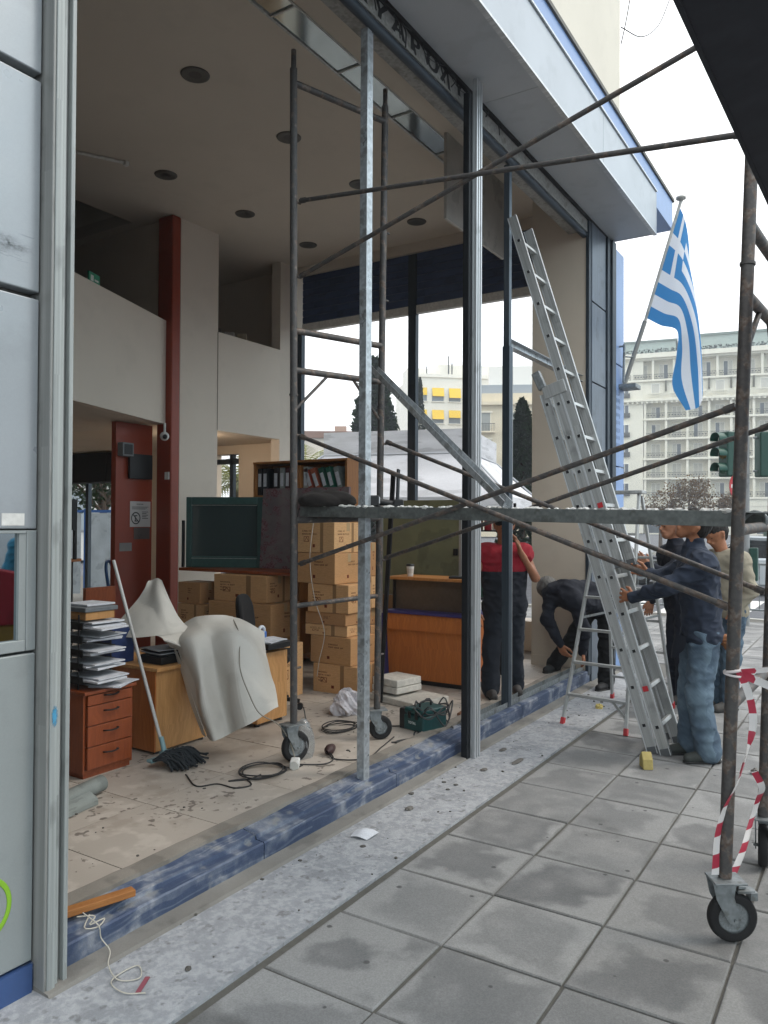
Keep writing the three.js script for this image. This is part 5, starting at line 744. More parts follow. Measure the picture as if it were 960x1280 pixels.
// ============================================================ people
function n3(x, y, z, s) { const xi = Math.floor(x), yi = Math.floor(y), zi = Math.floor(z), f = (v) => v * v * (3 - 2 * v), u = f(x - xi), v = f(y - yi), w = f(z - zi), h = (a, b, c) => hash(a + c * 57, b + c * 131, s); const L = (a, b, t) => a + (b - a) * t; return L(L(L(h(xi, yi, zi), h(xi + 1, yi, zi), u), L(h(xi, yi + 1, zi), h(xi + 1, yi + 1, zi), u), v), L(L(h(xi, yi, zi + 1), h(xi + 1, yi, zi + 1), u), L(h(xi, yi + 1, zi + 1), h(xi + 1, yi + 1, zi + 1), u), v), w); }
function isoMesh(f, lo, hi, cell) { // surface nets
  const n = [0, 1, 2].map((i) => Math.ceil((hi[i] - lo[i]) / cell) + 1), [nx, ny, nz] = n, D = new Float32Array(nx * ny * nz), id = (i, j, k) => i + nx * (j + ny * k);
  for (let k = 0; k < nz; k++) for (let j = 0; j < ny; j++) for (let i = 0; i < nx; i++) D[id(i, j, k)] = f(lo[0] + i * cell, lo[1] + j * cell, lo[2] + k * cell);
  const vi = new Int32Array(nx * ny * nz).fill(-1), pos = [], idx = [];
  const E = [[0, 1], [2, 3], [4, 5], [6, 7], [0, 2], [1, 3], [4, 6], [5, 7], [0, 4], [1, 5], [2, 6], [3, 7]];
  for (let k = 0; k < nz - 1; k++) for (let j = 0; j < ny - 1; j++) for (let i = 0; i < nx - 1; i++) {
    const d = []; let neg = 0; for (let c = 0; c < 8; c++) { const q = D[id(i + (c & 1), j + ((c >> 1) & 1), k + (c >> 2))]; d.push(q); if (q < 0) neg++; } if (!neg || neg === 8) continue;
    let x = 0, y = 0, z = 0, m = 0; for (const [a, b] of E) if ((d[a] < 0) !== (d[b] < 0)) { const t = d[a] / (d[a] - d[b]); x += (a & 1) + ((b & 1) - (a & 1)) * t; y += ((a >> 1) & 1) + (((b >> 1) & 1) - ((a >> 1) & 1)) * t; z += (a >> 2) + ((b >> 2) - (a >> 2)) * t; m++; }
    vi[id(i, j, k)] = pos.length / 3; pos.push(lo[0] + (i + x / m) * cell, lo[1] + (j + y / m) * cell, lo[2] + (k + z / m) * cell);
  }
  const quad = (a, b, c, d, flip) => { if (a < 0 || b < 0 || c < 0 || d < 0) return; flip ? idx.push(a, c, b, a, d, c) : idx.push(a, b, c, a, c, d); };
  for (let k = 1; k < nz - 1; k++) for (let j = 1; j < ny - 1; j++) for (let i = 1; i < nx - 1; i++) {
    const a = D[id(i, j, k)] < 0;
    if (i < nx - 1 && a !== D[id(i + 1, j, k)] < 0) quad(vi[id(i, j - 1, k - 1)], vi[id(i, j, k - 1)], vi[id(i, j, k)], vi[id(i, j - 1, k)], !a);
    if (j < ny - 1 && a !== D[id(i, j + 1, k)] < 0) quad(vi[id(i - 1, j, k - 1)], vi[id(i - 1, j, k)], vi[id(i, j, k)], vi[id(i, j, k - 1)], !a);
    if (k < nz - 1 && a !== D[id(i, j, k + 1)] < 0) quad(vi[id(i - 1, j - 1, k)], vi[id(i, j - 1, k)], vi[id(i, j, k)], vi[id(i - 1, j, k)], !a);
  }
  const g = new THREE.BufferGeometry(); g.setAttribute('position', new THREE.Float32BufferAttribute(pos, 3)); g.setIndex(idx);
  const nr = new Float32Array(pos.length), e = cell * 0.5; for (let i = 0; i < pos.length; i += 3) { const [x, y, z] = [pos[i], pos[i + 1], pos[i + 2]], a = f(x + e, y, z) - f(x - e, y, z), b = f(x, y + e, z) - f(x, y - e, z), c = f(x, y, z + e) - f(x, y, z - e), l = Math.hypot(a, b, c) || 1; nr[i] = a / l; nr[i + 1] = b / l; nr[i + 2] = c / l; }
  g.setAttribute('normal', new THREE.BufferAttribute(nr, 3)); return metric(g);
}
const cap = (p, q, r1, r2 = r1) => ({ p: A(p), d: A(q).clone().sub(A(p)), r1, r2, l2: Math.max(1e-9, A(p).distanceToSquared(A(q))) });
function field(caps, k) { // smooth union of tapered capsules
  return (x, y, z) => { let r = 1e3; for (const c of caps) { const ax = x - c.p.x, ay = y - c.p.y, az = z - c.p.z, t = clamp((ax * c.d.x + ay * c.d.y + az * c.d.z) / c.l2), dx = ax - c.d.x * t, dy = ay - c.d.y * t, dz = az - c.d.z * t, v = Math.sqrt(dx * dx + dy * dy + dz * dz) - (c.r1 + (c.r2 - c.r1) * t); const h = Math.max(k - Math.abs(r - v), 0) / k; r = Math.min(r, v) - h * h * k * 0.25; } return r; };
}
function bounds(caps, m) { const lo = [1e9, 1e9, 1e9], hi = [-1e9, -1e9, -1e9]; for (const c of caps) for (const [q, r] of [[c.p, c.r1], [c.p.clone().add(c.d), c.r2]]) ['x', 'y', 'z'].forEach((a, i) => { lo[i] = Math.min(lo[i], q[a] - r - m); hi[i] = Math.max(hi[i], q[a] + r + m); }); return [lo, hi]; }
const solid = (caps, k, cell, mod) => { const f = field(caps, k), [lo, hi] = bounds(caps, cell * 3 + k * 0.3); return isoMesh(mod ? (x, y, z) => mod(x, y, z, f(x, y, z)) : f, lo, hi, cell); };
const folds = (s, amp, fr = 9) => (x, y, z, d) => (Math.abs(d) > 0.06 ? d : d + amp * (Math.abs(n3(x * fr + y * fr * 0.6, y * fr * 1.5 - x * 3, z * fr + y * 2, s) - 0.5) * 2.4 - 0.6) + amp * 0.7 * (Math.abs(n3(x * fr * 1.9 - y * fr * 1.1, y * fr * 2.3 + z * 4, z * fr * 1.9, s + 2) - 0.5) * 2 - 0.5) + amp * 0.45 * (n3(x * fr * 2.6, y * fr * 2.6, z * fr * 2.6, s + 1) - 0.5));
function handCaps(w, dir, palm, side, curl, spread = 1) { // wrist, way the hand points, palm normal, thumb side
  const d = A(dir).clone().normalize(), n = A(palm).clone().normalize(), s = A(side).clone().normalize(), W = A(w), P = (a, b, c) => W.clone().addScaledVector(d, a).addScaledVector(s, b).addScaledVector(n, c), out = [];
  for (const b of [-0.028, -0.009, 0.01, 0.028]) out.push(cap(P(0.0, b * 0.6, 0), P(0.082, b, 0), 0.017, 0.0135));
  const L = [0.062, 0.076, 0.08, 0.072];
  [-0.03, -0.0105, 0.0095, 0.029].forEach((b, i) => { const l = L[i], a1 = curl * 0.6, a2 = curl * 1.3, k1 = P(0.085, b * spread, 0), k2 = k1.clone().addScaledVector(d, Math.cos(a1) * l * 0.52).addScaledVector(n, Math.sin(a1) * l * 0.52).addScaledVector(s, b * 0.18 * spread), k3 = k2.clone().addScaledVector(d, Math.cos(a2) * l * 0.48).addScaledVector(n, Math.sin(a2) * l * 0.48); out.push(cap(k1, k2, 0.0098, 0.009), cap(k2, k3, 0.009, 0.0075)); });
  const t1 = P(0.022, 0.03, 0.006), t2 = P(0.055, 0.06, 0.016), t3 = P(0.085, 0.068, 0.026); out.push(cap(t1, t2, 0.0135, 0.0115), cap(t2, t3, 0.0112, 0.0085)); return out;
}
function headCaps(c, face, up, s = 1) { // skull, jaw, nose, ears, brow
  const f = A(face).clone().normalize(), u = A(up).clone().addScaledVector(f, -A(up).dot(f)).normalize(), r = f.clone().cross(u), C = A(c), P = (a, b, d) => C.clone().addScaledVector(f, a * s).addScaledVector(u, b * s).addScaledVector(r, d * s);
  return { caps: [cap(P(-0.02, 0.035, 0), P(0.012, 0.03, 0), 0.088 * s, 0.084 * s), cap(P(0.03, -0.03, 0.0), P(0.045, -0.075, 0), 0.058 * s, 0.04 * s), cap(P(-0.01, -0.02, 0.035), P(0.045, -0.07, 0.018), 0.04 * s, 0.026 * s), cap(P(-0.01, -0.02, -0.035), P(0.045, -0.07, -0.018), 0.04 * s, 0.026 * s), cap(P(0.088, 0.005, 0), P(0.108, -0.025, 0), 0.009 * s, 0.014 * s), cap(P(0.082, 0.02, 0.028), P(0.082, 0.02, -0.028), 0.012 * s, 0.012 * s), cap(P(-0.01, 0.01, 0.084), P(-0.005, -0.025, 0.08), 0.014 * s, 0.01 * s), cap(P(-0.01, 0.01, -0.084), P(-0.005, -0.025, -0.08), 0.014 * s, 0.01 * s), cap(P(0.086, -0.05, 0.016), P(0.086, -0.05, -0.016), 0.009 * s, 0.009 * s)], P };
}
const skinM = (c) => M(c, 0.55, { map: T.speck });
/* j: joints in metres from the person's base point; o: looks */
function person(label, base, j, o) {
  const t = thing('person', label, 'person', base), K = (a, b, r1, r2) => cap(j[a], j[b], r1, r2);
  const H = headCaps(j.head, o.face, o.headUp || [0, 1, 0]);
  const arms = (e) => ['L', 'R'].flatMap((s) => [cap(j['sh' + s], j['el' + s], 0.05 + e, 0.04 + e), cap(j['el' + s], j['wr' + s], 0.041 + e, 0.028 + e * 0.7)]);
  const torso = (e) => [cap(j.chest, j.waist, 0.115 + e, 0.105 + e), cap(j.waist, j.pelvis, 0.105 + e, 0.11 + e), cap(A(j.shL).clone().lerp(A(j.chest), 0.15), A(j.shR).clone().lerp(A(j.chest), 0.15), 0.062 + e, 0.062 + e), cap(A(j.hipL), A(j.hipR), 0.09 + e, 0.09 + e), cap(A(j.shL).clone().lerp(A(j.chest), 0.35), A(j.hipL).clone().lerp(A(j.pelvis), 0.2), 0.085 + e, 0.08 + e), cap(A(j.shR).clone().lerp(A(j.chest), 0.35), A(j.hipR).clone().lerp(A(j.pelvis), 0.2), 0.085 + e, 0.08 + e)];
  const legs = (e, c = 0) => ['L', 'R'].flatMap((s) => [cap(j['hip' + s], j['kn' + s], 0.082 + e, 0.056 + e), cap(j['kn' + s], j['an' + s], 0.056 + e, 0.04 + e + c)]);
  // one continuous body
  const neck = cap(A(j.chest).clone().lerp(A(j.head), 0.45), A(j.head).clone().addScaledVector(A(o.face).clone().normalize(), -0.015), 0.058, 0.055);
  const b = solid([...torso(-0.012), ...arms(-0.004), ...legs(-0.012), neck], 0.03, 0.016), hd = solid([...H.caps, cap(A(j.chest).clone().lerp(A(j.head), 0.55), A(j.head).clone().addScaledVector(A(o.face).clone().normalize(), -0.02), 0.056, 0.054)], 0.022, 0.0055);
  const hands = ['L', 'R'].filter((s) => o['hand' + s]).map((s) => { const h = o['hand' + s]; return solid([...handCaps(j['wr' + s], h[0], h[1], h[2], h[3], h[4] ?? 1), cap(A(j['wr' + s]).clone().lerp(A(j['el' + s]), 0.25), j['wr' + s], 0.031, 0.025)], 0.009, 0.0042); });
  part(t, 'body', merge(b, hd, ...hands), skinM(o.skin ?? 0xb07a5c));
  for (const s of [-1, 1]) part(t, 'eye', new THREE.SphereGeometry(0.0115, 12, 8).translate(...H.P(0.079, 0.004, 0.031 * s).toArray()), M(0x2a211c, 0.2));
  if (o.hair) { const hc = [cap(H.P(-0.03, 0.05, 0), H.P(0.005, 0.052, 0), 0.095, 0.088), cap(H.P(-0.055, 0.0, 0.02), H.P(-0.06, -0.05, 0.0), 0.062, 0.045), cap(H.P(-0.055, 0.0, -0.02), H.P(-0.06, -0.05, 0.0), 0.062, 0.045)]; if (o.hairLong) hc.push(cap(H.P(-0.06, -0.04, 0), H.P(-0.085, -0.1, 0), 0.05, 0.035)); part(t, 'hair', solid(hc, 0.03, 0.006, (x, y, z, d) => d + 0.008 * (n3(x * 70, y * 30, z * 70, 3) - 0.5)), M(o.hair, 0.75)); }
  if (o.cap) part(t, 'cap', solid([cap(H.P(-0.02, 0.055, 0), H.P(0.01, 0.055, 0), 0.096, 0.092), cap(H.P(0.09, 0.045, 0.03), H.P(0.13, 0.035, 0), 0.012, 0.01), cap(H.P(0.09, 0.045, -0.03), H.P(0.13, 0.035, 0), 0.012, 0.01)], 0.015, 0.006), M(o.cap, 0.9, { map: T.cloth }));
  // upper clothes
  const up = [...torso(0.022)]; if (!o.sleeveless) up.push(...arms(0.016)); if (o.collar) up.push(cap(A(j.chest).clone().lerp(A(j.head), 0.35), A(j.chest).clone().lerp(A(j.head), 0.52), 0.078, 0.072));
  const hemC = A(j.pelvis), tdir = A(j.chest).clone().sub(hemC).normalize(), hem = o.hem ?? -0.06, fo = folds(o.seed, o.fold ?? 0.012);
  const cut = (x, y, z, d) => Math.max(fo(x, y, z, d), hem - ((x - hemC.x) * tdir.x + (y - hemC.y) * tdir.y + (z - hemC.z) * tdir.z));
  part(t, o.topName ?? 'jacket', solid(up, 0.045, 0.0105, o.sleeveless || true ? cut : fo), M(o.top, 0.92, { map: T.cloth, sheen: 0.2 }));
  if (o.yoke) { const yk = folds(o.seed, o.fold ?? 0.012); part(t, 'yoke', solid([...torso(0.026), cap(j.shL, j.shL, 0.075), cap(j.shR, j.shR, 0.075)], 0.045, 0.01, (x, y, z, d) => Math.max(yk(x, y, z, d), 0.28 - ((x - hemC.x) * tdir.x + (y - hemC.y) * tdir.y + (z - hemC.z) * tdir.z))), M(o.yoke, 0.9, { map: T.cloth })); }
  // trousers and shoes
  const tr = [...legs(0.017 + (o.loose ?? 0), 0.02), cap(j.hipL, j.hipR, 0.102, 0.102), cap(j.pelvis, A(j.pelvis).clone().lerp(A(j.waist), 0.45), 0.118, 0.112)];
  part(t, 'trousers', solid(tr, 0.04, 0.0105, folds(o.seed + 9, 0.014, 8)), M(o.trousers, 0.95, { map: o.denim ? T.denim : T.cloth }));
  for (const s of ['L', 'R']) { const an = A(j['an' + s]), f = A(o['toe' + s] || o.toe).clone().setY(0).normalize(), gy = o['ground' + s] ?? 0, P = (a, y) => V(an.x + f.x * a, gy + y, an.z + f.z * a); const sh = part(t, 'shoe', solid([cap(P(-0.05, 0.045), P(0.03, 0.05), 0.044, 0.046), cap(P(0.03, 0.05), P(0.15, 0.036), 0.046, 0.034), cap(P(0.0, 0.05), P(0.0, 0.1), 0.044, 0.046)], 0.03, 0.008, (x, y, z, d) => Math.max(d, gy + 0.012 - y)), M(o.shoe ?? 0x3b3d3c, 0.8, { map: T.speck })); part(sh, 'sole', solid([cap(P(-0.05, 0.012), P(0.03, 0.012), 0.046, 0.048), cap(P(0.03, 0.012), P(0.15, 0.012), 0.048, 0.038)], 0.02, 0.008, (x, y, z, d) => Math.max(d, gy - y + 0.001, y - gy - 0.018)), M(0x2a2a29, 0.9)); }
  return { t, H };
}
const rel = (base, js) => Object.fromEntries(Object.entries(js).map(([k, v]) => [k, [v[0] - base[0], v[1] - base[1], v[2] - base[2]]]));
{ // man in jeans steadying the ladder, seen from his left
  const b = [5.95, 0, 1.45];
  const { t } = person('man in a dark blue sweatshirt and faded jeans steadying the extension ladder', b, rel(b, {
    head: [5.925, 1.675, 1.435], chest: [5.95, 1.36, 1.47], waist: [5.96, 1.1, 1.49], pelvis: [5.97, 0.92, 1.49], shL: [5.80, 1.40, 1.53], shR: [6.13, 1.41, 1.40], elL: [5.70, 1.24, 1.30], wrL: [5.81, 1.15, 1.05], elR: [6.26, 1.28, 1.18], wrR: [6.285, 1.30, 1.04],
    hipL: [5.90, 0.89, 1.52], hipR: [6.05, 0.89, 1.45], knL: [5.875, 0.47, 1.49], knR: [6.06, 0.48, 1.40], anL: [5.90, 0.08, 1.55], anR: [6.05, 0.08, 1.40] }),
    { face: [-0.5, 0.42, -0.78], headUp: [-0.2, 1, 0.1], hair: 0x14110f, hairLong: true, skin: 0xa8704f, top: 0x2c3648, topName: 'sweatshirt', trousers: 0x6a7f90, denim: true, seed: 3, toe: [-0.6, 0, -0.75], shoe: 0x3f4340, hem: -0.09, fold: 0.018, loose: 0.008, collar: true,
      handL: [[0.3, 0.05, -0.95], [0.8, -0.1, 0.35], [0.0, 1, 0.1], 0.75, 1.35], handR: [[-0.1, 0.3, -0.95], [-0.8, 0, 0.1], [0, 1, 0.1], 0.9] });
  const belt = part(t, 'tool_belt', solid([cap([-0.12, 0.86, 0.06], [0.05, 0.86, 0.13], 0.02), cap([0.02, 0.86, 0.13], [0.1, 0.87, 0.06], 0.02)], 0.02, 0.008), M(0x2b2522, 0.8)); part(belt, 'work_gloves', solid([cap([-0.03, 0.88, 0.2], [0.0, 0.82, 0.22], 0.03, 0.024), cap([0.02, 0.88, 0.2], [0.03, 0.83, 0.23], 0.026, 0.02)], 0.02, 0.007, folds(8, 0.008, 30)), M(0x8a5a38, 0.9, { map: T.speck }));
  part(t, 'shirt_tail', patch([[[-0.19, 0.9, -0.02], [-0.14, 0.9, -0.1], [-0.02, 0.9, -0.13]], [[-0.2, 0.82, -0.03], [-0.15, 0.8, -0.12], [-0.03, 0.84, -0.14]], [[-0.19, 0.79, -0.05], [-0.15, 0.73, -0.13], [-0.04, 0.8, -0.14]]], 14, 12), M(0x1d2330, 0.95, { map: T.cloth, side: THREE.DoubleSide }));
}
{ // worker in overalls with red shoulders, inside
  const b = [6.45, FLOOR, -0.3];
  person('worker in navy overalls with red shoulders standing inside with a hand raised to his mouth', b, rel(b, {
    head: [6.46, 1.665, -0.26], chest: [6.47, 1.34, -0.27], waist: [6.48, 1.12, -0.27], pelvis: [6.48, 0.98, -0.27], shL: [6.59, 1.42, -0.12], shR: [6.36, 1.42, -0.42], elL: [6.60, 1.2, -0.02], wrL: [6.42, 1.44, -0.09], elR: [6.22, 1.18, -0.45], wrR: [6.20, 0.93, -0.43],
    hipL: [6.53, 0.95, -0.19], hipR: [6.42, 0.95, -0.33], knL: [6.56, 0.55, -0.20], knR: [6.37, 0.55, -0.34], anL: [6.62, 0.23, -0.22], anR: [6.33, 0.23, -0.33] }),
    { face: [-0.75, -0.25, 0.5], cap: 0x25272c, skin: 0xa97254, top: 0x20242e, topName: 'overalls_bib', yoke: 0xa3182b, sleeveless: true, trousers: 0x1f2530, seed: 23, toe: [-0.7, 0, 0.5], shoe: 0x4a4644, hem: -0.12, fold: 0.012,
      handL: [[-0.25, 0.9, -0.2], [-0.5, 0.1, -0.75], [-0.7, 0.2, 0.4], 0.5], handR: [[0.05, -1, 0.1], [0.6, 0, 0.5], [-0.3, 0, 0.9], 0.5] });
}
{ // man bending down at the plinth
  const b = [7.9, 0, 0.05];
  person('man in dark clothes bending down over the plinth behind the stepladder', b, rel(b, {
    head: [7.74, 1.0, -0.32], chest: [7.66, 0.99, -0.10], waist: [7.86, 0.97, 0.05], pelvis: [7.99, 0.87, 0.14], shL: [7.62, 0.97, -0.26], shR: [7.56, 0.90, 0.02], elL: [7.52, 0.72, -0.25], wrL: [7.58, 0.47, -0.14], elR: [7.60, 0.62, 0.1], wrR: [7.66, 0.40, 0.07],
    hipL: [7.98, 0.83, 0.04], hipR: [7.97, 0.83, 0.21], knL: [7.85, 0.49, -0.10], knR: [7.95, 0.45, 0.22], anL: [7.78, 0.23, -0.27], anR: [7.92, 0.08, 0.23] }),
    { face: [-0.3, -0.9, -0.4], headUp: [-0.8, 0.3, -0.4], hair: 0x5f5d5a, skin: 0xa8704f, top: 0x191d2a, topName: 'sweater', trousers: 0x121214, seed: 41, toe: [-0.8, 0, -0.2], shoe: 0x2a2a2b, groundL: FLOOR, groundR: 0, hem: 0.03, fold: 0.014,
      handL: [[0.3, -0.9, 0.3], [0.5, 0, 0.5], [0, 0, 1], 0.7], handR: [[0.0, -1, 0.1], [0.3, 0, -0.6], [-0.6, 0, 0.3], 0.6] });
}
{ // man in a navy hooded jacket, standing behind the man in jeans
  const b = [7.72, 0, 1.0];
  person('man in a navy hooded jacket standing behind the man in jeans', b, rel(b, {
    head: [7.63, 1.655, 0.93], chest: [7.70, 1.35, 0.99], waist: [7.72, 1.12, 1.0], pelvis: [7.73, 0.95, 1.0], shL: [7.56, 1.4, 1.07], shR: [7.80, 1.4, 0.84], elL: [7.40, 1.22, 0.92], wrL: [7.36, 1.3, 0.78], elR: [7.84, 1.14, 0.82], wrR: [7.74, 0.95, 0.72],
    hipL: [7.67, 0.92, 1.05], hipR: [7.78, 0.92, 0.95], knL: [7.66, 0.5, 1.03], knR: [7.78, 0.5, 0.93], anL: [7.69, 0.08, 1.04], anR: [7.80, 0.08, 0.95] }),
    { face: [-0.6, 0.1, -0.75], hair: 0x1d1814, skin: 0xb07a5c, top: 0x151b2a, trousers: 0x1b2130, seed: 55, toe: [-0.6, 0, -0.7], shoe: 0x4a4744, collar: true, hem: -0.1,
      handL: [[-0.1, 0.7, -0.6], [0.6, 0, -0.3], [0, 0.5, 0.6], 0.6], handR: [[-0.2, -0.9, -0.2], [0.5, 0, 0], [-0.5, 0, -0.6], 0.5] });
}
{ // man in a cream sweater and jeans
  const b = [7.62, 0, 1.36];
  person('man in a cream sweater and jeans with black gloves looking down beyond the scaffold post', b, rel(b, {
    head: [7.60, 1.60, 1.32], chest: [7.66, 1.33, 1.40], waist: [7.68, 1.1, 1.42], pelvis: [7.69, 0.93, 1.42], shL: [7.58, 1.36, 1.54], shR: [7.74, 1.36, 1.27], elL: [7.56, 1.1, 1.62], wrL: [7.50, 0.93, 1.52], elR: [7.66, 1.1, 1.18], wrR: [7.54, 0.98, 1.2],
    hipL: [7.65, 0.9, 1.47], hipR: [7.72, 0.9, 1.36], knL: [7.63, 0.48, 1.45], knR: [7.72, 0.48, 1.32], anL: [7.64, 0.08, 1.43], anR: [7.74, 0.08, 1.3] }),
    { face: [-0.65, -0.45, -0.5], hair: 0x17120f, skin: 0xa8704f, top: 0xa79f8c, topName: 'sweater', trousers: 0x5a7183, denim: true, seed: 67, toe: [-0.7, 0, -0.5], shoe: 0x5b5752, hem: -0.08,
      handL: [[-0.2, -0.95, -0.2], [0.6, 0, -0.4], [-0.4, 0, -0.7], 0.8], handR: [[-0.2, -0.9, 0.2], [0.5, 0, 0.4], [-0.5, 0, 0.5], 0.7] });
}

// ============================================================ the square and street beyond
function leafy(n, place3, size, R, flat = 0.25) { // many small leaf faces in the crown's volume
  const pos = [], col = [], nor = [];
  for (let i = 0; i < n; i++) {
    const c = place3(R), s = size * (0.6 + R() * 0.8), a = V(R() - 0.5, R() - 0.5, R() - 0.5).normalize(), b = V(R() - 0.5, R() - 0.5, R() - 0.5).cross(a).normalize(), k = 0.6 + R() * 0.7, w = flat + R() * 0.3;
    const p0 = c.clone().addScaledVector(a, -s), p1 = c.clone().addScaledVector(b, s * w), p2 = c.clone().addScaledVector(a, s), p3 = c.clone().addScaledVector(b, -s * w), nn = a.clone().cross(b);
    for (const q of [p0, p1, p2, p0, p2, p3]) { pos.push(q.x, q.y, q.z); nor.push(nn.x, nn.y, nn.z); col.push(k, k * (0.95 + R() * 0.1), k); }
  }
  const g = new THREE.BufferGeometry(); g.setAttribute('position', new THREE.Float32BufferAttribute(pos, 3)); g.setAttribute('normal', new THREE.Float32BufferAttribute(nor, 3)); g.setAttribute('color', new THREE.Float32BufferAttribute(col, 3)); return g;
}
const leafM = (c) => M(c, 0.8, { vertexColors: true, side: THREE.DoubleSide, transmission: 0.4, thickness: 0 });
const bark = M(0x5a4a3c, 0.95, { map: T.grime });
function cypress(label, x, z, h, r, seed) {
  const t = thing('cypress_tree', label, 'tree', [x, -0.13, z]), R = rng(seed);
  part(t, 'trunk', rod([0, 0, 0], [0, h * 0.9, 0], r * 0.16, 10, 0.02), bark);
  part(t, 'crown', leafy(4200, (q) => { const u = Math.pow(q(), 0.8), y = h * (0.06 + 0.94 * u), a = q() * 6.283, lob = 0.82 + 0.3 * n3(Math.cos(a) * 2.2 + 9, y / r * 0.9, Math.sin(a) * 2.2 + 9, seed), rr = r * lob * Math.pow(1 - u, 0.62) * Math.min(1, 0.55 + u * 4) * (0.45 + 0.6 * Math.sqrt(q())); return V(Math.cos(a) * rr, y, Math.sin(a) * rr); }, r * 0.13, R, 0.3), leafM(0x41603f));
}
cypress('broad dark cypress rising behind the white tent', 37.6, -22.05, 11.3, 2.3, 1); cypress('slim far cypress between the white tent and the yellow awnings', 52.0, -27.2, 13, 0.85, 2); cypress('dark cypress standing close beside the corner pier', 28.15, -9.0, 6.6, 1.1, 3);
function tree(label, name, x, z, h, r, seed, color, n, leaf) {
  const t = thing(name, label, 'tree', [x, -0.13, z], 0), R = rng(seed);
  const tr = part(t, 'trunk', rod([0, 0, 0], [0, h * 0.5, 0], 0.16, 10, 0.09), bark); const clumps = [];
  for (let i = 0; i < 11; i++) { const a = i * 2.4 + R(), rr = r * (0.25 + 0.6 * R()), e = [Math.cos(a) * rr, h * (0.5 + 0.42 * R()), Math.sin(a) * rr]; part(tr, 'limb', rod([0, h * 0.35 + R() * h * 0.15, 0], e, 0.06, 7, 0.012), bark); clumps.push([A(e), r * (0.28 + 0.25 * R())]); }
  part(t, 'crown', leafy(n, (q) => { const [c, cr] = clumps[Math.floor(q() * clumps.length)], v = V(q() - 0.5, q() - 0.5, q() - 0.5).normalize().multiplyScalar(cr * Math.cbrt(q())); return c.clone().add(v); }, leaf, R), leafM(color));
}
tree('brown leaved autumn tree standing before the big hotel, broadest of three', 'autumn_tree', 63.2, -9.7, 5.4, 2.6, 11, 0xd0a878, 2300, 0.11); tree('brown leaved autumn tree before the hotel arches, beside the traffic light', 'autumn_tree', 64.6, -7.6, 4.6, 2.0, 12, 0xd4ae80, 1700, 0.11); tree('low brown autumn tree before the hotel, next to the corner of the shop', 'autumn_tree', 62.4, -11.6, 4.2, 1.8, 13, 0xcaa274, 1500, 0.11);
tree('green tree showing through the rear doorway', 'street_tree', 15.6, -17.6, 5.6, 2.1, 15, 0x4a6a30, 3600, 0.1);
function palm(label, x, z, h, seed, n = 26, fl = 2.2) {
  const t = thing('palm_tree', label, 'palm tree', [x, -0.13, z]), R = rng(seed); part(t, 'trunk', rod([0, 0, 0], [0, h, 0], 0.2, 12, 0.15), bark); const fm = M(0x7d8040, 0.7, { side: THREE.DoubleSide, transmission: 0.3, thickness: 0 });
  for (let i = 0; i < n; i++) { const a = i * 2.399, e = 0.9 - 1.5 * (i / n), c = new THREE.CatmullRomCurve3([V(0, h, 0), V(Math.cos(a) * fl * 0.35, h + e * 0.55 * fl * 0.6, Math.sin(a) * fl * 0.35), V(Math.cos(a) * fl * 0.75, h + e * fl * 0.45 - 0.1, Math.sin(a) * fl * 0.75), V(Math.cos(a) * fl, h + e * fl * 0.3 - 0.6, Math.sin(a) * fl)]); const pos = [], side = V(-Math.sin(a), 0, Math.cos(a));
    for (let k = 2; k < 26; k++) { const u = k / 26, p = c.getPoint(u), q = c.getPoint(u + 0.02), l = fl * 0.24 * Math.sin(Math.min(1, u * 1.25 + 0.12) * 3.0); for (const s of [-1, 1]) { const tip = p.clone().addScaledVector(side, s * l).add(V(0, -l * 0.45, 0)).addScaledVector(q.clone().sub(p).normalize(), l * 0.5); pos.push(p.x, p.y, p.z, q.x, q.y, q.z, tip.x, tip.y, tip.z); } }
    const g = new THREE.BufferGeometry(); g.setAttribute('position', new THREE.Float32BufferAttribute(pos, 3)); g.computeVertexNormals(); part(t, 'frond', merge(metric(g), new THREE.TubeGeometry(c, 10, 0.015, 4)), fm); }
}
palm('palm tree beside the white tent', 20.3, -13.6, 3.5, 4); palm('palm tree outside the narrow rear window', 15.2, -11.6, 2.9, 6, 30, 1.9);

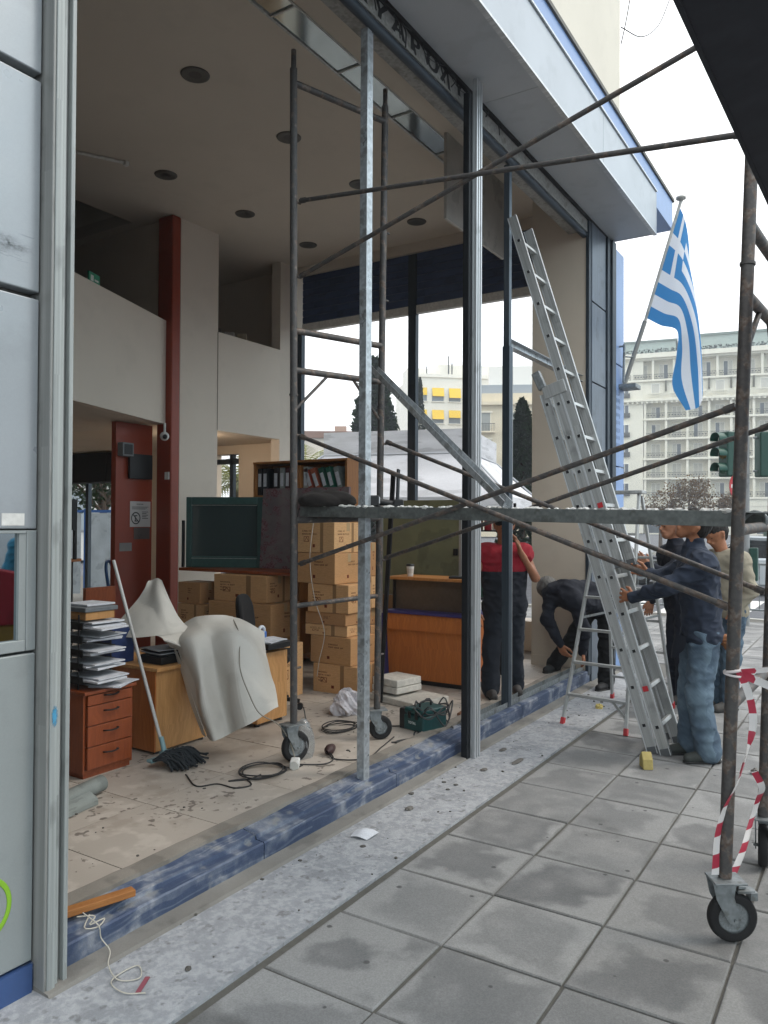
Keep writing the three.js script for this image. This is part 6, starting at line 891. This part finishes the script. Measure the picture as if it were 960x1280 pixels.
// --- white market tent with a raised vent
function tent(label, x, z, s, turn, e = 2.45) {
  const t = thing('market_tent', label, 'tent', [x, -0.13, z], turn), cv = M(0xdedee2, 0.7, { map: T.grime, side: THREE.DoubleSide, transmission: 0.12, thickness: 0 }), n = s * 0.62;
  const q = (a, b) => (u, v) => [0, 0, 0]; const sides = [[-1, 1, 1, 1], [1, 1, 1, -1], [1, -1, -1, -1], [-1, -1, -1, 1]];
  for (const [ax, az, bx, bz] of sides) {
    part(t, 'roof_panel', patch([[[ax * s, e, az * s], [(ax + bx) / 2 * s, e - 0.05, (az + bz) / 2 * s], [bx * s, e, bz * s]], [[ax * (s + n) / 2, e + 0.52, az * (s + n) / 2], [(ax + bx) / 4 * (s + n), e + 0.48, (az + bz) / 4 * (s + n)], [bx * (s + n) / 2, e + 0.52, bz * (s + n) / 2]], [[ax * n, e + 1.17, az * n], [(ax + bx) / 2 * n, e + 1.15, (az + bz) / 2 * n], [bx * n, e + 1.17, bz * n]]], 12, 8), cv);
    part(t, 'vent_wall', patch([[[ax * n, e + 1.17, az * n], [bx * n, e + 1.17, bz * n]], [[ax * n, e + 1.8, az * n], [bx * n, e + 1.8, bz * n]]], 6, 3), cv);
    part(t, 'vent_roof', patch([[[ax * n, e + 1.8, az * n], [bx * n, e + 1.8, bz * n]], [[ax * 0.02, e + 2.0, az * 0.02], [bx * 0.02, e + 2.0, bz * 0.02]]], 6, 4), cv);
    part(t, 'valance', patch([[[ax * s, e, az * s], [bx * s, e, bz * s]], [[ax * (s + 0.02), e - 0.28, az * (s + 0.02)], [bx * (s + 0.02), e - 0.28, bz * (s + 0.02)]]], 8, 2), cv);
    part(t, 'seam_rod', merge(rod([ax * s, e, az * s], [ax * n, e + 1.18, az * n], 0.03, 8), rod([ax * n, e + 1.18, az * n], [bx * n, e + 1.18, bz * n], 0.025, 8)), M(0xa9abb0, 0.5)); part(t, 'leg', rod([ax * s * 0.98, 0, az * s * 0.98], [ax * s * 0.98, e, az * s * 0.98], 0.04, 10), M(0xd8d8d8, 0.5));
  }
}
tent('white market tent with a raised square vent seen through the side opening', 19.4, -8.7, 3.25, 0.25);

// --- traffic light
{
  const t = thing('traffic_light', 'traffic light with two green signal heads on a grey pole', 'traffic light', [14.2, 0, 0.72]), gm = M(0x17463a, 0.45, { map: T.speck });
  part(t, 'pole', rod([0, 0, 0], [0, 3.4, 0], 0.055, 18), M(0x9a9c9c, 0.5, { map: T.grime }));
  const head = (dx, dz, turn) => { const h = new THREE.Group(); h.name = 'signal_head'; h.position.set(dx, 2.48, dz); h.rotation.y = turn; t.add(h); part(h, 'housing', span(-0.11, 0.11, 0, 0.76, -0.1, 0.1, 0.03), gm); for (let i = 0; i < 3; i++) { const y = 0.13 + i * 0.25; part(h, 'visor', (() => { const g = new THREE.CylinderGeometry(0.1, 0.105, 0.18, 20, 1, true, -1.9, 3.8); g.rotateX(-Math.PI / 2); return g.translate(0, y, 0.19); })(), new THREE.MeshPhysicalMaterial({ color: 0x17463a, roughness: 0.5, side: THREE.DoubleSide })); part(h, 'lens', new THREE.SphereGeometry(0.085, 16, 10).scale(1, 1, 0.35).translate(0, y, 0.1), M([0x1c4a38, 0x5a4a1c, 0x4a1c1c][i], 0.2)); } part(h, 'arm', merge(rod([0, 0.1, -0.1], [0, 0.1, -0.16], 0.02, 8), rod([0, 0.66, -0.1], [0, 0.66, -0.16], 0.02, 8)), mats.galvDull); };
  head(-0.17, -0.26, -2.2); head(0.16, 0.24, 0.6);
  part(t, 'push_box', span(-0.07, 0.07, 0.75, 1.3, 0.056, 0.18, 0.015), gm);
  const s = thing('no_entry_sign', 'round red and white no entry sign beside the traffic light', 'road sign', [14.02, 0, 0.58]); part(s, 'pole', rod([0, 0, 0], [0, 2.55, 0], 0.025, 12), mats.galvDull); part(s, 'disc', new THREE.CylinderGeometry(0.19, 0.19, 0.008, 32).rotateX(Math.PI / 2).rotateY(-0.35).translate(0, 2.32, 0), M(0xa51f26, 0.4)); part(s, 'white_bar', box(0.28, 0.06, 0.012).rotateY(-0.35).translate(0, 2.32, 0), mats.white);
}
// --- guard rails, kiosk, car across the road
for (let i = 0; i < 3; i++) { const g = thing('guard_rail', ['galvanised guard rail at the kerb, farthest from the traffic light', 'galvanised guard rail at the kerb, between two other guard rails', 'galvanised guard rail at the kerb, closest to the traffic light'][i], 'guard rail', [14.9, 0, -3.3 + i * 1.62], 0, 'guard rails along the kerb'); part(g, 'post', rod([0, 0, 0], [0, 1.0, 0], 0.024, 10), mats.galvDull); part(g, 'post', rod([0, 0, 1.5], [0, 1.0, 1.5], 0.024, 10), mats.galvDull); part(g, 'top_rail', rod([0, 1.0, 0], [0, 1.0, 1.5], 0.024, 10), mats.galvDull); part(g, 'lower_rail', rod([0, 0.2, 0], [0, 0.2, 1.5], 0.018, 10), mats.galvDull); for (let k = 1; k < 10; k++) part(g, 'baluster', rod([0, 0.2, k * 0.15], [0, 1.0, k * 0.15], 0.008, 6), mats.galvDull); }
{
  const k = thing('kiosk', 'green kiosk with a red base band across the road', 'kiosk', [26.5, -0.13, 1.2], 0.2); part(k, 'body', span(-1, 1, 0.65, 2.0, -1.5, 1.5, 0.02), M(0x1f4a3a, 0.6, { map: T.grime })); part(k, 'base_band', span(-1.02, 1.02, 0.0, 0.648, -1.52, 1.52, 0.01), M(0x8a2f2e, 0.6, { map: T.grime })); part(k, 'roof', span(-1.2, 1.2, 2.001, 2.12, -1.7, 1.7, 0.02), M(0x31453c, 0.6)); part(k, 'hatch', span(-1.03, -1.001, 1.0, 1.8, -1.0, 1.0), mats.blackPlastic);
  const car = (label, x, z, turn, c) => { const o = thing('parked_car', label, 'car', [x, -0.13, z], turn), pm = M(c, 0.3, { clearcoat: 1, clearcoatRoughness: 0.1 }); const body = extr([[-2.05, 0.3], [-2.08, 0.62], [-1.98, 0.82], [-1.15, 0.9], [1.6, 0.92], [2.05, 0.8], [2.1, 0.5], [2.05, 0.3]], 1.62, 0.05); part(o, 'body', body, pm); part(o, 'cabin', extr([[-1.2, 0.9], [-0.6, 1.38], [0.9, 1.42], [1.6, 0.95]], 1.36, 0.06), M(0x14181c, 0.08, { clearcoat: 1 })); part(o, 'roof', extr([[-0.55, 1.43], [-0.5, 1.46], [0.85, 1.49], [0.92, 1.46]], 1.3, 0.03), pm); for (const sx of [-1.3, 1.3]) for (const sz of [-0.76, 0.76]) { const w = part(o, 'wheel', new THREE.TorusGeometry(0.23, 0.085, 10, 24).translate(sx, 0.315, sz), mats.rubber); part(w, 'rim', new THREE.CylinderGeometry(0.17, 0.17, 0.1, 18).rotateX(Math.PI / 2).translate(sx, 0.315, sz), mats.galv); } for (const s of [-0.6, 0.6]) { part(o, 'headlight', span(-2.14, -2.06, 0.58, 0.7, s - 0.17, s + 0.17, 0.02), M(0xdfe6ea, 0.1)); part(o, 'tail_light', span(2.09, 2.15, 0.6, 0.74, s - 0.17, s + 0.17, 0.02), M(0x8a1c1c, 0.2)); } part(o, 'number_plate', span(-2.15, -2.13, 0.42, 0.53, -0.26, 0.26), mats.white); };
  car('silver car on the road in front of the green kiosk', 22.6, 0.4, 1.7, 0xa9afb3); car('dark car on the road beyond the guard rails', 24.5, -4.6, 1.5, 0x2a2e38);
}
// --- low screens and chair seen through the rear doorway
{
  const bl = M(0x1f4f8a, 0.45), wp = M(0xb9c4cc, 0.5, { map: T.grime });
  for (let i = 0; i < 3; i++) { const s = thing('screen_panel', ['white screen panel with a blue post outside the rear doorway, next to the green tree', 'white screen panel with a blue post outside the rear doorway, between two others', 'white screen panel with a blue post outside the rear doorway, by the red wall'][i], 'screen panel', [10.6 + i * 0.46, 0, -12.45 + i * 0.72], -1.0, 'blue framed screens outside the rear doorway'); part(s, 'sheet', span(-0.36, 0.36, 0.1, 1.86, -0.01, 0.01), wp); part(s, 'post', span(-0.42, -0.36, 0, 1.95, -0.03, 0.03), bl); part(s, 'rail', span(-0.36, 0.42, 1.87, 1.93, -0.02, 0.02), bl); }
  const c = thing('plastic_chair', 'blue plastic chair inside the rear doorway', 'chair', [8.0, FLOOR, -7.55], 0.7); part(c, 'back', wireGeo([[-0.2, 0.42, 0], [-0.23, 0.8, -0.05], [-0.1, 0.9, -0.07], [0.1, 0.9, -0.07], [0.23, 0.8, -0.05], [0.2, 0.42, 0]], 0.025, 40, 8), bl); part(c, 'seat', span(-0.22, 0.22, 0.4, 0.44, 0, 0.44, 0.015), bl); for (const [x, z] of [[-0.2, 0.03], [0.2, 0.03], [-0.2, 0.41], [0.2, 0.41]]) part(c, 'leg', rod([x, 0, z], [x, 0.4, z], 0.018, 8), bl);
}
// ============================================================ buildings
function facade(t, u0, bay, nb, ys, o) { // loggias with columns, slabs, windows and railings
  const pt = (n, g, m) => part(t, n, g, m), u1 = u0 + bay * nb;
  for (let j = 0; j < ys.length - 1; j++) {
    const y = ys[j], h = ys[j + 1] - y; pt('floor_slab', span(u0 - 0.3, u1, y - 0.22, y + 0.12, -1.5, 0.35), o.wall);
    for (let i = 0; i < nb; i++) {
      const c = u0 + bay * (i + 0.5); pt('column', span(u0 + bay * i - 0.2, u0 + bay * i + 0.2, y + 0.12, y + h - 0.22, -1.5, 0.12), o.wall);
      const w = pt('window', merge(span(c - 0.75, c - 0.66, y + 0.13, y + h - 0.75, -1.5, -1.38), span(c + 0.66, c + 0.75, y + 0.13, y + h - 0.75, -1.5, -1.38), span(c - 0.66, c + 0.66, y + h - 0.86, y + h - 0.75, -1.5, -1.38), span(c - 0.04, c + 0.04, y + 0.13, y + h - 0.86, -1.5, -1.4)), o.trim);
      part(w, 'pane', span(c - 0.66, c - 0.05, y + 0.13, y + h - 0.87, -1.48, -1.45), hash(i, j, 7) < 0.35 ? o.glass : o.curtain); part(w, 'pane', span(c + 0.05, c + 0.66, y + 0.13, y + h - 0.87, -1.48, -1.45), hash(i, j, 8) < 0.35 ? o.glass : o.curtain);
      const bars = [span(c - bay / 2 + 0.2, c + bay / 2 - 0.2, y + 0.95, y + 1.02, 0.22, 0.28), span(c - bay / 2 + 0.2, c + bay / 2 - 0.2, y + 0.2, y + 0.25, 0.23, 0.27)]; for (let k = 0; k < 13; k++) { const x = c - bay / 2 + 0.3 + k * (bay - 0.6) / 12; bars.push(span(x - 0.022, x + 0.022, y + 0.25, y + 0.95, 0.235, 0.265)); if (k % 2) bars.push(span(x - 0.12, x + 0.12, y + 0.5, y + 0.7, 0.24, 0.26)); } pt('railing', merge(bars), o.iron);
    }
    pt('column', span(u1 - 0.2, u1 + 0.2, y + 0.12, y + h - 0.22, -1.5, 0.12), o.wall);
  }
  pt('floor_slab', span(u0 - 0.3, u1, ys.at(-1) - 0.22, ys.at(-1) + 0.1, -1.5, 0.35), o.wall);
}
{
  const wall = M(0xe0dccb, 0.9, { map: rep(T.plaster, 0.1) }), o = { wall, trim: M(0xe6e4da, 0.8), glass: M(0x39434c, 0.15), curtain: M(0xb9b7ac, 0.6), iron: M(0x33342f, 0.7) };
  const t = thing('grand_hotel', 'grand cream hotel of many storeys with loggias and iron railings', 'hotel', [138.2, 0, -31.4], -78.6 * Math.PI / 180);
  part(t, 'rear_block', span(-6, 70, 0, 31.2, -16, -1.5), wall); part(t, 'corner_block', span(-9.5, -0.3, 0, 31, -16, 0.0), wall); part(t, 'base_wall', span(-0.3, 70, 4.7, 5.86, -1.5, 0.1), wall);
  facade(t, 0, 3.43, 10, [6.1, 9.55, 12.95, 16.4, 19.85, 22.9], o);
  part(t, 'cornice', merge(span(-9.8, 70, 22.9, 23.25, -1.5, 0.7), ...Array.from({ length: 60 }, (_, i) => span(-9.4 + i * 0.8, -9.1 + i * 0.8, 22.55, 22.9, 0.1, 0.6))), wall);
  part(t, 'attic_wall', span(-9.4, 70, 23.25, 26.5, -1.5, -0.1), wall);
  for (let i = 0; i < 10; i++) { const c = 1.7 + i * 3.43, w = part(t, 'attic_window', merge(span(c - 0.7, c - 0.6, 24.1, 26, -0.1, 0.02), span(c + 0.6, c + 0.7, 24.1, 26, -0.1, 0.02), span(c - 0.6, c + 0.6, 25.9, 26, -0.1, 0.02)), o.trim); part(w, 'pane', span(c - 0.6, c + 0.6, 24.1, 25.9, -0.099, -0.05), o.curtain); part(t, 'baluster_row', merge(span(c - 1.3, c + 1.3, 24.15, 24.3, 0.3, 0.55), span(c - 1.3, c + 1.3, 23.26, 23.36, 0.3, 0.55), ...Array.from({ length: 9 }, (_, k) => span(c - 1.2 + k * 0.3, c - 1.08 + k * 0.3, 23.36, 24.15, 0.35, 0.5))), wall); part(t, 'shade_bracket', span(c + 1.55, c + 1.85, 24.6, 26.4, -0.1, 0.5), M(0x55523f, 0.8)); }
  facade(t, -9, 3.43, 13, [26.6, 30.3], o);
  part(t, 'roof_cornice', span(-9.8, 70, 30.4, 31.2, -1.5, 0.9), wall); part(t, 'roof_terrace', merge(span(-8, 5, 31.2, 33.6, -9, -1.5), span(6, 60, 31.2, 34.2, -12, -2.5)), M(0x9aa8a0, 0.4, { map: rep(T.soft, 0.1) })); part(t, 'roof_edge', merge(span(-8.3, 5.3, 33.6, 33.9, -9.3, -1.2), span(5.7, 60.3, 34.2, 34.6, -12.3, -2.2)), M(0x5b6b62, 0.6)); part(t, 'roof_hedge', leafy(1500, (q) => V(-9 + q() * 50, 31.25 + q() * 0.7, 0.1 + q() * 0.5), 0.22, rng(61)), leafM(0x40563a));
  for (let i = 0; i < 12; i++) { const c = 1.7 + i * 3.43, a = part(t, 'arch', (() => { const s = new THREE.Shape(); s.moveTo(-1.7, -0.2); s.lineTo(1.715, -0.2); s.lineTo(1.715, 4.7); s.lineTo(-1.7, 4.7); s.lineTo(-1.7, -0.2); const h = new THREE.Path(); h.moveTo(-1.25, 0.1); h.lineTo(-1.25, 2.6); h.absarc(0, 2.6, 1.25, Math.PI, 0, true); h.lineTo(1.25, 0.1); h.lineTo(-1.25, 0.1); s.holes.push(h); return metric(new THREE.ExtrudeGeometry(s, { depth: 0.6, bevelEnabled: false, curveSegments: 10 })).translate(c, 0, -0.6); })(), wall); part(a, 'pane', span(c - 1.25, c + 1.25, 0.1, 3.9, -1.0, -0.95), o.glass); }
  for (let j = 0; j < 6; j++) for (const u of [-7.2, -3.4]) { const y = 6.6 + j * 3.43, w = part(t, 'side_window', merge(span(u - 0.75, u - 0.62, y, y + 2.1, -0.02, 0.1), span(u + 0.62, u + 0.75, y, y + 2.1, -0.02, 0.1), span(u - 0.75, u + 0.75, y + 2.1, y + 2.25, -0.02, 0.15), span(u - 0.04, u + 0.04, y, y + 2.1, 0.0, 0.08)), o.trim); part(w, 'pane', span(u - 0.62, u + 0.62, y, y + 2.1, 0.0, 0.03), o.glass); part(w, 'railing', span(u - 0.9, u + 0.9, y - 0.1, y + 0.75, 0.3, 0.36), o.iron); }
}
{ // white office block with yellow awnings
  const wm = M(0xe6e2d6, 0.9, { map: rep(T.plaster, 0.1) }), t = thing('office_block', 'white office block with yellow window blinds and roof masts', 'building', [100.6, 0, -46.5], -57.6 * Math.PI / 180 + 0.15);
  part(t, 'wall', span(-9, 4.5, 0, 22.4, -12, 0), wm); part(t, 'penthouse', span(-4.5, 4.5, 22.4, 24.6, -11, -1.5), wm); part(t, 'parapet', span(-9.2, 4.7, 22.4, 22.9, -0.4, 0.2), wm); part(t, 'stair_tower', span(-9, -6, 22.4, 24.0, -6, -2), wm);
  const ym = M(0xe0b81c, 0.7); for (let j = 0; j < 5; j++) for (let i = 0; i < 5; i++) { const c = -7.4 + i * 2.45, y = 6.4 + j * 3.15, w = part(t, 'window', merge(span(c - 0.95, c - 0.85, y, y + 1.9, 0, 0.1), span(c + 0.85, c + 0.95, y, y + 1.9, 0, 0.1), span(c - 0.95, c + 0.95, y - 0.12, y, 0, 0.2)), M(0xd8d4c8, 0.8)); part(w, 'pane', span(c - 0.85, c + 0.85, y, y + 1.9, 0.001, 0.03), M(0x6b7276, 0.2)); if (j > 2) part(w, 'blind', bar([c, y + 0.2 + 0.7 * hash(i, j, 44), 0.16 + 0.5 * hash(i, j, 45)], [c, y + 1.9, 0.1], 1.7, 0.04, [1, 0, 0]), ym, 'yellow window blind'); }
  part(t, 'sign_bar', span(0.6, 4.6, 15.2, 15.9, 0.25, 0.45), mats.blackPlastic); for (const [x, h] of [[-3.2, 3.2], [-2.7, 2.2], [-6.4, 1.6]]) part(t, 'roof_mast', rod([x, 22.5, -0.8], [x, 22.5 + h, -0.8], 0.09, 6), mats.blackSteel);
}
{ // cream apartment house with balconies
  const wm = M(0xd8cbb0, 0.9, { map: rep(T.plaster, 0.1) }), t = thing('apartment_house', 'cream old apartment house with small iron balconies', 'building', [88.3, 0, -35.2], -57.6 * Math.PI / 180 - 0.1);
  part(t, 'wall', span(-4.6, 9, 0, 17.6, -12, 0), wm); part(t, 'cornice', span(-4.9, 9.3, 16.1, 16.5, 0, 0.7), wm); part(t, 'roof_terrace', span(-4.4, 9, 17.61, 18.8, -6, -1.0), M(0x8d949a, 0.5)); part(t, 'attic', span(-2.5, 8, 18.81, 21.5, -8, -3), M(0xe4e0d6, 0.9));
  for (let j = 0; j < 4; j++) for (let i = 0; i < 4; i++) { const c = -3 + i * 3.1, y = 3.0 + j * 3.3, w = part(t, 'window', merge(span(c - 0.65, c - 0.52, y, y + 2.3, 0, 0.12), span(c + 0.52, c + 0.65, y, y + 2.3, 0, 0.12), span(c - 0.8, c + 0.8, y + 2.3, y + 2.5, 0, 0.25)), M(0xe2d9c4, 0.8)); part(w, 'pane', span(c - 0.52, c + 0.52, y, y + 2.3, 0.001, 0.04), M(0x8a8b84, 0.25)); if (j) { const b = part(t, 'balcony', span(c - 1.1, c + 1.1, y - 0.2, y - 0.02, 0, 0.9), wm); part(b, 'railing', merge(span(c - 1.08, c + 1.08, y + 0.85, y + 0.92, 0.82, 0.88), ...Array.from({ length: 12 }, (_, k) => span(c - 1.06 + k * 0.19, c - 1.02 + k * 0.19, y - 0.02, y + 0.85, 0.83, 0.87))), M(0x3c3b36, 0.7)); } }
}
{ // low houses beyond the tent and behind the rear doorway
  const t = thing('row_house', 'low pale house with a brown roof beyond the palm tree', 'house', [71.6, 0, -52.3], -1.0); part(t, 'wall', span(-7, 6, 0, 11.4, -10, 0), M(0xd9cdbd, 0.9, { map: rep(T.plaster, 0.1) })); part(t, 'roof', span(-7.4, 6.4, 11.41, 12.2, -10.4, 0.4), M(0x7b5c4c, 0.9)); part(t, 'chimney', span(-3, -2, 12.21, 13.6, -4, -3), M(0x8b6a58, 0.9)); part(t, 'chimney', span(2, 3.4, 12.21, 13.2, -4, -3), M(0xa58a78, 0.9));
  const gm = M(0x565c60, 0.3); for (let j = 0; j < 3; j++) for (let i = 0; i < 4; i++) { const w = part(t, 'window', span(-5.7 + i * 3, -4.5 + i * 3, 1.6 + j * 3.3, 3.4 + j * 3.3, 0, 0.06), M(0xe2ddd2, 0.8)); part(w, 'pane', span(-5.55 + i * 3, -4.65 + i * 3, 1.75 + j * 3.3, 3.25 + j * 3.3, 0.061, 0.08), gm); }
  const u = thing('white_house', 'white house with a red tiled roof seen through the rear doorway', 'house', [20.5, 0, -27.0], -0.9); part(u, 'wall', span(-3.4, 3.4, 0, 3.6, -5, 0), M(0xdad8d2, 0.9, { map: rep(T.plaster, 0.3) })); part(u, 'roof', extr([[-3.8, 0], [3.8, 0], [3.2, 0.8], [-3.2, 0.8]], 5.8).translate(0, 3.61, -2.5), M(0xa5392b, 0.8, { map: T.grime })); for (let i = 0; i < 4; i++) { const w = part(u, 'window', span(-2.9 + i * 1.6, -1.9 + i * 1.6, 1.2, 3.0, 0, 0.05), M(0x8d8f90, 0.6)); part(w, 'pane', span(-2.8 + i * 1.6, -2.0 + i * 1.6, 1.3, 2.9, 0.051, 0.06), M(0x9aa4aa, 0.2)); }
}
// ============================================================ street side, mirrored in the small window
{
  const s = thing('covered_stall', 'low yellow stall base under a red tarpaulin across the pavement', 'stall', [4.1, 0, 4.6], 0.3); part(s, 'base', span(-0.8, 0.8, 0.3, 0.72, -0.35, 0.35, 0.02), M(0xb08a3a, 0.7, { map: T.grime })); part(s, 'tarpaulin', extr([[-0.84, 0], [0.84, 0], [0.7, 0.35], [0.1, 0.5], [-0.6, 0.42]], 0.76, 0.02).translate(0, 0.74, 0), M(0xc02a3c, 0.7, { map: T.grime })); for (const x of [-0.7, 0.7]) for (const z of [-0.28, 0.28]) part(s, 'leg', rod([x, 0, z], [x, 0.3, z], 0.03, 8), mats.galvDull);
  const b = [5.6, 0, 6.0]; person('passer-by in a bright blue jacket on the pavement edge', b, { head: [0, 1.62, 0.03], chest: [0, 1.34, 0], waist: [0, 1.12, 0], pelvis: [0, 0.96, 0], shL: [-0.19, 1.4, 0], shR: [0.19, 1.4, 0], elL: [-0.25, 1.12, 0.03], wrL: [-0.22, 0.88, -0.08], elR: [0.25, 1.12, 0.03], wrR: [0.22, 0.88, -0.08], hipL: [-0.09, 0.92, 0], hipR: [0.09, 0.92, 0], knL: [-0.1, 0.5, -0.08], knR: [0.1, 0.5, 0.04], anL: [-0.1, 0.08, -0.02], anR: [0.1, 0.08, 0.12] }, { face: [0.2, 0, -1], hair: 0x2a211a, top: 0x2f7f9f, trousers: 0x2a2e36, seed: 81, toe: [0, 0, -1], handL: [[0, -1, 0], [1, 0, 0], [0, 0, -1], 0.4], handR: [[0, -1, 0], [-1, 0, 0], [0, 0, -1], 0.4] });
}

scene.traverse((o) => { if (o.isMesh) { o.castShadow = true; o.receiveShadow = true; } });
renderer.render(scene, camera);
